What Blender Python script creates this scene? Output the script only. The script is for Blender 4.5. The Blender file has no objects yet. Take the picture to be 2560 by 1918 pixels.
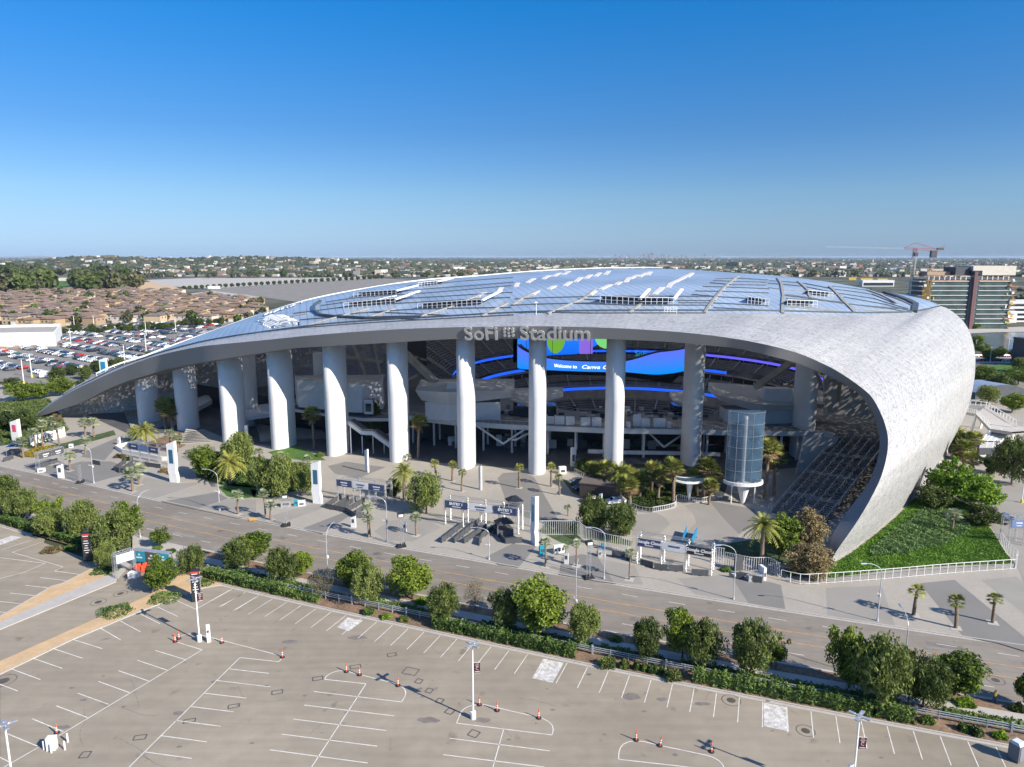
import bpy, math, random
import numpy as np
from mathutils import Vector, Matrix
random.seed(7); np.random.seed(7)
R = math.radians
SC = bpy.context.scene
COL = SC.collection

# ------------------------------------------------------------------ camera, sky, sun, exposure
F = 1776.0; PITCH = R(10.1); H = 55.0          # focal length in px of a 2560 px wide frame, tilt, flight height (m)
cam = bpy.data.cameras.new('camera'); camo = bpy.data.objects.new('camera', cam); COL.objects.link(camo)
cam.sensor_width = 36.0; cam.lens = 36.0 * F / 2560.0
cam.clip_start = 1.0; cam.clip_end = 90000.0
camo.location = (0, 0, H); camo.rotation_euler = (math.pi / 2 - PITCH, 0, 0)
SC.camera = camo
SUN_EL = R(32.5); SUN_AZ = math.atan2(0.825, -0.565)     # clockwise from +Y
w = bpy.data.worlds.new('World'); SC.world = w; w.use_nodes = True
nt = w.node_tree
bg = nt.nodes['Background']; sky = nt.nodes.new('ShaderNodeTexSky')
sky.sky_type = 'NISHITA'; sky.sun_disc = False; sky.sun_elevation = SUN_EL; sky.sun_rotation = SUN_AZ
sky.altitude = 0; sky.air_density = 1.0; sky.dust_density = 0.3; sky.ozone_density = 3.0
tc = nt.nodes.new('ShaderNodeTexCoord'); sxyz = nt.nodes.new('ShaderNodeSeparateXYZ'); nt.links.new(tc.outputs['Generated'], sxyz.inputs[0])
rmp = nt.nodes.new('ShaderNodeValToRGB'); el = rmp.color_ramp.elements      # clear-air tint of the sky by height above the horizon
el[0].position = 0.0; el[0].color = (.28, .42, .82, 1); el[1].position = 1.0; el[1].color = (.85, 1.0, 1.2, 1)
for p_, c_ in ((.04, (.32, .43, .67)), (.08, (.33, .45, .62)), (.163, (.21, .41, .63)), (.311, (.062, .47, .80)), (.5, (.42, .66, .95))):
    k_ = el.new(p_); k_.color = (*c_, 1)
nt.links.new(sxyz.outputs[2], rmp.inputs[0])
mxs = nt.nodes.new('ShaderNodeMix'); mxs.data_type = 'RGBA'; mxs.blend_type = 'MULTIPLY'; mxs.inputs[0].default_value = 1.0
nt.links.new(sky.outputs[0], mxs.inputs[6]); nt.links.new(rmp.outputs[0], mxs.inputs[7]); nt.links.new(mxs.outputs[2], bg.inputs[0]); bg.inputs[1].default_value = 0.112
sl = bpy.data.lights.new('sun', 'SUN'); so = bpy.data.objects.new('sun', sl); COL.objects.link(so)
sl.energy = 4.8; sl.angle = R(0.5); sl.color = (1.0, 0.915, 0.79)
sd = Vector((math.sin(SUN_AZ) * math.cos(SUN_EL), math.cos(SUN_AZ) * math.cos(SUN_EL), math.sin(SUN_EL)))
so.rotation_euler = sd.to_track_quat('Z', 'Y').to_euler()
vs = SC.view_settings; vs.view_transform = 'Standard'; vs.look = 'None'; vs.exposure = 0.8; vs.gamma = 1.0
cy = SC.cycles
cy.use_denoising = True; cy.max_bounces = 6; cy.diffuse_bounces = 3; cy.glossy_bounces = 3; cy.transparent_max_bounces = 8
cy.transmission_bounces = 4; cy.volume_bounces = 0; cy.use_adaptive_sampling = True; cy.adaptive_threshold = 0.02

# ------------------------------------------------------------------ where things stand: the survey of the site
cp, sp = math.cos(PITCH), math.sin(PITCH)
def ray(x, y):
    v = (y - 959.0) / F
    return ((x - 1280.0) / F, cp - v * sp, -(sp + v * cp))
def g(x, y, z=0.0):
    r = ray(x, y); t = (z - H) / r[2]; return (r[0] * t, r[1] * t)
def pt(x, y, Y):
    r = ray(x, y); t = Y / r[1]; return Vector((r[0] * t, Y, H + r[2] * t))
def zat(y, Y):
    r = ray(1280, y); return H + r[2] * Y / r[1]
def proj(X, Y, Z=0.0):
    dz = Z - H; f = Y * cp - dz * sp; u = Y * sp + dz * cp
    return 1280 + F * X / f, 959 - F * u / f
TS = 0.28973
def T1(x, y): return (x * TS, 980 + y * TS)
def T2(x, y): return (640 + x * TS, 980 + y * TS)
def T3(x, y): return (1280 + x * TS, 980 + y * TS)
def T4(x, y): return (1920 + x * TS, 980 + y * TS)
def C1(x, y): return (x * TS, 1438 + y * TS)
def C2(x, y): return (640 + x * TS, 1438 + y * TS)
def C3(x, y): return (1280 + x * TS, 1438 + y * TS)
def C4(x, y): return (1920 + x * TS, 1438 + y * TS)
def A1(x, y): return (x * TS, 600 + y * TS)
def A2(x, y): return (640 + x * TS, 600 + y * TS)
def A3(x, y): return (1280 + x * TS, 600 + y * TS)
def A4(x, y): return (1920 + x * TS, 560 + y * TS)

KERB = [(-400, 300), (-137.2, 183.5), (-104.9, 168.1), (-77.0, 153.6), (-53.9, 143), (-40.1, 136.8), (-27.4, 131.3), (-15.6, 126.6),
        (0.0, 120.5), (9.1, 116.8), (19.7, 112.6), (40.7, 105), (56.5, 99.5), (73.3, 93.8), (260, 32)]
_s = [-291.0]
for a, b in zip(KERB, KERB[1:]): _s.append(_s[-1] + math.dist(a, b))
def RS(s, off):
    """point at s metres along the far kerb and off metres from it towards the parking lot"""
    def P(q):
        for i in range(len(KERB) - 1):
            if q <= _s[i + 1] or i == len(KERB) - 2:
                t = (q - _s[i]) / (_s[i + 1] - _s[i]); a, b = KERB[i], KERB[i + 1]
                return (a[0] + (b[0] - a[0]) * t, a[1] + (b[1] - a[1]) * t)
    a, b, c = P(s - 9), P(s), P(s + 9)
    c0 = ((a[0] + b[0] + c[0]) / 3, (a[1] + b[1] + c[1]) / 3)
    dx, dy = c[0] - a[0], c[1] - a[1]; L = math.hypot(dx, dy)
    return (c0[0] + dy / L * off, c0[1] - dx / L * off)
def RD(s):
    a, b = RS(s - 3, 0), RS(s + 3, 0); return math.atan2(b[1] - a[1], b[0] - a[0])
def s_at(px, off):
    """s of the point on the line off metres from the kerb that lies below image column px"""
    lo, hi = -280.0, 380.0
    for _ in range(40):
        m = (lo + hi) / 2; p = RS(m, off)
        if p[1] > 1 and proj(p[0], p[1])[0] < px: lo = m
        else: hi = m
    return lo

# ------------------------------------------------------------------ materials
MATS = {}
def M(name, col=(.5, .5, .5), rough=.7, metal=0.0, var=0.08, scale=.6, spec=.4, bump=0.0, bscale=8.0, emit=None, es=1.0, fine=0.0, fscale=12.0, trans=0.0, alpha=1.0):
    if name in MATS: return MATS[name]
    m = bpy.data.materials.new(name); m.use_nodes = True; MATS[name] = m
    t = m.node_tree; N = t.nodes; L = t.links; b = N['Principled BSDF']
    b.inputs['Roughness'].default_value = rough; b.inputs['Metallic'].default_value = metal
    b.inputs['Specular IOR Level'].default_value = spec
    b.inputs['Base Color'].default_value = (*col, 1); m.diffuse_color = (*col, 1)
    geo = N.new('ShaderNodeNewGeometry')
    if var > 0:
        n = N.new('ShaderNodeTexNoise'); n.inputs['Scale'].default_value = scale; n.inputs['Detail'].default_value = 5
        L.new(geo.outputs['Position'], n.inputs['Vector'])
        mr = N.new('ShaderNodeMapRange'); mr.inputs[1].default_value = .3; mr.inputs[2].default_value = .7
        mr.inputs[3].default_value = 1 - var; mr.inputs[4].default_value = 1 + var
        L.new(n.outputs[0], mr.inputs[0])
        src = mr.outputs[0]
        if fine > 0:
            n2 = N.new('ShaderNodeTexNoise'); n2.inputs['Scale'].default_value = fscale; n2.inputs['Detail'].default_value = 3
            L.new(geo.outputs['Position'], n2.inputs['Vector'])
            m2 = N.new('ShaderNodeMapRange'); m2.inputs[1].default_value = .3; m2.inputs[2].default_value = .7
            m2.inputs[3].default_value = 1 - fine; m2.inputs[4].default_value = 1 + fine
            L.new(n2.outputs[0], m2.inputs[0])
            mu = N.new('ShaderNodeMath'); mu.operation = 'MULTIPLY'; L.new(src, mu.inputs[0]); L.new(m2.outputs[0], mu.inputs[1]); src = mu.outputs[0]
        vm = N.new('ShaderNodeVectorMath'); vm.operation = 'SCALE'; vm.inputs[0].default_value = col
        L.new(src, vm.inputs['Scale']); L.new(vm.outputs[0], b.inputs['Base Color'])
    if bump > 0:
        n3 = N.new('ShaderNodeTexNoise'); n3.inputs['Scale'].default_value = bscale; L.new(geo.outputs['Position'], n3.inputs['Vector'])
        bp = N.new('ShaderNodeBump'); bp.inputs['Strength'].default_value = bump; bp.inputs['Distance'].default_value = .1
        L.new(n3.outputs[0], bp.inputs['Height']); L.new(bp.outputs[0], b.inputs['Normal'])
    if emit:
        b.inputs['Emission Color'].default_value = (*emit, 1); b.inputs['Emission Strength'].default_value = es
    if trans > 0: b.inputs['Transmission Weight'].default_value = trans
    if alpha < 1: b.inputs['Alpha'].default_value = alpha
    return m
def leafmat(name, c1, c2, clump=.7, thin=0.25):
    m = bpy.data.materials.new(name); m.use_nodes = True; MATS[name] = m
    t = m.node_tree; N = t.nodes; L = t.links; b = N['Principled BSDF']; out = N['Material Output']
    b.inputs['Roughness'].default_value = .6; b.inputs['Specular IOR Level'].default_value = .25
    geo = N.new('ShaderNodeNewGeometry'); n = N.new('ShaderNodeTexNoise'); n.inputs['Scale'].default_value = clump; n.inputs['Detail'].default_value = 3
    L.new(geo.outputs['Position'], n.inputs['Vector'])
    n2 = N.new('ShaderNodeTexNoise'); n2.inputs['Scale'].default_value = clump * 7; L.new(geo.outputs['Position'], n2.inputs['Vector'])
    ad = N.new('ShaderNodeMath'); ad.operation = 'ADD'; L.new(n.outputs[0], ad.inputs[0])
    s2 = N.new('ShaderNodeMath'); s2.operation = 'MULTIPLY_ADD'; s2.inputs[1].default_value = .5; s2.inputs[2].default_value = -.25; L.new(n2.outputs[0], s2.inputs[0]); L.new(s2.outputs[0], ad.inputs[1])
    oi = N.new('ShaderNodeObjectInfo'); s3 = N.new('ShaderNodeMath'); s3.operation = 'MULTIPLY_ADD'; s3.inputs[1].default_value = .24; s3.inputs[2].default_value = -.12
    L.new(oi.outputs['Random'], s3.inputs[0]); a2 = N.new('ShaderNodeMath'); L.new(ad.outputs[0], a2.inputs[0]); L.new(s3.outputs[0], a2.inputs[1])
    cr = N.new('ShaderNodeValToRGB'); cr.color_ramp.elements[0].position = .34; cr.color_ramp.elements[1].position = .66
    cr.color_ramp.elements[0].color = (*c1, 1); cr.color_ramp.elements[1].color = (*c2, 1)
    L.new(a2.outputs[0], cr.inputs[0]); L.new(cr.outputs[0], b.inputs['Base Color'])
    tr = N.new('ShaderNodeBsdfTranslucent'); L.new(cr.outputs[0], tr.inputs[0])
    mx = N.new('ShaderNodeMixShader'); mx.inputs[0].default_value = thin
    L.new(b.outputs[0], mx.inputs[1]); L.new(tr.outputs[0], mx.inputs[2]); L.new(mx.outputs[0], out.inputs[0])
    m.diffuse_color = (*c2, 1)
    return m

# ------------------------------------------------------------------ mesh building
class MB:
    def __init__(s): s.v = []; s.f = []; s.m = []; s.mats = []
    def mi(s, mat):
        if mat not in s.mats: s.mats.append(mat)
        return s.mats.index(mat)
    def add(s, vs, fs, mat):
        o = len(s.v); s.v += [tuple(p) for p in vs]; k = s.mi(mat)
        for f in fs: s.f.append([o + i for i in f]); s.m.append(k)
    def box(s, c, d, mat, rz=0.0, top=None):
        """box of size d centred on c in plan and standing on c.z; top scales the upper face"""
        x, y, z = d[0] / 2, d[1] / 2, d[2]; tx, ty = (top if top else (1, 1))
        P = [(-x, -y, 0), (x, -y, 0), (x, y, 0), (-x, y, 0), (-x * tx, -y * ty, z), (x * tx, -y * ty, z), (x * tx, y * ty, z), (-x * tx, y * ty, z)]
        ca, sa = math.cos(rz), math.sin(rz)
        s.add([(c[0] + p[0] * ca - p[1] * sa, c[1] + p[0] * sa + p[1] * ca, c[2] + p[2]) for p in P],
              [(0, 3, 2, 1), (4, 5, 6, 7), (0, 1, 5, 4), (1, 2, 6, 5), (2, 3, 7, 6), (3, 0, 4, 7)], mat); return s
    def cyl(s, a, b, r0, r1, mat, n=8, caps=True):
        a, b = Vector(a), Vector(b); d = (b - a)
        if d.length < 1e-6: return s
        d.normalize(); u = d.orthogonal().normalized(); w_ = d.cross(u)
        P = []
        for c, r in ((a, r0), (b, r1)):
            for i in range(n):
                t = 2 * math.pi * i / n; P.append(c + (u * math.cos(t) + w_ * math.sin(t)) * r)
        fs = [(i, (i + 1) % n, n + (i + 1) % n, n + i) for i in range(n)]
        if caps: fs += [tuple(range(n - 1, -1, -1)), tuple(range(n, 2 * n))]
        s.add(P, fs, mat); return s
    def bar(s, a, b, w_, mat, h=None):
        a, b = Vector(a), Vector(b); d = b - a
        if d.length < 1e-6: return s
        d.normalize(); u = d.cross(Vector((0, 0, 1)))
        u = u.normalized() if u.length > 1e-4 else Vector((1, 0, 0)); v = u.cross(d).normalized(); h = h or w_
        P = [c + u * (i * w_ / 2) + v * (j * h / 2) for c in (a, b) for i, j in ((-1, -1), (1, -1), (1, 1), (-1, 1))]
        s.add(P, [(0, 1, 2, 3), (7, 6, 5, 4), (0, 4, 5, 1), (1, 5, 6, 2), (2, 6, 7, 3), (3, 7, 4, 0)], mat); return s
    def prism(s, poly, z0, z1, mat, side=None):
        n = len(poly); A = sum(poly[i][0] * poly[(i + 1) % n][1] - poly[(i + 1) % n][0] * poly[i][1] for i in range(n))
        if A < 0: poly = poly[::-1]
        s.add([(p[0], p[1], z1) for p in poly], [tuple(range(n))], mat)
        P = [(p[0], p[1], z0) for p in poly] + [(p[0], p[1], z1 - .001 if side else z1) for p in poly]
        s.add(P, [(i, (i + 1) % n, n + (i + 1) % n, n + i) for i in range(n)], side or mat); return s
    def sheet(s, poly, z, mat):
        n = len(poly); A = sum(poly[i][0] * poly[(i + 1) % n][1] - poly[(i + 1) % n][0] * poly[i][1] for i in range(n))
        if A < 0: poly = poly[::-1]
        s.add([(p[0], p[1], z) for p in poly], [tuple(range(n))], mat); return s
    def line(s, a, b, w_, z, mat):
        dx, dy = b[0] - a[0], b[1] - a[1]; L = math.hypot(dx, dy) or 1; nx, ny = -dy / L * w_ / 2, dx / L * w_ / 2
        return s.sheet([(a[0] - nx, a[1] - ny), (b[0] - nx, b[1] - ny), (b[0] + nx, b[1] + ny), (a[0] + nx, a[1] + ny)], z, mat)
    def build(s, name, parent=None, smooth=False, loc=None):
        me = bpy.data.meshes.new(name); me.from_pydata(s.v, [], s.f)
        for m in s.mats: me.materials.append(m)
        me.polygons.foreach_set('material_index', s.m)
        if smooth: me.polygons.foreach_set('use_smooth', [True] * len(me.polygons))
        me.update(); o = bpy.data.objects.new(name, me); COL.objects.link(o)
        if parent: o.parent = parent
        if loc is not None: o.location = loc
        return o
def tag(o, label=None, cat=None, group=None, kind=None):
    if label: o['label'] = label
    if cat: o['category'] = cat
    if group: o['group'] = group
    if kind: o['kind'] = kind
    return o
def struct(o): o['kind'] = 'structure'; return o
def empty(name, loc=(0, 0, 0), rz=0.0, **k):
    o = bpy.data.objects.new(name, None); COL.objects.link(o); o.location = loc; o.rotation_euler = (0, 0, rz)
    o.empty_display_size = .5; return tag(o, **k)
def copy_tree(o, parent=None):
    c = o.copy(); COL.objects.link(c); c.parent = parent
    for ch in KIDS.get(o.name, ()): copy_tree(ch, c)
    return c
KIDS = {}
def reg(root, *ch): KIDS[root.name] = list(ch); return root
PROTO_USED = set()
def place(root, loc, rz=0.0, sc=(1, 1, 1), label=None, group=None):
    """the first call places the thing itself, later ones a copy with copies of its parts"""
    if root.name in PROTO_USED: o = copy_tree(root)
    else: o = root; PROTO_USED.add(root.name)
    o.location = loc; o.rotation_euler = (0, 0, rz); o.scale = sc
    if label: o['label'] = label
    if group: o['group'] = group
    return o
def fast_mesh(name, V, nper, mat, smooth=False):
    """V: (faces*nper, 3) vertices, each run of nper is one face"""
    nf = len(V) // nper; me = bpy.data.meshes.new(name)
    me.vertices.add(len(V)); me.vertices.foreach_set('co', V.astype(np.float32).ravel())
    me.loops.add(len(V)); me.loops.foreach_set('vertex_index', np.arange(len(V), dtype=np.int32))
    me.polygons.add(nf); me.polygons.foreach_set('loop_start', np.arange(0, len(V), nper, dtype=np.int32))
    me.polygons.foreach_set('loop_total', np.full(nf, nper, dtype=np.int32))
    for m in (mat if isinstance(mat, list) else [mat]): me.materials.append(m)
    me.update(calc_edges=True); return me
def text_mesh(name, s, size, mat, depth=.05, parent=None, shear=0.0, mtx=None, spacing=1.0, bold=0.0):
    cu = bpy.data.curves.new(name, 'FONT'); cu.body = s; cu.size = size; cu.extrude = depth; cu.align_x = 'CENTER'; cu.align_y = 'CENTER'
    cu.shear = shear; cu.space_character = spacing; cu.offset = bold; cu.resolution_u = 3
    o = bpy.data.objects.new('tmp', cu); COL.objects.link(o); bpy.context.view_layer.update()
    me = bpy.data.meshes.new_from_object(o.evaluated_get(bpy.context.evaluated_depsgraph_get()))
    bpy.data.objects.remove(o); me.name = name; me.materials.clear(); me.materials.append(mat)
    o = bpy.data.objects.new(name, me); COL.objects.link(o)
    if parent: o.parent = parent
    if mtx is not None: o.matrix_local = mtx
    return o
def face_mtx(p, heading, tilt=0.0):
    """stands a text drawn in the XY plane upright at p, reading along heading (radians)"""
    return Matrix.Translation(p) @ Matrix.Rotation(heading, 4, 'Z') @ Matrix.Rotation(math.pi / 2 - tilt, 4, 'X')
def catmull(P, n):
    """n points along a Catmull-Rom curve through the vectors in P"""
    out = []; k = len(P) - 1
    for i in range(n):
        u = i / (n - 1) * k; j = min(int(u), k - 1); t = u - j
        p0, p1, p2, p3 = P[max(j - 1, 0)], P[j], P[j + 1], P[min(j + 2, k)]
        out.append(.5 * ((2 * p1) + (p2 - p0) * t + (2 * p0 - 5 * p1 + 4 * p2 - p3) * t * t + (3 * p1 - p0 - 3 * p2 + p3) * t ** 3))
    return out
ORD = 'first second third fourth fifth sixth seventh eighth ninth tenth eleventh twelfth thirteenth fourteenth fifteenth sixteenth seventeenth eighteenth nineteenth twentieth'.split()
def ordn(i):
    if i < 20: return ORD[i]
    tens = {2: 'twenty', 3: 'thirty', 4: 'forty', 5: 'fifty', 6: 'sixty', 7: 'seventy', 8: 'eighty', 9: 'ninety'}
    a, b = divmod(i + 1, 10)
    if i + 1 >= 100: return 'hundred and ' + ordn(i - 100)
    return (tens[a] + '-' + ORD[b - 1]) if b else tens[a][:-1] + 'ieth'

white = M('white_paint', (.78, .78, .76), .5, var=.05); offw = M('off_white_panel', (.68, .68, .67), .5, var=.06)
steel = M('galvanised_steel', (.5, .52, .54), .4, .6, var=.06); alu = M('truss_aluminium', (.62, .63, .65), .35, .7, var=.05)
dark = M('black_plastic', (.025, .027, .03), .5, var=.1); dgrey = M('dark_grey_panel', (.075, .08, .09), .6, var=.12)
navy = M('navy_banner', (.045, .07, .15), .6, var=.05); teal = M('teal_banner', (.02, .28, .38), .5, var=.05)
glass_dk = M('dark_glass', (.02, .035, .05), .08, var=.05, spec=.7)
# ------------------------------------------------------------------ ground, roads, lots, plaza
def ground_mat(name, c1, c2, c3, sc=.02, sc2=.25, rough=.9):
    m = bpy.data.materials.new(name); m.use_nodes = True; t = m.node_tree; N = t.nodes; L = t.links; b = N['Principled BSDF']
    b.inputs['Roughness'].default_value = rough; b.inputs['Specular IOR Level'].default_value = .2
    geo = N.new('ShaderNodeNewGeometry'); n = N.new('ShaderNodeTexNoise'); n.inputs['Scale'].default_value = sc; n.inputs['Detail'].default_value = 8; n.inputs['Roughness'].default_value = .65
    L.new(geo.outputs['Position'], n.inputs[0]); cr = N.new('ShaderNodeValToRGB'); e = cr.color_ramp.elements
    e[0].position = .4; e[0].color = (*c1, 1); e[1].position = .62; e[1].color = (*c2, 1); k = e.new(.52); k.color = (*c3, 1)
    n2 = N.new('ShaderNodeTexNoise'); n2.inputs['Scale'].default_value = sc2; n2.inputs['Detail'].default_value = 6; L.new(geo.outputs['Position'], n2.inputs[0])
    mr = N.new('ShaderNodeMapRange'); mr.inputs[1].default_value = .3; mr.inputs[2].default_value = .7; mr.inputs[3].default_value = .85; mr.inputs[4].default_value = 1.15; L.new(n2.outputs[0], mr.inputs[0])
    vm = N.new('ShaderNodeVectorMath'); vm.operation = 'SCALE'; L.new(n.outputs[0], cr.inputs[0]); L.new(cr.outputs[0], vm.inputs[0]); L.new(mr.outputs[0], vm.inputs['Scale']); L.new(vm.outputs[0], b.inputs['Base Color'])
    return m
def asphalt_mat(name, col, crack=.0, patch=.14, stains=.3):
    m = bpy.data.materials.new(name); m.use_nodes = True; t = m.node_tree; N = t.nodes; L = t.links; b = N['Principled BSDF']
    b.inputs['Roughness'].default_value = .88; b.inputs['Specular IOR Level'].default_value = .2
    geo = N.new('ShaderNodeNewGeometry')
    def noise(sc, det=5, off=0):
        n = N.new('ShaderNodeTexNoise'); n.inputs['Scale'].default_value = sc; n.inputs['Detail'].default_value = det
        L.new(geo.outputs['Position'], n.inputs[0]); return n.outputs[0]
    def mapr(src, a, b_, c, d):
        r = N.new('ShaderNodeMapRange'); r.inputs[1].default_value = a; r.inputs[2].default_value = b_; r.inputs[3].default_value = c; r.inputs[4].default_value = d; L.new(src, r.inputs[0]); return r.outputs[0]
    def mul(a, b_):
        r = N.new('ShaderNodeMath'); r.operation = 'MULTIPLY'; L.new(a, r.inputs[0]); L.new(b_, r.inputs[1]); return r.outputs[0]
    big = mapr(noise(.05), .3, .7, 1 - patch, 1 + patch); mid = mapr(noise(.5, 6), .3, .7, .94, 1.06); fine = mapr(noise(9, 2), .3, .7, .92, 1.08)
    st = mapr(noise(.33, 2), .66, .74, 1.0, 1 - stains)
    # tyre tracks: noise stretched along x
    mp = N.new('ShaderNodeMapping'); mp.inputs['Scale'].default_value = (.06, .9, 1); mp.inputs['Rotation'].default_value = (0, 0, .37); L.new(geo.outputs['Position'], mp.inputs[0])
    n = N.new('ShaderNodeTexNoise'); n.inputs['Scale'].default_value = 1; L.new(mp.outputs[0], n.inputs[0]); tr = mapr(n.outputs[0], .35, .65, .95, 1.05)
    src = mul(mul(mul(mul(big, mid), fine), st), tr)
    vm = N.new('ShaderNodeVectorMath'); vm.operation = 'SCALE'; vm.inputs[0].default_value = col; L.new(src, vm.inputs['Scale']); L.new(vm.outputs[0], b.inputs['Base Color'])
    return m
m_ground = ground_mat('city_ground', (.045, .06, .03), (.17, .155, .125), (.10, .10, .075), .012, .15)
m_lot = asphalt_mat('lot_asphalt', (.28, .243, .19)); m_road = asphalt_mat('road_asphalt', (.215, .192, .163), stains=.35)
m_lot2 = asphalt_mat('far_lot_asphalt', (.22, .205, .185)); m_conc = M('pale_concrete', (.40, .375, .34), .85, var=.06, fine=.05, fscale=2)
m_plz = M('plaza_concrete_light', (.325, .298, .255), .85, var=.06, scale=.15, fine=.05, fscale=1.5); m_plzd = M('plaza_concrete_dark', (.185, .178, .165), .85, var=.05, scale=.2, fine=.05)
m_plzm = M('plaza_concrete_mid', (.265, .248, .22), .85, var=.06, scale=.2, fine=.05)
m_soil = M('brown_mulch', (.19, .125, .08), .95, var=.25, scale=.5, fine=.3, fscale=4); m_dg = M('tan_gravel_path', (.50, .35, .20), .95, var=.1, scale=.4, fine=.08, fscale=3)
m_paintw = M('white_road_paint', (.62, .6, .55), .7, var=.18, scale=1.2); m_painty = M('yellow_road_paint', (.55, .30, .08), .7, var=.2, scale=1.0)
m_tar = M('tar_seal', (.10, .09, .085), .7, var=.1); m_iron = M('manhole_iron', (.09, .075, .06), .6, var=.2)
m_seam = M('road_seam', (.165, .15, .135), .85, var=.15); m_rpatch = M('road_patch', (.24, .22, .195), .9, var=.1); m_crack = M('crack_sealant', (.19, .17, .15), .8, var=.25, scale=2); m_grass = M('lawn_green', (.06, .13, .02), .9, var=.25, scale=.4, fine=.3, fscale=3); m_gcov = M('ground_cover_green', (.055, .085, .03), .9, var=.4, scale=.5, fine=.4, fscale=2.5)
m_water = M('lake_water', (.03, .06, .09), .12, var=.1, scale=.05, spec=.6, bump=.3, bscale=.6)

b = MB(); cx_, cy_, hs_ = 45.0, 261.0, 62.0      # the ground opens round the sunken seating bowl
for q in ([(-60000, -400), (60000, -400), (60000, cy_ - hs_), (-60000, cy_ - hs_)], [(-60000, cy_ + hs_), (60000, cy_ + hs_), (60000, 60000), (-60000, 60000)], [(-60000, cy_ - hs_), (cx_ - hs_, cy_ - hs_), (cx_ - hs_, cy_ + hs_), (-60000, cy_ + hs_)], [(cx_ + hs_, cy_ - hs_), (60000, cy_ - hs_), (60000, cy_ + hs_), (cx_ + hs_, cy_ + hs_)]): b.sheet(q, -.3, m_ground)
for i in range(48):
    t0, t1 = 2 * math.pi * i / 48, 2 * math.pi * (i + 1) / 48; k0, k1 = hs_ / max(abs(math.cos(t0)), abs(math.sin(t0))), hs_ / max(abs(math.cos(t1)), abs(math.sin(t1)))
    b.sheet([(cx_ + 58 * math.cos(t0), cy_ + 58 * math.sin(t0)), (cx_ + k0 * math.cos(t0), cy_ + k0 * math.sin(t0)), (cx_ + k1 * math.cos(t1), cy_ + k1 * math.sin(t1)), (cx_ + 58 * math.cos(t1), cy_ + 58 * math.sin(t1))], -.3, m_ground)
struct(b.build('ground'))
S = list(range(-290, 380, 6))
def strip(o0, o1, z, mat, name, s0=-285, s1=378, step=6):
    b = MB(); ss = [s0 + i * (s1 - s0) / max(1, round((s1 - s0) / step)) for i in range(max(1, round((s1 - s0) / step)) + 1)]
    P = [RS(s, o0) for s in ss] + [RS(s, o1) for s in ss]; n = len(ss)
    b.add([(p[0], p[1], z) for p in P], [(i, n + i, n + i + 1, i + 1) for i in range(n - 1)], mat)
    return b, P, n
b, _, _ = strip(0, 16.0, 0, m_road, 'r'); struct(b.build('road'))
# kerb edges: real steps of 0.12 m with a pale gutter
def kerb(off, side, name, s0=-285, s1=378):
    b = MB()
    ss = [s0 + i * 5 for i in range(int((s1 - s0) / 5) + 1)]
    for a, c in zip(ss, ss[1:]):
        o1 = off + side * .22
        P = [RS(a, off), RS(c, off), RS(c, o1), RS(a, o1)]
        b.prism(P, -.05, .135, m_conc)
        P = [RS(a, off - side * .45), RS(c, off - side * .45), RS(c, off - side * .01), RS(a, off - side * .01)]
        b.sheet(P, .008, m_conc)
    return struct(b.build(name))
kerb(0, -1, 'plaza_kerb'); kerb(16.0, 1, 'verge_kerb', s0=s_at(500, 16), s1=378); kerb(25.4, -1, 'parking_kerb', s0=s_at(545, 25.4))
kerb(16.0, 1, 'verge_kerb', s0=-285, s1=s_at(310, 16)); kerb(25.4, -1, 'parking_kerb', s0=-285, s1=s_at(112, 25.4))
# plaza: one raised sheet from the kerb back under the stadium
kl = [RS(s, -.2) for s in range(-290, 379, 6)]
b = MB(); b.sheet(kl + [(320, 90), (250, 250), (150, 345)] + [(45 + 59 * math.cos(R(a)), 261 + 59 * math.sin(R(a))) for a in range(40, -221, -10)] + [(-60, 350), (-200, 300), (-330, 330)], .12, m_plz); struct(b.build('plaza_pavement'))
# car-park surfaces
sA = s_at(545, 25.4); sB = s_at(112, 25.4)
b = MB(); lot = [RS(s, 25.4) for s in [sA + i * (378 - sA) / 40 for i in range(41)]]
b.sheet(lot + [(120, -60), (-90, -60), g(0, 1900), g(0, 1686), g(180, 1600), g(351, 1529), g(466, 1486), g(505, 1471)], 0, m_lot)
b.sheet([g(0, 1543), g(130, 1467), g(156, 1460), g(246, 1415)] + [g(245, 1408), g(110, 1357)] + [RS(s, 25.4) for s in [sB, sB - 20, sB - 50, sB - 90]] + [g(-500, 1800)], 0, m_lot)
struct(b.build('parking_lot'))
b = MB()   # access road between the two tan strips, joining the street
b.sheet([g(0, 1574), g(290, 1455), g(330, 1400), RS(s_at(330, 16), 16.0), RS(s_at(470, 16), 16.0), g(452, 1425), g(435, 1452), g(371, 1490), g(261, 1539), g(0, 1655), g(-300, 1790), g(-300, 1700)], .004, m_lot)
struct(b.build('access_road'))
b = MB(); b.sheet([g(-300, 1680), g(0, 1557), g(150, 1490), g(267, 1441), g(300, 1405), g(345, 1385), g(330, 1410), g(290, 1455), g(0, 1574), g(-300, 1700)], .12, m_conc)
b.sheet([RS(s_at(335, 16), 16.3), RS(s_at(480, 16), 16.3), g(470, 1395), g(440, 1420), g(330, 1405)], .1, m_conc); struct(b.build('sidewalk'))
b = MB(); b.sheet([g(-300, 1660), g(0, 1543), g(130, 1467), g(156, 1460), g(246, 1415), g(267, 1441), g(150, 1490), g(0, 1557), g(-300, 1680)], .115, m_dg)
b.sheet([g(-300, 1790), g(0, 1655), g(261, 1539), g(371, 1490), g(435, 1452), g(452, 1430), g(520, 1445), g(555, 1463), g(510, 1470), g(466, 1486), g(351, 1529), g(180, 1600), g(0, 1686), g(-300, 1830)], .115, m_dg)
struct(b.build('gravel_path'))
b = MB()
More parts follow.
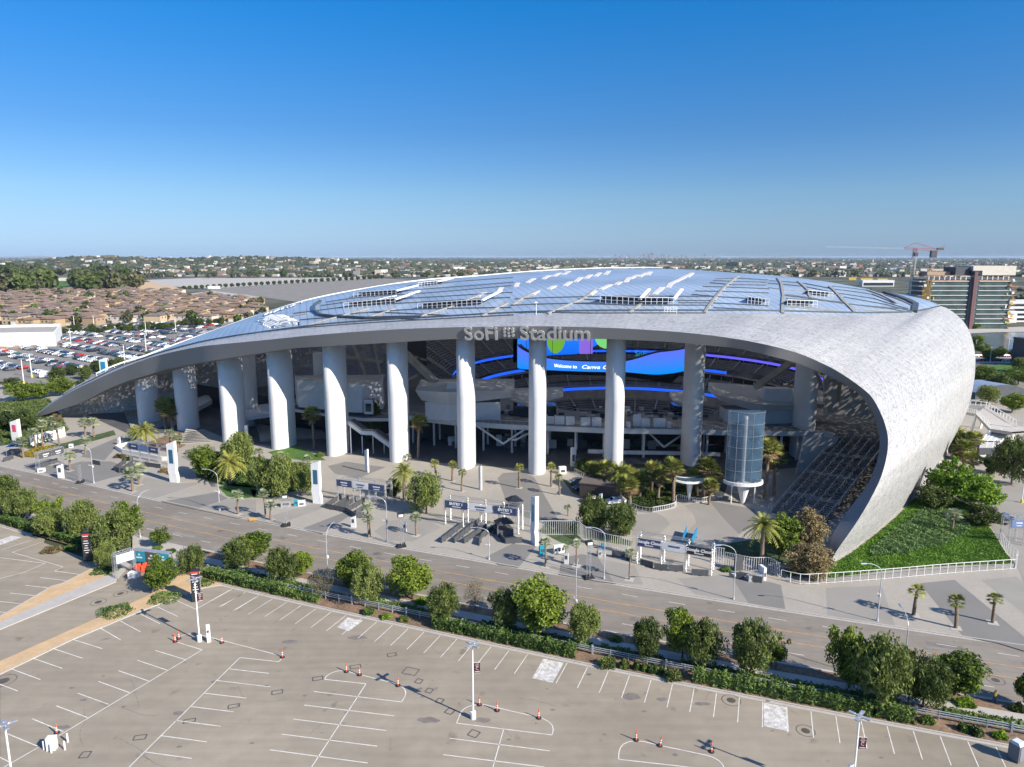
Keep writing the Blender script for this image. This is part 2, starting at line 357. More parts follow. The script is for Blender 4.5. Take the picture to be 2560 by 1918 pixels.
for P in ([g(-300, 1660), g(0, 1543), g(130, 1467), g(156, 1460), g(246, 1415)], [g(-300, 1830), g(0, 1686), g(180, 1600), g(351, 1529), g(466, 1486), g(510, 1470), g(555, 1463)], [g(-300, 1700), g(0, 1574), g(290, 1455)],):
    for a, c in zip(P, P[1:]): b.bar((*a, .06), (*c, .06), .28, m_conc, .15)
struct(b.build('kerb_edging'))
# verge between street and lot
b = MB()
def sgrid(o0, o1, z, mat, s0, s1, step=5):
    n = max(1, int((s1 - s0) / step)); ss = [s0 + i * (s1 - s0) / n for i in range(n + 1)]
    for a, c in zip(ss, ss[1:]): b.sheet([RS(a, o0), RS(a, o1), RS(c, o1), RS(c, o0)], z, mat)
for s0, s1 in ((-285, sB + 8), (s_at(490, 20), 378)): sgrid(16.22, 25.2, .12, m_soil, s0, s1)
struct(b.build('planting_soil'))
b = MB()
for s0, s1 in ((-285, sB + 12), (s_at(500, 20), 378)): sgrid(18.3, 20.2, .135, m_conc, s0, s1)
struct(b.build('footpath'))
# verge markings on the street
b = MB()
for o_, mt in ((6.5, m_painty), (9.7, m_painty)):
    s = -280
    while s < 370:
        b.line(RS(s, o_), RS(s + 4, o_), .12, .012, mt); b.line(RS(s, o_ + (.3 if o_ < 8 else -.3)), RS(s + 2.6, o_ + (.3 if o_ < 8 else -.3)), .1, .012, mt) if int(s / 4) % 3 == 0 else None
        s += 4
for o_ in (3.3, 12.8):
    s = -280 + (2 if o_ > 5 else 0)
    while s < 370: b.line(RS(s, o_), RS(s + 2.6, o_), .11, .012, m_paintw); s += 7.6
for o_ in (1.9, 5.0, 8.1, 11.3, 14.6):
    s = -280
    while s < 370: b.line(RS(s, o_ + .05 * math.sin(s)), RS(s + 5, o_ + .05 * math.sin(s + 5)), .07, .0065, m_seam); s += 5
random.seed(17)
for _ in range(26):
    s, o_ = random.uniform(-120, 260), random.uniform(1, 14); L_ = random.uniform(1.5, 6); P_ = [RS(s, o_), RS(s + L_, o_), RS(s + L_, o_ + random.uniform(.6, 1.8)), RS(s, o_ + 1.2)]; b.sheet(P_, .0055 + _ * .0001, m_seam if _ % 3 else m_rpatch)
struct(b.build('road_markings'))
# parking bays
b = MB()
k = 0
s = 185.0 - 2.75 * 28
while s < 330:
    b.line(RS(s, 26.0), RS(s, 31.1), .11, .012, m_paintw); s += 2.75
ss = [sA + i * 4 for i in range(int((370 - sA) / 4))]
LL = []
def PL(f, *pts):
    P = [g(*f(*p)) for p in pts]
    for a, c in zip(P, P[1:]): b.line(a, c, .12, .012, m_paintw)
PL(C1, (1530, 580), (1745, 645), (510, 1385)); PL(C1, (330, 1487), (100, 1620), (-200, 1790))
for a, c in (((1600, 730), (1340, 650)), ((1445, 822), (1185, 735)), ((1285, 915), (1022, 825)), ((1118, 1015), (850, 918)), ((935, 1115), (672, 1020)), ((755, 1230), (485, 1128)), ((545, 1350), (277, 1240)), ((320, 1475), (65, 1370)), ((95, 1620), (-150, 1500)),
             ((1765, 1020), (2125, 1062)), ((1650, 1135), (2015, 1180)), ((1520, 1255), (1905, 1305)), ((1395, 1387), (1785, 1440)), ((1255, 1527), (1655, 1582)), ((1980, 810), (2320, 848)), ((1875, 910), (2335, 965)),
             ((1515, 215), (1690, 295)), ((1360, 275), (1535, 358)), ((1210, 335), (1380, 420)), ((1040, 397), (1212, 490)), ((870, 460), (1042, 560)), ((635, 557), (882, 635)), ((460, 635), (713, 718)), ((285, 718), (537, 805)), ((105, 812), (348, 902)), ((-100, 905), (152, 1000)),
             ((345, 22), (575, 48)), ((220, 88), (460, 115)), ((85, 155), (325, 180)), ((-60, 222), (190, 248)), ((-80, 308), (60, 325)), ((1980, 130), (1690, 295)), ((2100, 160), (1890, 275)), ((2209, 190), (2015, 305)), ((2325, 220), (2140, 338))): PL(C1, a, c)
PL(C1, (2070, 712), (1115, 1657), (1000, 1780)); PL(C1, (2070, 712), (2409, 748)); PL(C1, (1560, 525), (1620, 508), (1690, 508), (1790, 530), (2209, 640), (2360, 680), (2420, 700), (2430, 718), (2409, 748))
PL(T1, (20, 1360), (270, 1280)); PL(T1, (350, 1300), (105, 1385), (545, 1510), (470, 1545), (700, 1577)); PL(T1, (-60, 1450), (0, 1430), (390, 1480)); PL(T1, (0, 1610), (200, 1560), (390, 1480))
PL(C2, (590, 900), (610, 870), (650, 845), (700, 828), (750, 825), (800, 835), (1000, 885), (1180, 930), (1250, 952), (1282, 985), (1293, 1015), (1285, 1050), (1255, 1095), (500, 1005)); PL(C2, (590, 900), (950, 938), (480, 1657), (400, 1780))
for a, c in (((415, 1122), (1190, 1215)), ((322, 1243), (1125, 1342)), ((222, 1373), (1048, 1477)), ((120, 1508), (965, 1622)), ((2409 - 2209 + 1672 - 200, 1408), (2534, 1517)), ((1615, 1550), (2489, 1657))): PL(C2, a, c)
PL(C2, (1730, 1278), (1770, 1180), (1795, 1155), (1830, 1135), (1880, 1122), (1960, 1115), (2209, 1175), (2409, 1220), (2479, 1240), (2530, 1268), (2558, 1300), (2565, 1335), (2554, 1380), (2209, 1337), (1730, 1278)); PL(C2, (2137, 1328), (2045, 1657), (2010, 1780))
PL(C3, (920, 1590), (922, 1530), (935, 1490), (960, 1460), (1000, 1440), (1050, 1432), (1130, 1435), (1300, 1475), (1680, 1555), (1740, 1575), (1790, 1605), (1820, 1640), (1840, 1700)); PL(C3, (920, 1590), (1460, 1650), (1840, 1700))
# worn white bay fills
m_wear = M('worn_white_paint', (.50, .48, .45), .8, var=.35, scale=1.6, fine=.2, fscale=5)
for f, q in ((C2, ((790, 365), (925, 392), (800, 485), (700, 450))), (C3, ((270, 722), (448, 757), (350, 930), (172, 888))), (C3, ((2170, 1100), (2375, 1140), (2392, 1350), (2175, 1305))), (T1, ((-120, 1320), (100, 1240), (190, 1255), (-100, 1360)))):
    b.sheet([g(*f(*p)) for p in q], .009, m_wear)
struct(b.build('parking_bay_lines'))
b = MB()
random.seed(23)
for _ in range(34):      # sealed cracks wandering over the lot
    x, y = g(random.uniform(-100, 2600), random.uniform(1560, 1900)); a = random.choice((-.36, 1.21, .2, 2.2)) + random.uniform(-.2, .2)
    for q in range(random.randint(2, 7)):
        nx_, ny_ = x + 1.1 * math.cos(a), y + 1.1 * math.sin(a); b.line((x, y), (nx_, ny_), .06, .0079, m_crack); x, y = nx_, ny_; a += random.uniform(-.35, .35)
def outline(f, c, w_, h_, ang=.3):
    x, y = g(*f(*c)); ca, sa = math.cos(ang), math.sin(ang)
    P = [(x + i * w_ * ca - j * h_ * sa, y + i * w_ * sa + j * h_ * ca) for i, j in ((-.5, -.5), (.5, -.5), (.5, .5), (-.5, .5))]
    for a, c_ in zip(P, P[1:] + P[:1]): b.line(a, c_, .16, .010, m_tar)
for f, c, w_, h_, an in ((C1, (2018, 1130), 1.3, .7, .3), (C1, (1635, 1257), 1.3, .7, .3), (C1, (1208, 1400), 1.3, .8, .2), (C1, (735, 1550), .95, 1.0, .1), (C2, (183, 1010), 1.3, .8, .3), (C2, (533, 892), 1.3, .8, .3), (C2, (858, 790), 1.4, .8, .3),
                         (C2, (1172, 687), 1.2, .8, .3), (C2, (1335, 830), 1.9, 1.5, -.35), (C2, (1405, 915), .8, .9, -.4), (C2, (1495, 997), .8, .9, -.4), (C2, (1585, 1085), .8, .9, -.4), (C2, (1672, 1175), .9, 1.0, -.5), (C2, (1880, 1368), 1.1, 1.1, -.5)):
    outline(f, c, w_, h_, an)
x, y = g(*C2(1335, 830)); 
for f, c, r in ((C1, (848, 233), .55), (C1, (1040, 160), .5), (C3, (1892, 1080), .55), (C4, (325, 1343), .5), (C4, (1965, 907), .5), (C1, (30, 912), .7)):
    x, y = g(*f(*c)); b.sheet([(x + r * math.cos(t * .5236), y + r * math.sin(t * .5236)) for t in range(12)], .013, m_iron)
    q = [(x + 2.1 * r * math.cos(t * .2618), y + 2.1 * r * math.sin(t * .2618)) for t in range(24)]
    for a, c_ in zip(q, q[1:] + q[:1]): b.line(a, c_, .1, .011, m_tar)
random.seed(3)
m_stain = M('oil_stain', (.175, .155, .14), .8, var=.2, scale=1)
for _ in range(46):
    x, y = g(random.uniform(0, 2500), random.uniform(1600, 1900)); r = random.uniform(.08, .28); a = random.uniform(0, 3)
    b.sheet([(x + r * random.uniform(.7, 1.2) * math.cos(t * .785) * 1.6, y + r * random.uniform(.6, 1.2) * math.sin(t * .785)) for t in range(8)], .0095, m_stain)
for f, c, rx, ry in ((C2, (1950, 1250), 1.3, .5), (C2, (1480, 1250), 1.5, .6), (C2, (880, 540), 1.5, .6), (C3, (1290, 1070), .8, .4), (C3, (1640, 1110), 1.2, .35), (C1, (545, 1310), .9, .35), (C1, (1540, 1190), .7, .5), (C2, (290, 575), 1.4, .5), (C3, (1030, 1050), 1.4, .8)):
    x, y = g(*f(*c)); b.sheet([(x + rx * random.uniform(.7, 1.15) * math.cos(t * .4488), y + ry * random.uniform(.7, 1.15) * math.sin(t * .4488)) for t in range(14)], .0088, m_stain)
struct(b.build('asphalt_patches'))
# plaza paving wedges
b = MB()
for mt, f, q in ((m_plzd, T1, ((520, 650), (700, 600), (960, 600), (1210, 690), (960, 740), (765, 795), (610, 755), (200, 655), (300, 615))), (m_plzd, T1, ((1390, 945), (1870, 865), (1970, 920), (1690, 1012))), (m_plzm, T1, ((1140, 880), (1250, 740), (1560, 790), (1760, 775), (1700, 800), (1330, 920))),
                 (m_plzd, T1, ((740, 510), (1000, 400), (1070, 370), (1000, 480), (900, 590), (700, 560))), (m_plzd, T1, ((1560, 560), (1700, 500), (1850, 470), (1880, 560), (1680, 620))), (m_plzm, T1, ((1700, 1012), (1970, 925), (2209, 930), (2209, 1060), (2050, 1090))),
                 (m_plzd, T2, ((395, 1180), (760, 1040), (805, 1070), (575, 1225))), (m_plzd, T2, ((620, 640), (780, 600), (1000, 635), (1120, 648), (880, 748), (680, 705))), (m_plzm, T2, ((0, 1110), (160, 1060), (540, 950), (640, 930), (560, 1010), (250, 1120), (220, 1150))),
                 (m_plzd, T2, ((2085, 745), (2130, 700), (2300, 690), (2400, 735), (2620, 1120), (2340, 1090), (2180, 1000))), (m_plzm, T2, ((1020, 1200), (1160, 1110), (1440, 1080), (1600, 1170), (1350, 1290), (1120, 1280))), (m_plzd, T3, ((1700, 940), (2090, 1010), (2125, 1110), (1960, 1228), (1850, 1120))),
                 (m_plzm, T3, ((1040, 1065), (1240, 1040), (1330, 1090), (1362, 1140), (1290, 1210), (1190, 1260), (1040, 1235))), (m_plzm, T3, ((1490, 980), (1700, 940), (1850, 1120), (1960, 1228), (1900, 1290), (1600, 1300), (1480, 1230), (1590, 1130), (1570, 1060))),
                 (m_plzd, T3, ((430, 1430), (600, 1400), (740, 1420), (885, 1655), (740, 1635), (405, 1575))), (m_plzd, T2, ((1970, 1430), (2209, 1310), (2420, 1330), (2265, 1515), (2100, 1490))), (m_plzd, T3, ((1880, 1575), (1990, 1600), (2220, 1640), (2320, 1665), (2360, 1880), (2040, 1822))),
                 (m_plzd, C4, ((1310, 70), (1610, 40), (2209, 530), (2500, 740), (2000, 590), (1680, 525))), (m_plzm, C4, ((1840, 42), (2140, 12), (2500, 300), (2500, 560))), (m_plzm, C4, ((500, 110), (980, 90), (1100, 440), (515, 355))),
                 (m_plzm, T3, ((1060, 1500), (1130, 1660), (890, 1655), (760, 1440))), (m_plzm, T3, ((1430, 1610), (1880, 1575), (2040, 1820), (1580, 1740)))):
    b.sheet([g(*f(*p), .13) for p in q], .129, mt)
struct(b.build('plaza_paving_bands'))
b = MB(); b.sheet([g(330, 1090), g(400, 1085), (-100, 224), (-84, 208), (-67, 201), (-48.5, 194.5), (-30, 188.5), (-10, 183), (10, 179), (30, 176), (52, 174.5), (78, 182), (100, 182), (104, 215)] + [(45 + 59.2 * math.cos(R(a)), 261 + 59.2 * math.sin(R(a))) for a in range(-30, -191, -10)] + [(-60, 290), (-130, 270), (-150, 245)], .1335, M('shade_darkened_paving', (.085, .088, .095), .7, var=.12, scale=.15)); b.sheet([g(*T3(*p), .14) for p in ((560, 700), (700, 790), (900, 900), (1000, 975), (1100, 1020), (1210, 1035), (1400, 992), (1430, 925), (1610, 935), (1830, 890), (1890, 700), (1500, 640), (1060, 620), (800, 620))], .137, M('pit_darkened_soil', (.05, .055, .045), .9, var=.35, scale=.3)); struct(b.build('court_floor'))  # paving coloured dark for shade under the shell, flat court patch for pit depth
# ramps / tactile plates
b = MB(); b.sheet([g(*T1(*p)) for p in ((2140, 1095), (2209, 1090), (2230, 1110), (2150, 1120))], .131, M('yellow_tactile', (.6, .33, .05), .8)); struct(b.build('tactile_paving'))
# lawns and beds on the plaza side
b = MB()
for f, q, mt in ((T2, ((100, 520), (330, 460), (560, 560), (600, 590), (400, 590), (180, 560)), m_grass), (T1, ((1880, 820), (1990, 790), (2209, 810), (2209, 905), (2060, 925), (1960, 900)), m_grass), (T2, ((-50, 840), (60, 850), (250, 890), (130, 910), (-20, 915)), m_grass),
                 (T1, ((1680, 640), (2209, 560), (2700, 640), (2780, 800), (2450, 880), (2209, 830), (1900, 800), (1700, 740)), m_gcov), (T1, ((1180, 470), (1560, 330), (1600, 460), (1480, 520), (1220, 490)), m_soil),
                 (T1, ((140, 560), (300, 480), (560, 440), (980, 330), (1000, 370), (600, 480), (400, 540)), m_gcov), (T1, ((-400, 540), (-60, 130), (430, 60), (520, 250), (600, 320), (300, 480), (100, 450)), m_gcov),
                 (T3, ((430, 750), (560, 780), (900, 950), (980, 1000), (700, 960), (520, 870)), m_gcov), (T3, ((300, 1125), (400, 1105), (1040, 1290), (1030, 1330), (600, 1260), (480, 1330), (230, 1200)), m_gcov), (T3, ((1780, 1320), (2300, 1240), (2800, 1500), (2209, 1470), (1820, 1400)), m_gcov)):
    b.sheet([g(*f(*p), .13) for p in q], .134, mt)
struct(b.build('planting_beds'))
lawn = [T4(*p) for p in ((515, 1508), (660, 1430), (800, 1330), (980, 1190), (1130, 1060), (1260, 920), (1500, 880), (1800, 1000), (1900, 1150), (1980, 1270), (2050, 1390), (2120, 1480), (1550, 1500), (1000, 1545), (560, 1600), (200, 1590), (120, 1540), (400, 1480))]
b = MB(); b.sheet([g(*p, .13) for p in lawn], .138, m_grass); struct(b.build('lawn'))
# streets, lots and open land further off
b = MB()
b.sheet([g(0, 955), g(-300, 930), g(-300, 812), g(0, 812), g(136, 824), g(330, 800), g(640, 790), g(900, 800), g(700, 900), g(300, 950), g(180, 965)], .13, m_lot2)
b.sheet([g(520, 722), g(640, 711), g(930, 695), g(1031, 700), g(1200, 712), g(1100, 760), g(779, 760), g(640, 741), g(530, 729)], -.02, m_lot2); struct(b.build('far_parking_lot'))
b = MB(); b.sheet([g(365, 700), g(520, 694), g(900, 690), g(930, 695), g(520, 722), g(400, 714)], -.01, m_conc); b.sheet([g(290, 713), g(400, 702), g(450, 722), g(330, 735)], -.05, m_dg); b.sheet([g(470, 735), g(530, 727), g(650, 742), g(650, 749), g(520, 742)], -.005, m_conc); struct(b.build('bare_land'))
b = MB(); b.sheet([g(2700, 828), g(2700, 875), g(2520, 888), g(2440, 872), g(2380, 850), g(2400, 836), g(2480, 832)], -.01, m_water); struct(b.build('lake'))
b = MB(); b.sheet([g(2400, 822), g(2700, 812), g(2700, 827), g(2480, 831), g(2400, 835)], -.01, m_conc); b.sheet([g(2430, 890), g(2800, 884), g(2800, 912), g(2430, 908)], -.01, m_conc)
b.sheet([g(2560, 1010), g(2480, 960), g(2430, 940), g(2430, 930), g(2500, 940), g(2700, 1000), g(2700, 1040)], .0, m_lot2); b.sheet([g(*T4(*p)) for p in ((1800, 780), (2100, 770), (2209, 750), (2700, 1500), (2209, 1657), (2140, 1480), (1990, 1270), (1850, 1030), (1740, 860))], .14, m_plzm); struct(b.build('side_road'))
b = MB(); b.sheet([g(2440, 918), g(2560, 905), g(2600, 925), g(2480, 938)], 0, m_grass); b.sheet([g(140, 700), g(172, 690), g(188, 712), g(140, 722)], 0, m_grass); struct(b.build('far_lawn'))
# ------------------------------------------------------------------ the stadium
stad = empty('stadium', (20, 240, 0), label='huge stadium with a swooping white metal shell, tall pale columns and open seating bowl', cat='stadium')
SO = Vector((20, 240, 0))
EDGE = [(-178, 247), (-166, 241), (-150, 236.5), (-126, 226.5), (-108, 218), (-88, 204), (-70, 196), (-52, 188.8), (-33, 182.6), (-14, 177), (6, 171.6), (15, 169), (26, 166), (39, 162.2), (50, 159), (62, 156.3), (75, 154.5), (92, 154)]
def onedge(px, y, back=0.0):
    """where the ray through a surveyed point meets the plan line of the arch"""
    r = ray(px, y)
    for a, c in zip(EDGE, EDGE[1:]):
        a = (a[0], a[1] + back); c = (c[0], c[1] + back)
        dx, dy = c[0] - a[0], c[1] - a[1]; den = r[0] * dy - r[1] * dx
        if abs(den) < 1e-9: continue
        t = (a[0] * dy - a[1] * dx) / den; u = (a[0] * r[1] - a[1] * r[0]) / den
        if -.001 <= u <= 1.001: return Vector((r[0] * t, r[1] * t, H + r[2] * t))
    return pt(px, y, EDGE[0][1])
L_PX = [(88, 1043), (191, 1011), (261, 977), (313, 955), (368, 938), (414, 924), (469, 913), (524, 903), (640, 885), (727, 872), (799, 867), (959, 858), (1132, 848), (1280, 847), (1400, 847), (1520, 848), (1671, 855), (1772, 864), (1845, 872)]
L_R = [(1920, 889, 156.3), (1992, 908, 156), (2050, 931, 155.5), (2100, 954, 154), (2137, 977, 152), (2166, 1006, 149), (2187, 1041, 145.5), (2198, 1080, 141.8), (2200, 1120, 138.2), (2193, 1158, 135), (2181, 1189, 132), (2166, 1220, 129.6), (2137, 1258, 127), (2108, 1296, 125), (2082, 1335, 123), (2072, 1375, 121.6), (2068, 1416, 120.6)]
U_PX = [(98, 1032), (160, 989), (232, 953), (290, 927), (348, 904), (406, 886), (492, 868), (560, 860), (640, 852.5), (785, 838), (930, 827), (1075, 820), (1280, 816), (1425, 817), (1570, 822), (1715, 832), (1830, 846)]
U_R = [(1920, 863, 155.6), (1998, 884, 155.4), (2065, 913, 154.6), (2108, 937, 153.4), (2152, 968, 151), (2181, 995, 148.8), (2205, 1040, 144.8), (2218, 1081, 140.9), (2220, 1114, 137.4), (2215, 1150, 134), (2204, 1189, 130.6), (2189, 1223, 128), (2169, 1261, 125.6), (2146, 1299, 123.8), (2123, 1333, 122.4), (2094, 1374, 121.2), (2069, 1417, 120.5)]
L_R = [(x, y, Y + (0, 0, 0, .3, .9, 1.6, 2.2, 2.6, 2.8, 2.8, 2.6, 2.4, 2.1, 1.8, 1.4, .8, 0)[i]) for i, (x, y, Y) in enumerate(L_R)]
Lc = [onedge(*p) for p in L_PX] + [pt(*p) for p in L_R]
Uc = [onedge(p[0], p[1], -.7) for p in U_PX] + [pt(*p) for p in U_R]
Lc[0].z = 0; Lc[-1].z = 0; Uc[-1].z = 0
def arc(P):
    s = [0.0]
    for a, c in zip(P, P[1:]): s.append(s[-1] + (c - a).length)
    return s
def resample(P, n):
    D = catmull(P, 900); s = arc(D); T = s[-1]; out = []; j = 0
    for i in range(n):
        q = T * i / (n - 1)
        while j < len(s) - 2 and s[j + 1] < q: j += 1
        t = (q - s[j]) / max(1e-9, s[j + 1] - s[j]); out.append(D[j].lerp(D[j + 1], max(0, min(1, t))))
    return out
NS = 220
Lr = resample(Lc, NS); Ur = resample(Uc, NS)
# outer shell: second boundary (roof border, limb, ground line), matched one to one with U
B_PX = [(98, 1031, 242), (160, 987, 243), (232, 950, 243), (290, 922, 240), (348, 901, 237), (406, 882, 232), (492, 860, 224), (560, 848, 218), (640, 837, 212), (785, 819, 206.5), (930, 808, 202), (1075, 800, 197), (1280, 789, 190), (1440, 785, 187), (1590, 784, 186), (1761, 784, 186.5), (1920, 784, 190),
        (2060, 786.5, 197), (2180, 787, 206), (2290, 781, 221), (2352, 766, 234), (2398, 793, 232), (2424, 830, 228), (2437, 880, 222), (2438, 925, 217), (2433, 966, 212), (2422, 1015, 205), (2403, 1060, 195.5), (2369, 1122, 182), (2335, 1172, 171), (2290, 1234, 159.5), (2225, 1300, 0), (2160, 1354, 0), (2069, 1417, 0)]
Oc = [pt(*p) if p[2] else Vector((*g(p[0], p[1]), 0)) for p in B_PX]; Oc[-1] = Uc[-1].copy()
assert len(Oc) == len(Uc), (len(Oc), len(Uc))
NSH, NT = 200, 22
Us = catmull(Uc, NSH); Os = catmull(Oc, NSH)
bulge = [0.0] * 10 + [.0, .0, .008, .01, .01, .012, .015, .015, .018, .022, .03, .05, .07, .09, .11, .12, .13, .13, .12, .11, .095, .08, .05, .0]
m_shell = bpy.data.materials.new('shell_panels'); m_shell.use_nodes = True
def panels(m, c1, c2, line, sc, metal=.35, rough=.42, uvs=(1, 1), rot=0.0, streak=True, mort=.022):
    m.use_nodes = True; t = m.node_tree; N = t.nodes; L = t.links; b = N['Principled BSDF']; b.inputs['Metallic'].default_value = metal; b.inputs['Roughness'].default_value = rough
    uv = N.new('ShaderNodeUVMap'); mp = N.new('ShaderNodeMapping'); mp.inputs['Scale'].default_value = (*uvs, 1); mp.inputs['Rotation'].default_value = (0, 0, rot); L.new(uv.outputs[0], mp.inputs[0])
    br = N.new('ShaderNodeTexBrick'); br.inputs['Scale'].default_value = sc; br.inputs['Color1'].default_value = (*c1, 1); br.inputs['Color2'].default_value = (*c2, 1); br.inputs['Mortar'].default_value = (*line, 1)
    br.inputs['Mortar Size'].default_value = mort; br.inputs['Mortar Smooth'].default_value = .3; br.inputs['Brick Width'].default_value = .62; br.inputs['Row Height'].default_value = .45; br.offset = .5; br.inputs['Bias'].default_value = .0
    L.new(mp.outputs[0], br.inputs[0])
    src = br.outputs[0]
    if streak:
        m2 = N.new('ShaderNodeMapping'); m2.inputs['Scale'].default_value = (.12, .012, 1); m2.inputs['Rotation'].default_value = (0, 0, .5); L.new(uv.outputs[0], m2.inputs[0])
        n = N.new('ShaderNodeTexNoise'); n.inputs['Scale'].default_value = 1; n.inputs['Detail'].default_value = 5; L.new(m2.outputs[0], n.inputs[0])
        n2 = N.new('ShaderNodeTexNoise'); n2.inputs['Scale'].default_value = .45; n2.inputs['Detail'].default_value = 4; L.new(uv.outputs[0], n2.inputs[0])
        a = N.new('ShaderNodeMapRange'); a.inputs[1].default_value = .35; a.inputs[2].default_value = .65; a.inputs[3].default_value = .89; a.inputs[4].default_value = 1.05; L.new(n.outputs[0], a.inputs[0])
        a2 = N.new('ShaderNodeMapRange'); a2.inputs[1].default_value = .3; a2.inputs[2].default_value = .7; a2.inputs[3].default_value = .96; a2.inputs[4].default_value = 1.04; L.new(n2.outputs[0], a2.inputs[0])
        mu = N.new('ShaderNodeMath'); mu.operation = 'MULTIPLY'; L.new(a.outputs[0], mu.inputs[0]); L.new(a2.outputs[0], mu.inputs[1])
        m4 = N.new('ShaderNodeMapping'); m4.inputs['Scale'].default_value = (.052, .16, 1); m4.inputs['Rotation'].default_value = (0, 0, .62); L.new(uv.outputs[0], m4.inputs[0])
        b4 = N.new('ShaderNodeTexBrick'); b4.inputs['Scale'].default_value = 1; b4.inputs['Color1'].default_value = (1, 1, 1, 1); b4.inputs['Color2'].default_value = (.93, .93, .93, 1); b4.inputs['Mortar'].default_value = (.78, .78, .78, 1); b4.inputs['Mortar Size'].default_value = .03; b4.inputs['Brick Width'].default_value = .9; b4.inputs['Row Height'].default_value = .62; b4.inputs['Mortar Smooth'].default_value = .6; L.new(m4.outputs[0], b4.inputs[0])
        v4 = N.new('ShaderNodeVectorMath'); v4.operation = 'MULTIPLY'; L.new(src, v4.inputs[0]); L.new(b4.outputs[0], v4.inputs[1]); src = v4.outputs[0]
        vm = N.new('ShaderNodeVectorMath'); vm.operation = 'SCALE'; L.new(src, vm.inputs[0]); L.new(mu.outputs[0], vm.inputs['Scale']); src = vm.outputs[0]
    L.new(src, b.inputs['Base Color']); b.inputs['Base Color'].default_value = (*c1, 1)
    m.diffuse_color = (*c1, 1); return m
panels(m_shell, (.475, .47, .458), (.435, .432, .422), (.27, .27, .27), 1.0, metal=.1, rough=.5, uvs=(.30, .36), rot=.6)
t = m_shell.node_tree; N = t.nodes; L = t.links     # perforated panels let some sun through
uvp = N.new('ShaderNodeUVMap'); mpp = N.new('ShaderNodeMapping'); mpp.inputs['Scale'].default_value = (1.25, 1.6, 1); mpp.inputs['Rotation'].default_value = (0, 0, .6); L.new(uvp.outputs[0], mpp.inputs[0])
vp = N.new('ShaderNodeTexVoronoi'); vp.inputs['Scale'].default_value = 1.0; L.new(mpp.outputs[0], vp.inputs['Vector']); sp_ = N.new('ShaderNodeSeparateColor'); L.new(vp.outputs['Color'], sp_.inputs[0])
mrp = N.new('ShaderNodeMapRange'); mrp.inputs[1].default_value = .72; mrp.inputs[2].default_value = .90; mrp.inputs[3].default_value = .0; mrp.inputs[4].default_value = .23; L.new(sp_.outputs[0], mrp.inputs[0])
trp = N.new('ShaderNodeBsdfTransparent'); mxp = N.new('ShaderNodeMixShader'); L.new(mrp.outputs[0], mxp.inputs[0]); L.new(N['Principled BSDF'].outputs[0], mxp.inputs[1]); L.new(trp.outputs[0], mxp.inputs[2]); L.new(mxp.outputs[0], N['Material Output'].inputs[0])
m_fascia = panels(bpy.data.materials.new('fascia_panels'), (.50, .495, .48), (.45, .445, .43), (.24, .24, .24), 1.0, metal=.3, rough=.5, uvs=(.26, .0008), rot=.0, mort=.045, streak=False)
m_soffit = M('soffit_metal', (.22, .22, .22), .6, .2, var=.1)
def grid_mesh(name, rows, mat, uv=True, parent=stad, smooth=True, flip=False):
    """rows: list of equally long lists of vectors (world); uv in metres"""
    nr, nc = len(rows), len(rows[0]); V = [tuple(p - SO) if parent else tuple(p) for r in rows for p in r]
    Fc = [(i * nc + j, (i + 1) * nc + j, (i + 1) * nc + j + 1, i * nc + j + 1) for i in range(nr - 1) for j in range(nc - 1)]
    if flip: Fc = [f[::-1] for f in Fc]
    me = bpy.data.meshes.new(name); me.from_pydata(V, [], Fc); me.materials.append(mat)
    if smooth: me.polygons.foreach_set('use_smooth', [True] * len(Fc))
    if uv:
        mid = len(rows) and [r[nc // 2] for r in rows]; su = arc(mid) if nr > 1 else [0]
        ul = me.uv_layers.new(name='UVMap'); sv = [arc(r) for r in rows]
        uvv = [(su[i], sv[i][j]) for i in range(nr) for j in range(nc)]
        lv = np.empty(len(me.loops), dtype=np.int32); me.loops.foreach_get('vertex_index', lv)
        ul.data.foreach_set('uv', np.array(uvv, dtype=np.float32)[lv].ravel())
    me.update(); o = bpy.data.objects.new(name, me); COL.objects.link(o)
    if parent: o.parent = parent
    return o
rows = []
for i in range(NSH):
    u = i / (NSH - 1) * (len(bulge) - 1); j = min(int(u), len(bulge) - 2); bu = bulge[j] + (bulge[j + 1] - bulge[j]) * (u - j)
    a, c = Us[i], Os[i]; ch = c - a; Lh = ch.length
    n = (Vector((0, 0, H)) - a.lerp(c, .5)).normalized()
    ctrl = a.lerp(c, .5) + n * Lh * bu * 2
    rows.append([a * (1 - t) ** 2 + ctrl * 2 * t * (1 - t) + c * t * t for t in [k / (NT - 1) for k in range(NT)]])
shell = grid_mesh('outer_shell', rows, m_shell)
SHROWS = rows
# fascia band and the soffit that turns in under the shell
Uf = catmull(Uc, NS); 
Lm = []
for p in Ur: Lm.append(p)
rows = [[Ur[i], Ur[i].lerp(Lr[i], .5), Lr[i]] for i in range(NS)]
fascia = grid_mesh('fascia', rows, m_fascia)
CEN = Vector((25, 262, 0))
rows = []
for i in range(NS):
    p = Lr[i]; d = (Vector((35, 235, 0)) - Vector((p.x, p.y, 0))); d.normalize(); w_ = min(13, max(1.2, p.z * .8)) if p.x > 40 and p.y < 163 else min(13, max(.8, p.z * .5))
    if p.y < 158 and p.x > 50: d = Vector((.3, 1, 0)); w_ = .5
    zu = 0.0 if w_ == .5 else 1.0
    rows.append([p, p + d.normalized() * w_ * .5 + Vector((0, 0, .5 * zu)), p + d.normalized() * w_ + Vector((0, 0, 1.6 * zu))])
grid_mesh('soffit', rows, m_soffit)
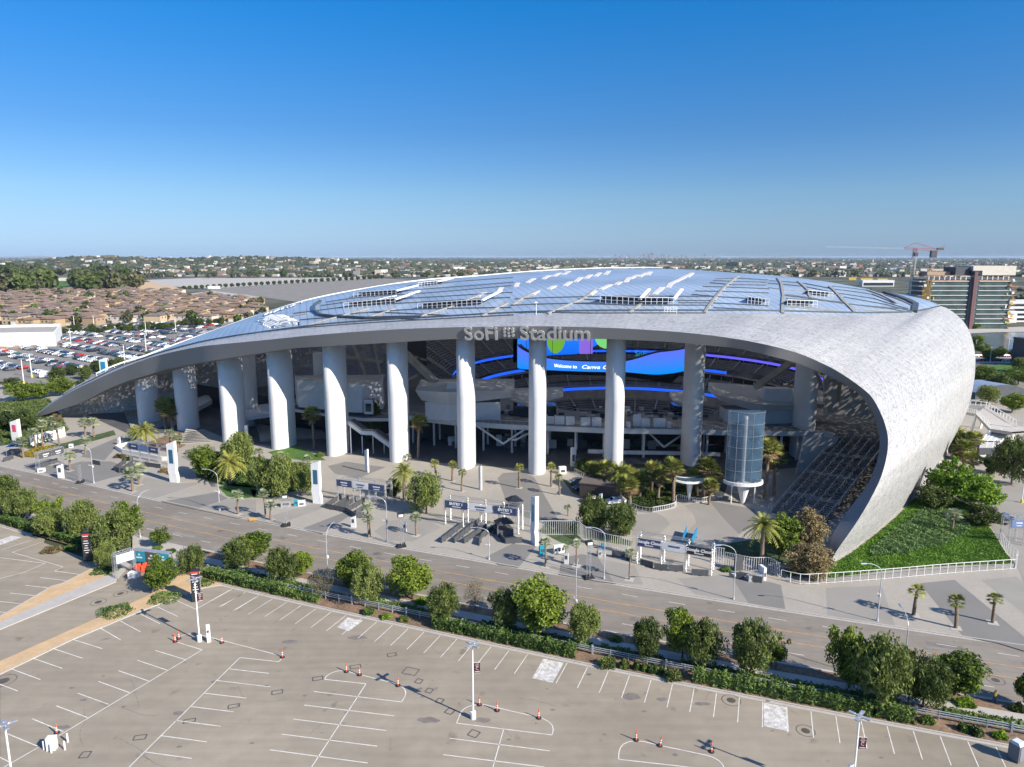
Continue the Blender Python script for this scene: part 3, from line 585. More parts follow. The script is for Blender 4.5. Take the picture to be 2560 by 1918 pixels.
# roof membrane
F_PX = [(98, 1030, 243), (160, 984, 246), (255, 934, 246), (310, 912, 247), (362, 897, 250), (406, 880, 252), (521, 839, 260), (580, 818, 265), (640, 797, 270), (785, 753, 292), (930, 725, 310), (1060, 706, 320), (1190, 696, 327), (1330, 684, 330), (1460, 677.5, 331), (1560, 675, 330), (1686, 676, 325), (1830, 687, 310), (1920, 693, 303), (2036, 705, 290), (2166, 725, 272), (2239, 734, 260), (2300, 746, 247), (2340, 759, 237), (2352, 766, 234)]
Fc3 = [pt(*p) for p in F_PX]; NR = 160
Bc3 = [pt(*p) for p in B_PX[:21]]
Fr = resample(Fc3, NR); Br = resample(Bc3, NR); NV = 26
def roof(u, v, dz=0.0):
    """u along the building 0..1, v from the front border to the back edge 0..1"""
    x = u * (NR - 1); i = min(int(x), NR - 2); t = x - i
    b0 = Br[i].lerp(Br[i + 1], t); f0 = Fr[i].lerp(Fr[i + 1], t)
    p = b0.lerp(f0, v); L_ = (f0 - b0).length
    p.z += 4.2 * min(1, L_ / 110) * (1 - (2 * v - 1) ** 2) + dz
    return p
m_roof = bpy.data.materials.new('roof_membrane'); m_roof.use_nodes = True
t = m_roof.node_tree; N = t.nodes; L = t.links; pb = N['Principled BSDF']; pb.inputs['Roughness'].default_value = .28; pb.inputs['Specular IOR Level'].default_value = .75
uvn = N.new('ShaderNodeUVMap'); sx = N.new('ShaderNodeSeparateXYZ'); L.new(uvn.outputs[0], sx.inputs[0])
def ridge(axis, period, width, lo, hi, skew=0.0):
    a = N.new('ShaderNodeMath'); a.operation = 'MULTIPLY_ADD'; a.inputs[1].default_value = skew; L.new(sx.outputs[1 - axis], a.inputs[0]); L.new(sx.outputs[axis], a.inputs[2])
    p = N.new('ShaderNodeMath'); p.operation = 'DIVIDE'; p.inputs[1].default_value = period; L.new(a.outputs[0], p.inputs[0])
    f = N.new('ShaderNodeMath'); f.operation = 'FRACT'; L.new(p.outputs[0], f.inputs[0])
    c = N.new('ShaderNodeMapRange'); c.interpolation_type = 'SMOOTHSTEP'; c.inputs[1].default_value = 0; c.inputs[2].default_value = width; c.inputs[3].default_value = lo; c.inputs[4].default_value = hi; L.new(f.outputs[0], c.inputs[0]); return c.outputs[0], f.outputs[0]
r1, fr1 = ridge(0, 2.6, .25, .55, 1.0, .35)
nz = N.new('ShaderNodeTexNoise'); nz.inputs['Scale'].default_value = .05; L.new(uvn.outputs[0], nz.inputs[0])
mr = N.new('ShaderNodeMapRange'); mr.inputs[1].default_value = .3; mr.inputs[2].default_value = .7; mr.inputs[3].default_value = .8; mr.inputs[4].default_value = 1.15; L.new(nz.outputs[0], mr.inputs[0])
mu = N.new('ShaderNodeMath'); mu.operation = 'MULTIPLY'; L.new(r1, mu.inputs[0]); L.new(mr.outputs[0], mu.inputs[1])
vm = N.new('ShaderNodeVectorMath'); vm.operation = 'SCALE'; vm.inputs[0].default_value = (.41, .51, .635); L.new(mu.outputs[0], vm.inputs['Scale']); L.new(vm.outputs[0], pb.inputs['Base Color'])
bmp = N.new('ShaderNodeBump'); bmp.inputs['Strength'].default_value = .5; bmp.inputs['Distance'].default_value = .25; L.new(fr1, bmp.inputs['Height']); L.new(bmp.outputs[0], pb.inputs['Normal'])
tl = N.new('ShaderNodeBsdfTranslucent'); tl.inputs[0].default_value = (.75, .8, .85, 1); mx = N.new('ShaderNodeMixShader'); mx.inputs[0].default_value = .17
L.new(pb.outputs[0], mx.inputs[1]); L.new(tl.outputs[0], mx.inputs[2]); L.new(mx.outputs[0], N['Material Output'].inputs[0])
rows = [[roof(i / (NR - 1), k / (NV - 1)) for k in range(NV)] for i in range(NR)]
grid_mesh('roof_membrane', rows, m_roof, flip=False)
# back of the shell, behind the ridge and round the right-hand limb
Kb = [p.copy() for p in Fr[4:]] + [p.copy() for p in catmull(Oc[20:31], 60)[1:]]
rows = []
for i, p in enumerate(Kb):
    d = Vector((p.x - 10, (p.y - 215) * 1.6, 0)); d.normalize()
    if i > len(Kb) - 60: d = Vector((-.35, .95, 0))
    elif p.x > 60: f_ = min(1, (p.x - 60) / 50); d = d.lerp(Vector((.15, 1, 0)), f_).normalized()
    k = min(1, p.z / 30)
    rows.append([p, p + d * 3 * k - Vector((0, 0, .5 * k)), p + d * 9 * k - Vector((0, 0, 5 * k)), p + d * 13 * k - Vector((0, 0, p.z * .5)), Vector((p.x + d.x * 9 * k, p.y + d.y * 9 * k, 0))])
grid_mesh('rear_shell', rows, m_shell)
m_sky = M('skylight_pale', (.60, .57, .53), .6, var=.1)
# ridge pipes, gutters, skylights, louvre banks on the roof
m_gut = M('roof_gutter', (.10, .12, .14), .5, .3, var=.1); m_rib = M('roof_walkway', (.30, .29, .27), .7, var=.15, scale=.3)
def rline(pts, w_, mat, b, dz=.25, h=.35, n=40):
    P = [roof(pts[0][0] + (pts[1][0] - pts[0][0]) * i / n, pts[0][1] + (pts[1][1] - pts[0][1]) * i / n, dz) - SO for i in range(n + 1)]
    for a, c in zip(P, P[1:]): b.bar(a, c, w_, mat, h)
b = MB()
RG = [(i / 220, j / 50) for i in range(221) for j in range(51)]; RP = np.array([proj(*roof(u, v)) for u, v in RG])
def ruv(x, y): return RG[int(np.argmin((RP[:, 0] - x) ** 2 + ((RP[:, 1] - y) * 2.5) ** 2))]
def rpt(x, y, dz=0.0): u, v = ruv(x, y); return roof(u, v, dz) - SO
def rpoly(f, pts, w_, mat, name, dz=.25, h=.3):
    P = [ruv(*f(*p)) for p in pts]; b = MB()
    for (u0, v0), (u1, v1) in zip(P, P[1:]):
        n_ = max(2, int(abs(u1 - u0) * 60 + abs(v1 - v0) * 16)); Q = [roof(u0 + (u1 - u0) * i / n_, v0 + (v1 - v0) * i / n_, dz) - SO for i in range(n_ + 1)]
        for a, c in zip(Q, Q[1:]): b.bar(a, c, w_, mat, h)
    return b.build(name, stad)
for pts in (((0, 800), (640, 765), (1100, 745), (2209, 665)), ((700, 660), (1400, 605), (2209, 590)), ((1000, 630), (1700, 660), (2209, 637)), ((330, 640), (500, 620), (1200, 560), (2209, 500)), ((560, 575), (1200, 520), (2209, 450)), ((600, 545), (1400, 470), (2209, 400)), ((800, 500), (1500, 420), (2209, 365)), ((1300, 400), (1800, 360), (2209, 330)), ((380, 700), (900, 660), (1400, 690))): rpoly(A2, pts, .3, m_gut, 'roof_gutter', .2, .25)
for pts in (((0, 565), (500, 560), (1000, 558), (1720, 560)), ((0, 635), (700, 632), (1660, 633)), ((0, 510), (400, 500), (900, 500), (1780, 500)), ((560, 520), (800, 522)), ((560, 545), (800, 547)), ((1440, 530), (1740, 532)), ((1440, 545), (1740, 548)), ((1540, 480), (1800, 490), (2209, 515)), ((1580, 440), (1830, 450), (2209, 465)), ((1650, 405), (1860, 412), (2209, 425)), ((1700, 380), (1880, 385), (2209, 395)), ((1740, 355), (1900, 358), (2209, 368)), ((1760, 335), (1930, 340), (2209, 348)), ((1720, 585), (2209, 610)), ((1740, 545), (2209, 575))): rpoly(A3, pts, .26, m_gut, 'roof_gutter', .2, .25)
for pts in (((0, 500), (300, 520), (560, 560)), ((0, 520), (300, 545), (600, 600)), ((0, 560), (120, 570), (380, 590), (640, 625)), ((120, 600), (660, 690)), ((130, 620), (660, 700), (1200, 740)), ((160, 690), (700, 770)), ((160, 650), (340, 655), (650, 680)), ((160, 725), (700, 772)), ((560, 560), (900, 610), (1100, 690)), ((600, 600), (900, 650), (1200, 735)), ((650, 640), (1000, 700), (1250, 755)), ((700, 700), (1050, 735), (1250, 765)), ((560, 540), (860, 575), (960, 610)), ((1100, 640), (1280, 735)), ((1000, 610), (1230, 700)), ((740, 740), (1200, 765))): rpoly(A4, pts, .24, m_gut if len(pts) % 2 else m_rib, 'roof_gutter', .2, .25)
b = MB(); rline(((.03, .02), (.995, .02)), .6, m_gut, b, .2); b.build('roof_gutter', stad)
for f, pts in ((A2, ((1850, 505), (1670, 580), (1380, 685))), (A2, ((1220, 600), (1080, 645), (940, 692))), (A2, ((2170, 560), (1920, 662))), (A2, ((970, 590), (700, 665), (420, 745))), (A2, ((440, 640), (230, 670))), (A2, ((1960, 470), (1840, 510))), (A3, ((240, 440), (120, 500), (0, 560))), (A3, ((730, 435), (600, 505), (310, 650))), (A3, ((1200, 480), (1100, 560), (990, 630))),
               (A3, ((1960, 318), (1880, 360), (1820, 430), (1760, 510), (1660, 633))), (A4, ((80, 470), (100, 520), (125, 620), (145, 768))), (A4, ((270, 500), (330, 570), (370, 640))), (A4, ((540, 545), (600, 600), (660, 670), (735, 772))), (A4, ((850, 575), (980, 620), (1110, 695)))): rpoly(f, pts, .75, m_rib, 'roof_rib', .24, .35)
for f, L__ in ((A3, ((40, 390), (175, 355), (290, 325), (395, 303), (480, 288), (340, 415), (460, 380), (570, 345), (660, 320), (745, 300), (825, 286), (805, 410), (900, 380), (985, 348), (1060, 322), (1120, 303), (1180, 290), (1232, 455), (1295, 428), (1355, 393), (1415, 360), (1465, 335), (1505, 318), (1545, 303), (215, 460), (705, 455))), (A2, ((2110, 430), (1950, 475)))):
    for x, y in L__:
        u, v = ruv(*f(x - 26, y + 16)); u2, v2 = ruv(*f(x + 26, y - 16)); b = MB(); b.bar(roof(u, v, .1) - SO, roof(u2, min(.99, v2 + .004), .1) - SO, 1.5, m_sky, .2); b.build('skylight', stad)
m_pipe = M('white_roof_frame', (.80, .80, .78), .4, var=.03); m_roof2 = M('raised_roof_panel', (.42, .50, .62), .28, var=.1, scale=.2, spec=.6)
def louvre(f, x0, y0, x1, y1, lift=1.0, beam=None):
    b = MB(); a, c = rpt(*f(x0, y0)), rpt(*f(x1, y1)); n_ = max(6, int((c - a).length / 1.5)); up = Vector((0, 0, 2.0 * lift))
    for i in range(n_ + 1): p = a.lerp(c, i / n_); b.bar(p, p + up, .10, m_pipe)
    b.bar(a + up, c + up, .14, m_pipe); b.bar(a + up * .5, c + up * .5, .07, m_pipe); bk = Vector((2, 9, -.2)); b.add([a + up, c + up, c + bk + up * .4, a + bk + up * .4], [(0, 1, 2, 3)], m_roof2)
    if beam: e0 = rpt(*f(*beam)); b.bar(c + up * .8, e0 + up, .8, m_pipe, .45)
    b.build('roof_louvre', stad)
louvre(A2, 740, 590, 1200, 560, .9, (1400, 490)); louvre(A2, 830, 495, 1210, 478, .8, (1390, 430)); louvre(A2, 1400, 600, 1930, 570, .9, (2110, 490)); louvre(A2, 1390, 400, 1560, 385, .7, (1700, 362)); louvre(A2, 980, 560, 1180, 510, .4, (1200, 500)); louvre(A3, 780, 556, 1090, 560, 1.1, (1175, 490)); louvre(A3, 1105, 566, 1410, 572, 1.1, (1475, 495)); louvre(A3, 2040, 560, 2205, 566, 1.0); louvre(A4, 160, 715, 440, 730, 1.0); louvre(A4, 330, 620, 560, 640, .8)
for k in range(9):
    P = [rpt(*A2(20 + 16 * k + 215 * t, 705 + 7 * k - 18 * t), .6 + 1.0 * math.sin(t * 2.6)) for t in [i / 8 for i in range(9)]]; b = MB()
    for a, c in zip(P, P[1:]): b.cyl(a, c, .24, .24, m_pipe, 6)
    b.bar(P[0], P[0] - Vector((0, 0, 1.2)), .3, m_pipe); b.bar(P[-1], P[-1] - Vector((0, 0, 1.6)), .3, m_pipe); b.build('folded_roof_tube', stad)
for k in range(5):
    P = [rpt(*A2(60 + 60 * k + 90 * t, 665 - 20 * k - 30 * t), .6) for t in [i / 5 for i in range(6)]]; b = MB()
    for a, c in zip(P, P[1:]): b.cyl(a, c, .22, .22, m_pipe, 6)
    b.build('folded_roof_tube', stad)
b = MB(); P = [roof(.06 + .62 * t, .965 + .02 * t, .9) - SO for t in [i / 70 for i in range(71)]]
for i, (a, c) in enumerate(zip(P, P[1:])): b.cyl(a, c, .3, .3, m_pipe, 6); b.bar(a, a - Vector((0, 0, 1.3)), .14, m_pipe)
b.build('ridge_pipe', stad)
rpoly(A2, ((560, 535), (500, 580), (500, 610), (560, 650), (680, 675), (940, 690), (1420, 680)), .9, m_gut, 'roof_joint', .45, .6)
b = MB(); P = [rpt(*A4(*p), .35) for p in ((890, 580), (1000, 600), (1120, 635), (1220, 670), (1275, 705), (1270, 765))]
for a, c in zip(P, P[1:]): b.bar(a, c, 1.7, m_gut, .9)
b.build('roof_trough', stad)
p = rpt(1343, 788); b = MB(); b.cyl(p, p + Vector((0, 0, 3.2)), .09, .07, m_pipe, 6); b.box((p.x, p.y, p.z + 3.1), (.7, .5, .3), m_pipe); b.build('roof_mast', stad)
p = rpt(1664, 783); b = MB(); [b.bar(p + Vector((x, 0, 0)), p + Vector((x, 0, 1.7)), .1, m_pipe) for x in (0, .8, 1.6, 2.4, 3.2)]; [b.bar(p + Vector((0, 0, z)), p + Vector((3.2, 0, z)), .1, m_pipe) for z in (.6, 1.1, 1.7)]; b.build('roof_gantry', stad)
# letters on the fascia
m_let = M('brushed_sign_letters', (.62, .62, .6), .35, .5, var=.03)
def fascia_at(px, t=.5):
    k = min(range(NS), key=lambda i: abs(proj(*Ur[i])[0] - px) + (1000 if Ur[i].y < 160 else 0)); return Ur[k].lerp(Lr[k], t), k
def letters(s, px0, px1, hfac=.62, nm='sign_letters'):
    a, ka = fascia_at(px0); c, kc = fascia_at(px1); W = (c - a).length; o = text_mesh(nm, s, 3.0, m_let, .18, fascia, bold=.05)
    xs = [v.co.x for v in o.data.vertices]; ys = [v.co.y for v in o.data.vertices]; wx = max(xs) - min(xs); hy = 2.15
    sx_ = W / wx; cx, cyy = (max(xs) + min(xs)) / 2, (max(ys) + min(ys)) / 2
    m, km = fascia_at((px0 + px1) / 2, .52); d = (c - a).normalized(); up = (Ur[km] - Lr[km]).normalized(); nrm = d.cross(up).normalized(); up = nrm.cross(d)
    for v in o.data.vertices:
        x, y, z = (v.co.x - cx) * sx_, (v.co.y - cyy) * sx_ * .92, v.co.z
        q = m - SO + d * x + up * y + nrm * (z + .3); v.co = q
    return o
letters('SoFi', 1164, 1252); letters('Stadium', 1306, 1482)
b = MB(); m, km = fascia_at(1278); a, _ = fascia_at(1262); c, _ = fascia_at(1294); d = (c - a).normalized(); up = (Ur[km] - Lr[km]).normalized(); nrm = d.cross(up).normalized(); up = nrm.cross(d)
for i, j in ((-1, 1), (0, 1), (1, 1), (-1, .2), (1, .2), (-1.05, -.8), (0, -.1), (1.05, -.8), (0, -.95)):
    q = m - SO + d * i * 1.02 + up * (j * .88 + .05); b.cyl(q, q + nrm * .45, .37, .37, m_let, 10)
b.build('dotted_emblem', fascia)
# columns
m_col = M("column_panels", (.64, .635, .62), .55, .0, var=.05, scale=.25, fine=.02, fscale=3)
COLS = [(297, 918, 39), (382, 932, 36), (484, 958, 31), (593, 972, 26), (714, 987, 20), (852, 1000, 14), (1002, 1015, 8), (1160, 1027, 2), (1330, 1037, -2), (1500, 1040, -5), (1728, 1021, -8)]
COLXY = []
for x, y, ang in COLS:
    bx, by = g(x * 1.1573, y * 1.1573); kk = 1.0 if x < 1400 else (182.0 / by if x < 1600 else 187.5 / by); bx *= kk; by *= kk; ax = Vector((math.sin(R(ang)), math.cos(R(ang)), 0)); c = Vector((bx + (2.2 if x > 1700 else 0), by, 0)) + ax * 4.0
    k = min(range(NS), key=lambda i: (Lr[i].x - c.x) ** 2 + (Lr[i].y - c.y) ** 2 + (0 if Lr[i].z > 6 else 1e4)); top = Lr[k].z + 1.7
    if x > 1700: top = 33
    ll = 3.5 if x < 400 else (3.9 if x < 500 else 4.3); COLXY.append((c, top)); b = MB(); n = 28; sdir = Vector((ax.y, -ax.x, 0)); P = []
    for z in (0, top * .5, top):
        for i in range(n):
            t = 2 * math.pi * i / n; ct, st = math.cos(t), math.sin(t)
            P.append(c - SO + ax * (ll * (abs(ct) ** .9) * (1 if ct > 0 else -1)) + sdir * (2.25 * (abs(st) ** .8) * (1 if st > 0 else -1)) + Vector((0, 0, z)))
    b.add(P, [(k * n + i, k * n + (i + 1) % n, (k + 1) * n + (i + 1) % n, (k + 1) * n + i) for k in range(2) for i in range(n)] + [tuple(range(2 * n, 3 * n))], m_col)
    b.build('column', stad, smooth=True)
# second row of columns further in, seen between the first ones
for x, y, dY in ((548, 960, 24), (612, 955, 20), (700, 968, 30)):
    bx, by = g(x * 1.1573, y * 1.1573); by += dY; bx *= 1 + dY / (by - dY); b = MB(); b.cyl((bx - SO.x, by - SO.y, 0), (bx - SO.x, by - SO.y, 24), 2.2, 2.2, m_col, 20); b.build('inner_column', stad, smooth=True)
# ------------------------------------------------ seating bowl
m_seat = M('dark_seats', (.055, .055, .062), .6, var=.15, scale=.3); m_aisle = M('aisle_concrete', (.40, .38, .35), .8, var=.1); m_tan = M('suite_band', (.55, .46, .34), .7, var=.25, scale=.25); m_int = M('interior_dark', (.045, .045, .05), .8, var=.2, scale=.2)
m_led = M('blue_led', (.01, .02, .1), .4, var=0, emit=(.012, .09, .75), es=.9); m_ledp = M('violet_led', (.02, .02, .1), .4, var=0, emit=(.10, .09, .65), es=.9)
BC = Vector((45, 261, 0))
m_riser = M('seat_riser', (.32, .30, .27), .8, var=.2, scale=.4)
def ring(r0, z0, r1, z1, a0, a1, mat, name, n=72, step=0, thick=0):
    b = MB(); k = max(1, step)
    for q in range(k):
        ra, rb = r0 + (r1 - r0) * q / k, r0 + (r1 - r0) * (q + 1) / k; za = z0 + (z1 - z0) * q / k; zb = z0 + (z1 - z0) * (q + 1) / k
        P = []
        for i in range(n + 1):
            t = R(a0 + (a1 - a0) * i / n); d = Vector((math.cos(t), math.sin(t), 0))
            P += [BC - SO + d * ra + Vector((0, 0, za)), BC - SO + d * (rb if step else rb) + Vector((0, 0, za if step else zb))] + ([BC - SO + d * rb + Vector((0, 0, zb))] if step else [])
        w_ = 3 if step else 2; fs = []
        for i in range(n):
            for j in range(w_ - 1): fs.append((i * w_ + j, i * w_ + j + 1, (i + 1) * w_ + j + 1, (i + 1) * w_ + j))
        if step: b.add(P, fs[0::2], mat); b.add(P, fs[1::2], m_riser)
        else: b.add(P, fs, mat)
    return b.build(name, stad)
RA0, RA1 = -38, 212
ring(34, -19, 56, -8.2, -60, 240, m_seat, 'lower_seating', step=14); ring(57, -3, 61, 2.5, RA0, RA1, m_seat, 'club_seating', step=5); ring(62, 7.2, 67, 10.5, RA0, RA1, m_seat, 'mezzanine_seating', step=6); ring(68.5, 13.2, 84, 24, RA0 + 4, RA1, m_seat, 'upper_seating', step=16)
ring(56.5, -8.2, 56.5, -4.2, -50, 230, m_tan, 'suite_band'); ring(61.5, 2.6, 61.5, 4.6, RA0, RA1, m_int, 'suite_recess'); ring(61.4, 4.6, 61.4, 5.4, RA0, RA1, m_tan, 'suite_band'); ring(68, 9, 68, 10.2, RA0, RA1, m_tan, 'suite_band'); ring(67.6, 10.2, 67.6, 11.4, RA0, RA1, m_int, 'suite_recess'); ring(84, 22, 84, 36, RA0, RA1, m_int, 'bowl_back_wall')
ring(56.2, -4.2, 56.2, -3.0, -40, 220, m_led, 'ribbon_board'); ring(61.2, 5.5, 61.2, 6.7, 40, RA1, m_led, 'ribbon_board'); ring(66.8, 11.5, 66.8, 12.5, 60, RA1, m_led, 'ribbon_board'); ring(66.8, 11.5, 66.8, 12.5, RA0, 62, m_ledp, 'ribbon_board'); 
b = MB(); b.box((BC.x - SO.x, BC.y - SO.y, -20), (120, 70, .5), m_gcov); b.build('playing_field', stad)
for ra, za, rb, zb in ((35, -18.3, 56, -7.7), (57.2, -2.4, 61, 2.9), (62.2, 7.8, 67, 10.9), (69, 13.8, 84, 24.4)):
    for i in range(25):
        t = R(RA0 + 4 + (RA1 - RA0 - 4) * i / 24); d = Vector((math.cos(t), math.sin(t), 0)); b = MB(); b.bar(BC - SO + d * ra + Vector((0, 0, za)), BC - SO + d * rb + Vector((0, 0, zb)), .5, m_aisle, .4); b.build('aisle_stair', stad)
for r_, z_ in ((60.5, 2.7), (67.2, 10.6)):
    for i in range(48):
        b = MB(); t = R(RA0 + (RA1 - RA0) * i / 47); d = Vector((math.cos(t), math.sin(t), 0)); p = BC - SO + d * r_ + Vector((0, 0, z_)); b.bar(p, p + Vector((0, 0, 1.6)), .5 if i % 4 == 0 else .25, m_aisle); b.build('suite_mullion', stad)
o = text_mesh('ribbon_text', 'SoFi', 3.4, M('teal_letters', (.0, .2, .2), emit=(.0, .35, .35), es=.6, var=0), .05, stad); pp = pt(1603, 885, 318) - SO; o.matrix_local = face_mtx(pp, 0)
# ------------------------------------------------ concourse deck, beams, struts, pavilions, stairs
m_deck = M('deck_concrete', (.24, .235, .225), .8, var=.12, scale=.3); m_slab = M('pale_deck_edge', (.55, .56, .56), .6, var=.06)
DZ = 8.6
edge_px = [(690, 1002), (800, 1016), (900, 1026), (1030, 1040), (1138, 1052), (1280, 1062), (1370, 1065), (1512, 1071), (1715, 1074), (1830, 1076), (1920, 1077), (2000, 1078), (2060, 1078), (2085, 1084)]
DE = []
for x, y in edge_px:
    r = ray(x, y); t = (DZ - H) / r[2]; DE.append((r[0] * t, r[1] * t))
back = [(BC.x + 55.5 * math.cos(R(a)), BC.y + 55.5 * math.sin(R(a))) for a in (-15, -40, -60, -80, -100, -120, -140, -160, -185)]
b = MB(); P = [(x - SO.x, y - SO.y) for x, y in DE] + [(96 - SO.x, 180.5 - SO.y), (112 - SO.x, 200 - SO.y), (118 - SO.x, 240 - SO.y)] + [(x - SO.x, y - SO.y) for x, y in back] + [(-60 - SO.x, 240 - SO.y)]
b.prism(P, DZ - .5, DZ, m_deck); b.build('concourse_deck', stad)
b = MB()
for a, c in zip(DE, DE[1:]): b.bar((a[0] - SO.x, a[1] - SO.y - .3, DZ - .62), (c[0] - SO.x, c[1] - SO.y - .3, DZ - .62), .5, m_slab, 1.35)
b.build('deck_edge_beam', stad)
b = MB()
for a, c in zip(DE, DE[1:]):
    n = max(1, int(math.dist(a, c) / 1.6))
    for i in range(n): q = (a[0] + (c[0] - a[0]) * i / n - SO.x, a[1] + (c[1] - a[1]) * i / n - SO.y); b.bar((*q, DZ), (*q, DZ + 1.1), .07, steel)
    b.bar((a[0] - SO.x, a[1] - SO.y, DZ + 1.1), (c[0] - SO.x, c[1] - SO.y, DZ + 1.1), .08, steel)
b.build('deck_railing', stad)
b = MB()     # field-side railing
bk = [(BC.x + 56 * math.cos(R(a)) - SO.x, BC.y + 56 * math.sin(R(a)) - SO.y) for a in range(-150, -20, 4)]
for a, c in zip(bk, bk[1:]): b.bar((*a, DZ + 1.1), (*c, DZ + 1.1), .1, steel); b.bar((*a, DZ), (*a, DZ + 1.1), .1, steel)
b.build('bowl_railing', stad)
# structure under the deck
for i in range(3, len(DE) - 2):
    for f in (0, .5):
        b = MB(); x = DE[i][0] + (DE[i + 1][0] - DE[i][0]) * f - SO.x; y = DE[i][1] + (DE[i + 1][1] - DE[i][1]) * f - SO.y + 1.2; b.cyl((x, y, 0), (x, y, DZ - .5), .32, .32, m_slab, 8); b.build('deck_post', stad); b = MB(); b.cyl((x + 1, y + 7, 0), (x + 1, y + 7, DZ - .5), .32, .32, m_slab, 8); b.build('deck_post', stad)
for (x0, y0), (x1, y1), (x2, y2) in (((1185, 1060), (1258, 1110), (1310, 1075)), ((1620, 1080), (1660, 1118), (1715, 1080)), ((1325, 1082), (1290, 1100), (1270, 1098))):
    b = MB(); a, c, d = pt(x0, y0, 194) - SO, pt(x1, y1, 190) - SO, pt(x2, y2, 193) - SO; b.cyl(a, c, .3, .3, m_slab, 8); b.cyl(c, d, .3, .3, m_slab, 8); b.build('bracing_strut', stad)
b = MB(); P = [pt(x, y, 190) - SO for x, y in ((1470, 1128), (1560, 1131), (1720, 1133), (1800, 1136))]
for a, c in zip(P, P[1:]): b.bar(a, c, .6, m_slab, 1.0)
b.build('lower_beam', stad)
b = MB(); m_blue = M('blue_glow_wall', (.02, .04, .12), .5, var=.3, scale=.3, emit=(.01, .05, .32), es=.35)
P = [pt(x, 1105, 206) - SO for x in (1395, 1490, 1600, 1700)]; [b.add([(a.x, a.y, 1.6), (c.x, c.y, 1.6), (c.x, c.y, 6.2), (a.x, a.y, 6.2)], [(0, 1, 2, 3)], m_blue) for a, c in zip(P, P[1:])]
b.build('lit_hoarding', stad)
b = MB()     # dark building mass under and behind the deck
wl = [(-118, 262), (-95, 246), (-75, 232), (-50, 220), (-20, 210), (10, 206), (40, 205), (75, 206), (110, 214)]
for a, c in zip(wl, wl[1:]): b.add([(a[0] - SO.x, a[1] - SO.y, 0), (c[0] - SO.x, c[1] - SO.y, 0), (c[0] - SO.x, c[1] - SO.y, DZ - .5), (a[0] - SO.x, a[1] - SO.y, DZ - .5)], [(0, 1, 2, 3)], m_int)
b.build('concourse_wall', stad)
random.seed(5)
for i in range(40):
    b = MB(); k = random.randrange(3, len(wl) - 2); t = random.random(); x = wl[k][0] + (wl[k + 1][0] - wl[k][0]) * t; y = wl[k][1] + (wl[k + 1][1] - wl[k][1]) * t - .5
    b.box((x - SO.x, y - SO.y - random.uniform(0, 6), 0), (random.uniform(1, 4), .6, random.uniform(1.2, 3.6)), random.choice([m_aisle, m_slab, dgrey, m_int])); b.build('concession_stand', stad)
# winged pavilion roofs on the deck
m_pav = M('pavilion_metal', (.46, .45, .43), .6, .1, var=.08, scale=.4); m_pavs = M('pavilion_side', (.60, .61, .62), .6, var=.05)
def pavilion(px, Y, top_y, side_h, box=None, depth=10):
    """px: (left, right) columns of the front edge with y; roof plate with a folded underside and glazed storey below"""
    (x0, y0), (xm, ym), (x1, y1) = px; a, m, c = pt(x0, y0, Y + 3) - SO, pt(xm, ym, Y) - SO, pt(x1, y1, Y + 2) - SO
    bk = Vector((.5, depth, 1.6)); b = MB(); dn = Vector((0, 0, -side_h)); ins = Vector((0, 2.2, -side_h))
    V = [a, m, c, c + bk, a + bk, a + dn * .8 + Vector((1.5, 2, 0)), m + dn + Vector((0, 2.5, 0)), c + dn * .6 + Vector((-1.5, 2, 0)), c + bk + dn, a + bk + dn]
    b.add(V, [(0, 1, 2, 3, 4)], m_pav); b.add(V, [(0, 5, 6, 1), (1, 6, 7, 2), (2, 7, 8, 3), (4, 9, 5, 0)], m_pavs)
    o = b.build('pavilion_roof', stad); b = MB(); e = Vector((0, 3.2, 0)); z0 = DZ
    P = [a.lerp(m, .25) + e, m + e, m.lerp(c, .8) + e, m.lerp(c, .8) + e + Vector((0, 5, 0)), a.lerp(m, .25) + e + Vector((0, 5, 0))]
    b.prism([(p.x, p.y) for p in P], z0, m.z - side_h * .9, glass_dk, m_pavs if box else glass_dk); b.build('pavilion_glazing', stad)
    if box:
        b = MB(); q = pt(*box[:2], Y + 5) - SO; b.box((q.x, q.y, q.z - box[3] * .2), (box[2], 4.5, box[3]), m_pavs, top=(.8, .7)); b.build('rooftop_unit', stad)
    return o
pavilion(((1038, 976), (1120, 981), (1282, 976)), 196, 0, 4.2, (1146, 975, 7.5, 2.6)); pavilion(((1268, 995), (1330, 1010), (1408, 993)), 200, 0, 1.8, depth=7)
pavilion(((1681, 1002), (1720, 1010), (1770, 1004)), 202, 0, 1.8, depth=7); pavilion(((1795, 988), (1905, 1012), (2093, 1010)), 192, 0, 2.6, (1940, 995, 9, 3.6), depth=12)
# pale curved block and boxes left of centre
b = MB()
P = [pt(x, 1000, Y) - SO for x, Y in ((740, 222), (745, 214), (800, 211), (860, 207), (905, 206), (958, 212), (965, 224))]
b.prism([(p.x, p.y) for p in P], 9.5, 18.0, m_pav, m_pavs); b.build('curved_lounge_block', stad)
b = MB(); P = [pt(x, 1000, Y) - SO for x, Y in ((690, 224), (735, 216), (830, 208), (905, 203), (975, 203), (985, 214))]
b.prism([(p.x, p.y) for p in P], 7.6, 8.5, m_deck, m_slab); b.build('balcony_slab', stad)
b = MB(); q = pt(921, 990, 205) - SO; b.box((q.x, q.y, 9.4), (2.6, 1.2, 4.2), m_pavs); b.box((q.x, q.y - .62, 10.2), (1.7, .1, 2.4), glass_dk); b.build('entrance_portal', stad)
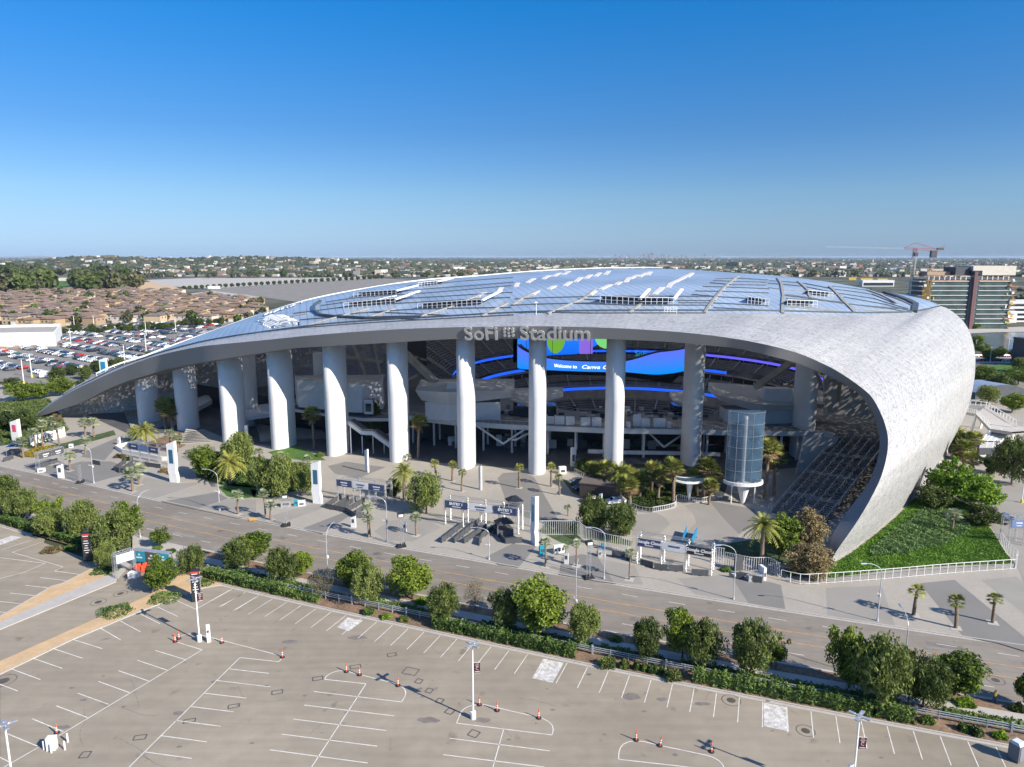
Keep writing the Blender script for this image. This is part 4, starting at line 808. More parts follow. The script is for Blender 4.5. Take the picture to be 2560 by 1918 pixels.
# sloping raker beams
m_raker = M('raker_beam', (.36, .32, .26), .7, var=.15, scale=.4)
for (x0, y0, Y0), (x1, y1, Y1), w_ in (((1010, 880, 214), (1090, 957, 206), 1.7), ((880, 855, 232), (925, 965, 222), .8), ((935, 855, 232), (955, 965, 224), .8), ((1980, 905, 186), (1890, 968, 196), 1.6), ((1010, 955, 214), (1045, 938, 210), .8), ((2038, 930, 184), (2056, 958, 190), .5), ((2100, 950, 178), (2096, 1000, 186), 1.0), ((775, 880, 235), (960, 905, 228), .9)):
    b = MB(); b.bar(pt(x0, y0, Y0) - SO, pt(x1, y1, Y1) - SO, w_, m_raker); b.build('raker_beam', stad)
# inner grey walls seen through the right and left bays
b = MB()
for P in (((2060, 935), (2160, 985), (2180, 1050), (2060, 1030), 192), ((2010, 1092), (2100, 1092), (2050, 1170), (1990, 1185), 176)):
    b = MB(); Y = P[4]; V = [pt(x, y, Y) - SO for x, y in P[:4]]; b.add(V + [v + Vector((0, .5, 0)) for v in V], [(0, 1, 2, 3), (7, 6, 5, 4), (0, 4, 5, 1), (1, 5, 6, 2), (2, 6, 7, 3), (3, 7, 4, 0)], m_pav); b.build('interior_wall', stad)
for x, y, w_, h_ in ((1376, 1058, 2.2, 1.8), (1399, 1060, 2.6, 2.2), (1425, 1061, 2.4, 2.2), (1463, 1063, 2.6, 2.1), (1491, 1064, 2.5, 2.1), (1592, 1064, 2.0, 3.0), (1613, 1066, 2.2, 2.1), (1648, 1066, 3.2, 2.2), (1672, 1068, 1.0, 1.4), (1570, 1066, 1.0, 1.2)):
    r = ray(x, y); t = (DZ - H) / r[2]; b = MB(); b.box((r[0] * t - SO.x, r[1] * t - SO.y, DZ), (w_, 1.6, h_), offw); b.build('deck_kiosk', stad)
random.seed(11)
for i in range(70):
    b = MB(); x = random.uniform(1150, 2060); r = ray(x, random.uniform(1018, 1052)); t = (DZ - H) / r[2]; b.box((r[0] * t - SO.x, r[1] * t - SO.y, DZ), (random.uniform(.5, 2.2), random.uniform(.5, 1.4), random.uniform(.5, 1.4)), random.choice([dgrey, m_aisle, m_slab, dark])); b.build('deck_furniture', stad)
# stairs
def stair(a0, a1, c0, c1, name, mat, n, rails=4, edge=None):
    """a0,a1: bottom corners, c0,c1: top corners"""
    b = MB(); a0, a1, c0, c1 = [Vector(p) - SO for p in (a0, a1, c0, c1)]
    for i in range(n):
        t0, t1 = i / n, (i + 1) / n; land = (i % 14) in (12, 13); z = a0.z + (c0.z - a0.z) * t0; P = [a0.lerp(c0, t0), a1.lerp(c1, t0), a1.lerp(c1, t1), a0.lerp(c0, t1)]; z1 = a0.z + (c0.z - a0.z) * t1
        b.prism([(p.x, p.y) for p in P], z - .25, z1, mat if not land else m_plzm)
    o = b.build(name, stad); b = MB(); up = Vector((0, 0, 1.0))
    for k in range(rails + 1):
        f = k / rails; p, q = a0.lerp(a1, f), c0.lerp(c1, f); m_ = int((q - p).length / 2.2)
        for i in range(m_ + 1): r = p.lerp(q, i / m_); b.bar(r, r + up, .09, steel)
        for i in range(m_): b.bar(p.lerp(q, i / m_) + up, p.lerp(q, (i + 1) / m_) + up, .11 if 0 < k < rails else .16, steel)
    b.build('stair_handrail', o)
    if edge:
        b = MB(); b.bar(a0 + Vector((0, 0, .1)), c0 + Vector((0, 0, .1)), .35, edge, 1.1); b.bar(a1 + Vector((0, 0, .1)), c1 + Vector((0, 0, .1)), .35, edge, 1.1); b.build('stair_stringer', o)
    return o
m_step = M('dark_stone_steps', (.12, .115, .11), .7, var=.15, scale=.5, fine=.2, fscale=4)
gA, gB = g(1928, 1282), g(2052, 1322)
stair((*gA, .15), (*gB, .15), (87, 183, DZ), (98, 178.5, DZ), 'grand_stair', m_step, 56, 6)
b = MB(); P = [pt(868, 1055, 197), pt(905, 1082, 194), pt(932, 1083, 193), pt(985, 1122, 190)]
for a, c in zip(P, P[1:]):
    for k in range(8):
        p = a.lerp(c, k / 8) - SO; q = a.lerp(c, (k + 1) / 8) - SO; b.add([p, q, q + Vector((1, 4.5, 0)), p + Vector((1, 4.5, 0))], [(0, 1, 2, 3)], m_step); b.bar(p + Vector((0, 0, 1)), q + Vector((0, 0, 1)), .09, steel); b.bar(p, p + Vector((0, 0, 1)), .07, steel)
    b.bar(a - SO, c - SO, .5, m_slab, 1.1)
for x, y in ((876, 1068), (905, 1090), (932, 1090), (960, 1110)): q = pt(x, y, 195) - SO; b.bar((q.x, q.y, 0), q, .25, m_slab)
b.build('side_stair', stad)
# stepped mound and ramps under the left bays
b = MB()
V = [pt(x, y, Y) - SO for x, y, Y in ((455, 1110, 0) if 0 else (455, 1108, 208), (530, 1108, 208), (475, 1070, 212))]
q = [(*g(*T1(1555, 455)), .13), (*g(*T1(1840, 442)), .13), (*g(*T1(1605, 318), 4.2), 4.2), (*g(*T1(1690, 330), 3.4), 3.4)]; V = [(p[0] - SO.x, p[1] - SO.y, p[2]) for p in q]
b.add(V + [(v[0], v[1] + .3, 0) for v in V], [(0, 1, 3, 2), (2, 3, 7, 6), (0, 2, 6, 4), (3, 1, 5, 7)], m_plzm)
for i in range(1, 9):
    f = i / 9; A, B_ = Vector(V[0]).lerp(Vector(V[2]), f), Vector(V[1]).lerp(Vector(V[3]), f); b.bar(A + Vector((0, -.05, .05)), B_ + Vector((0, -.05, .05)), .16, m_step)
b.build('terraced_steps', stad)
b = MB()
for P, z0, z1, mt in (([(560, 985), (690, 960), (700, 985), (600, 1020)], 3, 4, m_step), ([(590, 1020), (700, 1005), (720, 1030), (600, 1045)], 5.0, 6.0, m_pavs), ([(480, 1000), (520, 985), (530, 1000), (490, 1020)], 3, 4.5, m_pavs), ([(300, 1010), (420, 1000), (460, 1060), (330, 1075)], .2, .5, m_deck), ([(640, 1060), (800, 1075), (830, 1090), (650, 1100)], .3, 1.0, m_plzm)):
    b.prism([(x - SO.x, y - SO.y) for x, y in [g(*p, z1) for p in P]], z0, z1, mt)
b.build('terrace_slabs', stad)
# glass lift tower standing in front of the deck
tw = empty('glass_tower', (*g(1858, 1262), .12), label='curved blue glass lift tower on a white funnel base in front of the deck', cat='tower')
m_gls = M('blue_tower_glass', (.08, .15, .23), .12, var=.3, scale=.35, spec=.8, alpha=.45)
b = MB(); z0, z1, rr = 5.4, 21.4, 4.0; n = 18
P = [];
for z in (z0, z1):
    for i in range(n + 1): t = R(180 + 180 * i / n); P.append((rr * math.cos(t), rr * math.sin(t) * .75 + 1.2, z))
b.add(P, [(i, i + 1, n + 2 + i, n + 1 + i) for i in range(n)] + [(0, n + 1, 2 * n + 1, n)], m_gls); b.build('glass_skin', tw)
b = MB()
for z in [z0 + i * (z1 - z0) / 6 for i in range(7)]:
    for i in range(n): t0, t1 = R(180 + 180 * i / n), R(180 + 180 * (i + 1) / n); q = 4.06; b.bar((q * math.cos(t0), q * math.sin(t0) * .75 + 1.2, z), (q * math.cos(t1), q * math.sin(t1) * .75 + 1.2, z), .06, steel)
for i in range(0, n + 1, 5): t = R(180 + 180 * i / n); b.bar((4.06 * math.cos(t), 4.06 * math.sin(t) * .75 + 1.2, z0), (4.06 * math.cos(t), 4.06 * math.sin(t) * .75 + 1.2, z1), .05, steel)
b.build('glazing_bars', tw)
b = MB()
for i in range(n): t0, t1 = R(180 + 180 * i / n), R(180 + 180 * (i + 1) / n); q = 4.3; b.bar((q * math.cos(t0), q * math.sin(t0) * .75 + 1.2, z0 - .3), (q * math.cos(t1), q * math.sin(t1) * .75 + 1.2, z0 - .3), .35, white, .7)
b.cyl((0, .5, 0), (0, .5, 4.8), .35, 1.6, white, 14); b.cyl((0, 1.5, 5), (0, 1.5, 20), .5, .5, m_slab, 8); b.build('funnel_base', tw)
b = MB()
for x in (-2.6, 2.6): b.cyl((x, .6, 0), (x, .6, 5), .13, .13, white, 6)
b.build('support_poles', tw)
# small curved canopy beside it
ca = empty('entrance_canopy', (*g(1722, 1255), .12), label='small curved white canopy on a funnel post beside the tenth column', cat='canopy')
b = MB(); n = 12
for i in range(n):
    t0, t1 = -1 + 2 * i / n, -1 + 2 * (i + 1) / n; f = lambda t: (4.2 * t, -.5 - 1.2 * (1 - t * t), 4.9 + .5 * t * t)
    a, c = Vector(f(t0)), Vector(f(t1)); b.add([a, c, c + Vector((0, 4, 0)), a + Vector((0, 4, 0))], [(0, 1, 2, 3)], m_gls); b.bar(a, c, .35, white, .4); b.bar(a + Vector((0, 4, 0)), c + Vector((0, 4, 0)), .2, white)
b.build('canopy_roof', ca); b = MB(); b.cyl((0, 0, 0), (0, 0, 4.6), .15, .8, white, 12); b.cyl((-3, 2, 0), (-2.6, 2, 4.9), .1, .1, steel, 6); b.build('canopy_post', ca)
# hanging oval video board
vb = empty('video_board', (34, 262, 19), label='oval double-sided video board glowing blue, hung over the field inside the stadium', cat='video board')
def ledgrad(name, cA, cB, z0, z1, es=1.0):
    m = bpy.data.materials.new(name); m.use_nodes = True; t = m.node_tree; N = t.nodes; L = t.links; b = N['Principled BSDF']; b.inputs['Base Color'].default_value = (.01, .01, .02, 1); b.inputs['Roughness'].default_value = .4
    geo = N.new('ShaderNodeNewGeometry'); sx = N.new('ShaderNodeSeparateXYZ'); L.new(geo.outputs['Position'], sx.inputs[0]); mr = N.new('ShaderNodeMapRange'); mr.inputs[1].default_value = z0; mr.inputs[2].default_value = z1; L.new(sx.outputs[2], mr.inputs[0])
    cr = N.new('ShaderNodeValToRGB'); cr.color_ramp.elements[0].color = (*cA, 1); cr.color_ramp.elements[1].color = (*cB, 1); L.new(mr.outputs[0], cr.inputs[0]); L.new(cr.outputs[0], b.inputs['Emission Color']); b.inputs['Emission Strength'].default_value = es; return m
m_vb = ledgrad('screen_gradient', (.0, .17, .62), (.08, .10, .60), 15.0, 23.5); m_vf = ledgrad('screen_blue', (.0, .08, .58), (.01, .13, .65), 14, 24)
VA, VB_ = 32.0, 21.0
def vpt(t, z): return Vector((VA * math.cos(t), VB_ * math.sin(t), z - 19))
def band(t0, t1, lo, hi, mat, name, n=48, thick=1.2, parent=None):
    b = MB(); P = []
    for i in range(n + 1):
        t = t0 + (t1 - t0) * i / n; P += [vpt(t, lo(t)), vpt(t, hi(t))]
    b.add(P, [(2 * i, 2 * i + 2, 2 * i + 3, 2 * i + 1) for i in range(n)], mat); Q = [Vector((p.x * 1.045, p.y * 1.045, p.z)) for p in P]
    return b.build(name, parent or vb)
def frame_band(t0, t1, lo, hi, k0, k1, mat, name, n=48):
    b = MB(); P = []
    for i in range(n + 1):
        t = t0 + (t1 - t0) * i / n
        for k, z in ((k0, lo(t)), (k1, lo(t)), (k1, hi(t)), (k0, hi(t))): q = vpt(t, z); P.append(Vector((q.x * k, q.y * k, q.z)))
    fs = []
    for i in range(n):
        for j in range(4): fs.append((4 * i + j, 4 * i + (j + 1) % 4, 4 * (i + 1) + (j + 1) % 4, 4 * (i + 1) + j))
    b.add(P, fs, mat); return b.build(name, vb)
def sm(t): return abs(math.cos(t)) ** 5
def sq(t): u = min(1, max(0, (math.cos(t) - .08) / .5)); return u * u * (3 - 2 * u)
nlo = lambda t: 16.1 - 1.5 * sq(t) - (1.6 * sm(t) if math.cos(t) < 0 else -.3 * sm(t)); nhi = lambda t: 19.6 + 2.9 * sq(t) + (3.2 if math.cos(t) < 0 else .6) * sm(t)
flo = lambda t: 16.6 + 8.6 * min(1, max(0, (1.85 - t) / .55)) ** 1.3 if t < 1.85 else 16.6; fhi = lambda t: 25.6
frame_band(math.pi, 2 * math.pi, lambda t: nlo(t) - .35, lambda t: nhi(t) + .35, .95, .995, dark, 'near_frame'); frame_band(0, math.pi, lambda t: flo(t) - .35, lambda t: fhi(t) + .3, 1.005, 1.05, dark, 'far_frame')
near = band(math.pi, 2 * math.pi, nlo, nhi, m_vb, 'near_screen'); far = band(0, math.pi, flo, fhi, m_vf, 'far_screen')
def blob(t0, t1, z0, z1, mat, name, par, k=.985, shape=0):
    b = MB(); P = []; n = 18
    for i in range(n):
        a = 2 * math.pi * i / n; t = (t0 + t1) / 2 + (t1 - t0) / 2 * math.cos(a); z = (z0 + z1) / 2 + (z1 - z0) / 2 * math.sin(a)
        if shape: t = t0 if math.cos(a) < 0 else t1; z = z0 + (z1 - z0) * (.5 + .5 * math.sin(a))
        q = vpt(t, z); P.append((q.x * k, q.y * k, q.z))
    b.add(P, [tuple(range(n))], mat); return b.build(name, par)
m_g1 = M('screen_green', (.02, .05, .01), var=0, emit=(.16, .42, .04), es=.6); m_g2 = M('screen_violet', (.02, .02, .05), var=0, emit=(.22, .12, .62), es=.7); m_g3 = M('screen_lime', (.02, .05, .02), var=0, emit=(.16, .50, .16), es=.8)
blob(R(130), R(114), 17.3, 29, m_g1, 'screen_shape', far); blob(R(103), R(93), 16.7, 25.5, m_g2, 'screen_shape', far, shape=1); blob(R(92), R(74), 18.8, 30, m_g3, 'screen_shape', far)
m_txt = M('lit_white_text', (.8, .8, .8), var=0, emit=(.8, .85, 1), es=1.0)
for s, px, w_, sh in (('Welcome to', 1414, 60, 0), ('Canva Create', 1506, 98, .28)):
    o = text_mesh('screen_text', s, 1.9, m_txt, .02, near, shear=sh); xs = [v.co.x for v in o.data.vertices]; cx = (max(xs) + min(xs)) / 2; W = max(xs) - min(xs)
    t = min([R(200 + k) for k in range(140)], key=lambda t: abs(proj(*(vpt(t, 17.6) + Vector((34, 262, 19))))[0] - px)); k = (w_ / 7.2) / W
    for v in o.data.vertices:
        tt = t + (v.co.x - cx) * k / 30.5; q = vpt(tt, 17.7 - .02 * math.degrees(0) + v.co.y * .95); v.co = Vector((q.x * 1.008, q.y * 1.008 - .05, q.z + v.co.z))
for i in range(14): b = MB(); t = 2 * math.pi * i / 14; q = vpt(t, 24 if t < math.pi else nhi(t)); b.bar(q, q + Vector((0, 0, 38 - 19 - q.z)), .14, dark); b.build('hanging_cable', vb)
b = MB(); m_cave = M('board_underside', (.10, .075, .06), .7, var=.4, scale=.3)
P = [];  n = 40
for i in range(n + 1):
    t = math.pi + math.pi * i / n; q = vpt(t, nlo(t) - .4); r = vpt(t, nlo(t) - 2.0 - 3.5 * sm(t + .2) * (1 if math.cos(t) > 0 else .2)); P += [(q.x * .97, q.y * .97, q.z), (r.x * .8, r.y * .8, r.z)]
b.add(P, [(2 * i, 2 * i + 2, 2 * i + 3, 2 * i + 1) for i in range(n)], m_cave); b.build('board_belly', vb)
# ------------------------------------------------------------------ trees and plants
m_bark = M('bark', (.13, .10, .075), .9, var=.2, scale=2); m_ptrunk = M('palm_trunk', (.20, .15, .105), .9, var=.25, scale=3)
lf_pep = leafmat('pepper_leaves', (.055, .085, .020), (.235, .285, .075), .9); lf_green = leafmat('bright_leaves', (.055, .095, .013), (.22, .29, .038), .8)
lf_olive = leafmat('brown_olive_leaves', (.12, .095, .045), (.32, .25, .12), .8); lf_dark = leafmat('dark_leaves', (.035, .06, .016), (.13, .17, .045), .6); lf_hedge = leafmat('hedge_leaves', (.045, .095, .022), (.17, .25, .06), 1.1)
lf_palm = leafmat('palm_fronds', (.10, .13, .025), (.34, .34, .08), .7, .15); lf_blue = leafmat('blue_palm_fronds', (.14, .18, .10), (.36, .39, .23), .7, .15); lf_thatch = leafmat('dry_fronds', (.16, .11, .05), (.28, .20, .10), .9, .1)
lf_grass = leafmat('grass_blades', (.07, .15, .018), (.15, .28, .03), .35); lf_lav = leafmat('sage_leaves', (.11, .19, .06), (.20, .30, .11), .8)
lf_lime = leafmat('lime_leaves', (.085, .17, .015), (.25, .38, .04), .9); lf_sparse = leafmat('sparse_leaves', (.10, .09, .045), (.22, .19, .10), .9)
def quads(C, U, W):
    """C centres, U half-length vectors, W half-width vectors -> (n*4,3)"""
    return np.stack([C - U - W, C + U * .6 - W * 1.2, C + U, C - U * .2 + W], 1).reshape(-1, 3)
def crown_mesh(name, mat, shape, n_cl=90, n_lf=60, leaf=.16, droop=0.0, clr=.16, seed=0, hollow=.35, trunk_top=None):
    """unit crown: z from 0 to 1, radius about .5; shape: 'round' 'umbrella' 'tall' 'box' """
    rs = np.random.RandomState(seed); C = []
    lobes = rs.normal(size=(9, 3)); lobes /= np.linalg.norm(lobes, axis=1)[:, None]; la = rs.uniform(-.3, .34, 9)
    while len(C) < n_cl:
        d = rs.normal(size=3); d /= np.linalg.norm(d); r = rs.uniform(hollow if shape != 'umbrella' else .05, 1) ** .6
        r *= 1 + sum(la[i] * max(0, d @ lobes[i]) ** 2 for i in range(7))
        p = d * r
        if shape == 'umbrella': p[2] = p[2] * .55 if p[2] > 0 else p[2] * .22; p[2] = p[2] / 1.1 + .42; p[:2] *= .5; p[2] *= 1.0
        elif False: p[:2] *= .42 * (1.12 - .35 * abs(p[2])); p[2] = p[2] * .5 + .5
        elif shape == 'droop': p[:2] *= .46; p[2] = (p[2] * .5 + .5) if p[2] > 0 else .5 + p[2] * .5; 
        else: p[:2] *= .46; p[2] = p[2] * .48 + .5
        C.append(p)
    C = np.array(C); n = n_cl * n_lf; cc = np.repeat(C, n_lf, 0); rad = np.repeat(clr * rs.uniform(.6, 1.25, n_cl), n_lf)
    o = rs.normal(size=(n, 3)); o /= np.linalg.norm(o, axis=1)[:, None]; o *= (rad * rs.uniform(.25, 1, n) ** .5)[:, None]
    if droop: o[:, 2] = o[:, 2] * 1.5 - rad * .6
    P = cc + o; U = rs.normal(size=(n, 3)); U[:, 2] -= droop * 2.5; U /= np.linalg.norm(U, axis=1)[:, None]; W = np.cross(U, rs.normal(size=(n, 3))); W /= np.linalg.norm(W, axis=1)[:, None]
    lw = leaf * rs.uniform(.6, 1.2, n)[:, None]; asp = .35 if droop else .6
    return fast_mesh(name, quads(P, U * lw * .5, W * lw * .5 * asp), 4, mat)
def trunk_builder(r, h, limbs, seed, top=.75):
    rr = random.Random(seed); b = MB(); a = Vector((0, 0, 0)); m = Vector((rr.uniform(-.02, .02), rr.uniform(-.02, .02), h)); b.cyl(a, m, r, r * .7, m_bark, 7)
    for i in range(limbs):
        t = 2 * math.pi * i / limbs + rr.uniform(-.4, .4); e = Vector((math.cos(t) * rr.uniform(.14, .3), math.sin(t) * rr.uniform(.14, .3), h + (top - h) * rr.uniform(.6, 1))); k = m.lerp(e, .5) + Vector((0, 0, .04)); b.cyl(m, k, r * .55, r * .38, m_bark, 5); b.cyl(k, e, r * .38, r * .15, m_bark, 5)
        for _ in range(2): f = k + Vector((rr.uniform(-.15, .15), rr.uniform(-.15, .15), rr.uniform(.08, .22))); b.cyl(k, f, r * .25, r * .1, m_bark, 4)
    return b
def make_tree(name, mat, shape, z0=.28, label='x', cat='tree', r=.028, limbs=6, seed=0, **k):
    """unit tree: total height 1, crown width 1 (scaled on placing)"""
    t = empty(name, label=label, cat=cat); tr = trunk_builder(r, z0 + .03, limbs, seed, top=.8).build('trunk', t)
    me = crown_mesh('crown', mat, shape, seed=seed, **k); 
    co = np.empty(len(me.vertices) * 3, np.float32); me.vertices.foreach_get('co', co); co = co.reshape(-1, 3); co[:, :2] *= .5 / np.percentile(np.hypot(co[:, 0], co[:, 1]), 97); co[:, 2] -= np.percentile(co[:, 2], 2); co[:, 2] /= np.percentile(co[:, 2], 99); co[:, 2] = z0 * .8 + co[:, 2] * (1 - z0 * .8); me.vertices.foreach_set('co', co.ravel()); me.update()
    c = bpy.data.objects.new('crown', me); COL.objects.link(c); c.parent = t
    return reg(t, tr, c)
PEP = [make_tree('pepper_tree', lf_pep, 'droop', .24, seed=s, droop=.8, n_cl=62, n_lf=150, leaf=.075, clr=.17, cat='tree') for s in (1, 2, 3, 4, 5)]
GRN = [make_tree('shade_tree', lf_green, 'round', .30, seed=s, n_cl=64, n_lf=140, leaf=.055, clr=.155) for s in (11, 12, 13, 14)]
UMB = [make_tree('umbrella_tree', lf_green, 'umbrella', .35, seed=s, n_cl=80, n_lf=60, leaf=.06, clr=.12) for s in (21, 22)]
SPA = [make_tree('sparse_tree', lf_sparse, 'round', .30, seed=s, n_cl=90, n_lf=22, leaf=.035, clr=.15, r=.018, limbs=9) for s in (31, 32)]
OLV = [make_tree('olive_tree', lf_olive, 'round', .16, seed=s, n_cl=80, n_lf=120, leaf=.05, clr=.14) for s in (41, 42)]
DRK = [make_tree('evergreen_tree', lf_dark, 'round', .15, seed=s, n_cl=110, n_lf=60, leaf=.065, clr=.13) for s in (51, 52)]
LIM = [make_tree('lime_green_tree', lf_lime, 'umbrella', .3, seed=s, n_cl=120, n_lf=70, leaf=.06, clr=.11) for s in (61, 62)]
def put_tree(kinds, x, yb, yt, wpx, label, group, z=.12, rot=None):
    p = g(x, yb, z); Y = p[1]; fwd = Y * cp - (z - H) * sp; h = zat(yt, Y) - z; wd = wpx / F * fwd
    k = kinds[int(x * 7 + yb * 3) % len(kinds)]; 
    return place(k, (*p, z), (x * .7) % 6.28 if rot is None else rot, (wd, wd, max(1.0, h)), label, group)
GV = 'trees planted along the verge'
V = [('P', 8, 1275, 1195, 80, 'at the left end of the verge'), ('P', 62, 1300, 1227, 80, 'second in the verge row from the left'), ('G', 128, 1318, 1249, 62, 'bright top, third in the verge row'), ('P', 125, 1340, 1275, 66, 'low in front of the third verge tree'), ('P', 205, 1340, 1258, 84, 'behind the black sign pylon'),
     ('G', 318, 1352, 1266, 88, 'bright crown behind the teal banner gate'), ('P', 288, 1382, 1285, 108, 'large, between the sign pylon and the teal banner gate'), ('P', 270, 1418, 1358, 56, 'small, beside the sign pylon base'), ('U', 402, 1365, 1323, 48, 'flat-topped, alone by the driveway mouth'),
     ('P', 484, 1432, 1368, 66, 'right of the driveway by the hedge end'), ('G', 408, 1474, 1400, 82, 'neat round ball in the driveway island'), ('G', 636, 1400, 1334, 92, 'bright, behind the hedge left of the street lamp'), ('P', 597, 1428, 1352, 70, 'in front of the bright tree by the hedge'),
     ('P', 703, 1456, 1374, 84, 'over the hedge, left of the lamp post'), ('G', 757, 1438, 1380, 60, 'small bright one beside a pepper tree'), ('S', 806, 1494, 1424, 74, 'thin and brownish beside the footpath'), ('G', 880, 1468, 1388, 88, 'bright, right of the thin brown tree'), ('P', 924, 1508, 1416, 84, 'in front of the bright tree over the rail fence'),
     ('G', 1033, 1498, 1398, 116, 'wide bright dome leaning on the street edge'), ('P', 1110, 1550, 1466, 82, 'right of the wide bright dome'), ('S', 1187, 1526, 1452, 58, 'leafless-looking, between two pepper trees'), ('P', 1262, 1576, 1482, 84, 'left of the big dark-green pair'),
     ('G', 1350, 1590, 1462, 138, 'largest dome in the middle of the verge'), ('P', 1456, 1612, 1515, 80, 'right shoulder of the largest dome'), ('P', 1616, 1650, 1552, 80, 'alone behind the rail fence, right of the bare soil'), ('G', 1706, 1645, 1526, 92, 'bright top behind a pepper tree'), ('P', 1758, 1672, 1556, 96, 'in front of the bright tree right of the bare soil'),
     ('P', 1876, 1690, 1558, 112, 'wide, right of the bright pair'), ('U', 1940, 1668, 1594, 56, 'small, tucked behind the wide pepper tree'), ('G', 2122, 1720, 1580, 104, 'feathery top left of the curved lamp'), ('P', 2196, 1756, 1602, 136, 'massive, the largest of the verge'), ('P', 2306, 1772, 1648, 114, 'grey-green, right of the curved lamp'),
     ('G', 2386, 1738, 1638, 118, 'yellow-green, leaning out over the street'), ('G', 2566, 1766, 1688, 64, 'cut by the right edge of the view')]
KN = {'P': (PEP, 'drooping olive-green pepper tree'), 'G': (GRN, 'leafy green shade tree'), 'U': (UMB, 'small umbrella tree'), 'S': (SPA, 'thin sparse tree'), 'O': (OLV, 'brownish olive tree'), 'D': (DRK, 'dark evergreen'), 'L': (LIM, 'lime-green tree')}
for t_, x, yb, yt, wd, d in V: put_tree(KN[t_][0], x, yb, yt, wd, KN[t_][1] + ', ' + d, GV)
GP = 'trees on the stadium plaza'
for t_, x, yb, yt, wd, d in [('G', 516, 1196, 1122, 78, 'in the bed beside the left white totem'), ('P', 600, 1192, 1086, 76, 'tall in the bed right of the stepped mound'), ('P', 655, 1236, 1150, 66, 'left one of the row under the fifth column'), ('P', 705, 1244, 1143, 76, 'middle of the row under the fifth column'), ('P', 757, 1240, 1160, 64, 'right end of the row under the fifth column'),
                         ('P', 1066, 1284, 1188, 90, 'round ball beside the entry gate'), ('D', 985, 1240, 1200, 44, 'low behind the entry banners'), ('P', 1480, 1330, 1247, 78, 'left of the pair above the wavy fence'), ('P', 1549, 1346, 1262, 80, 'right of the pair above the wavy fence'), ('G', 1948, 1400, 1296, 84, 'bright, left of the brown clump by the shell tip'),
                         ('O', 2016, 1392, 1281, 92, 'tall, behind the shell tip'), ('O', 2022, 1442, 1364, 112, 'low, in front of the shell tip'), ('L', 2375, 1262, 1158, 104, 'left of the pair behind the lawn'), ('L', 2432, 1266, 1188, 116, 'right of the pair behind the lawn'), ('D', 2340, 1268, 1210, 90, 'shaded under the lime-green trees'), ('D', 2450, 1310, 1262, 80, 'bushy at the right end of the lawn'),
                         ('P', 2528, 1212, 1098, 84, 'tall, in front of the slatted stair house'), ('D', 2480, 1185, 1140, 50, 'low beside the slatted stair house'), ('D', 2400, 1150, 1086, 56, 'behind the shell limb by the walkway'), ('D', 745, 1045, 1010, 30, 'in the shade between the columns'), ('D', 935, 1105, 1000, 38, 'in the shade by the side stair'), ('D', 1460, 1180, 1148, 46, 'low under the palms by the parked cars')]:
    put_tree(KN[t_][0], x, yb, yt, wd, KN[t_][1] + ', ' + d, GP)
for i, (t_, x, yb, yt, wd, d) in enumerate([('G', 60, 1002, 958, 70, 'left of three by the far car park'), ('G', 100, 998, 960, 66, 'middle of three by the far car park'), ('G', 158, 988, 944, 62, 'right of three by the far car park'), ('D', 145, 945, 918, 40, 'dusty, at the lot edge'), ('D', 180, 938, 912, 34, 'by the white van'), ('D', 215, 948, 915, 34, 'left of the blue banner sign'), ('D', 205, 980, 950, 28, 'below the blue banner sign'),
                         ('D', 296, 925, 895, 44, 'right of the blue banner sign'), ('D', 245, 930, 902, 36, 'just left of the blue banner sign'), ('D', 375, 898, 882, 24, 'tiny at the roof edge'), ('D', 30, 972, 945, 40, 'at the left frame edge'), ('D', 60, 1080, 1026, 60, 'behind the pink totem'), ('D', 15, 1075, 1030, 50, 'left of the pink totem'), ('O', 142, 1065, 1036, 30, 'orange-tinted among grey palms')]): put_tree(KN[t_][0], x, yb, yt, wd, KN[t_][1] + ', ' + d, 'trees beside the far car park')
random.seed(21)
for i in range(26):      # trees along the lot edge and wall of the housing
    x = 128 + i * 17 + random.uniform(-5, 5); yb = 836 - i * .75 - (6 if i > 18 else 0) + random.uniform(-2, 2)
    put_tree(DRK, x, yb, yb - random.uniform(12, 20), random.uniform(14, 24), 'small round tree, %s from the left along the housing wall' % ordn(i), 'trees along the housing wall')
for i in range(34): 
    x = 460 + i * 15; yb = 724 - (x - 460) * .055; put_tree(DRK, x, yb, yb - 9, 11, 'clipped tree, %s from the left beside the vacant lot road' % ordn(i), 'trees along the vacant lot')
for i, (x, y) in enumerate([(2455, 886), (2498, 895), (2470, 902), (2540, 900), (2440, 868)]): put_tree(GRN, x, y, y - 28, 36, 'green tree, %s of five by the lake' % ORD[i], 'trees round the lake')
for i, (x, y, h, w_) in enumerate([(2450, 970, 52, 60), (2500, 985, 50, 62), (2545, 960, 40, 60), (2470, 1010, 44, 50), (2530, 1030, 44, 60), (2556, 880, 24, 40), (2505, 815, 18, 26), (2475, 818, 14, 22), (2440, 822, 12, 20), (2550, 930, 34, 40)]): put_tree(PEP if i % 2 else GRN, x, y, y - h, w_, 'loose green tree, %s of ten right of the shell' % ORD[i], 'trees right of the shell')
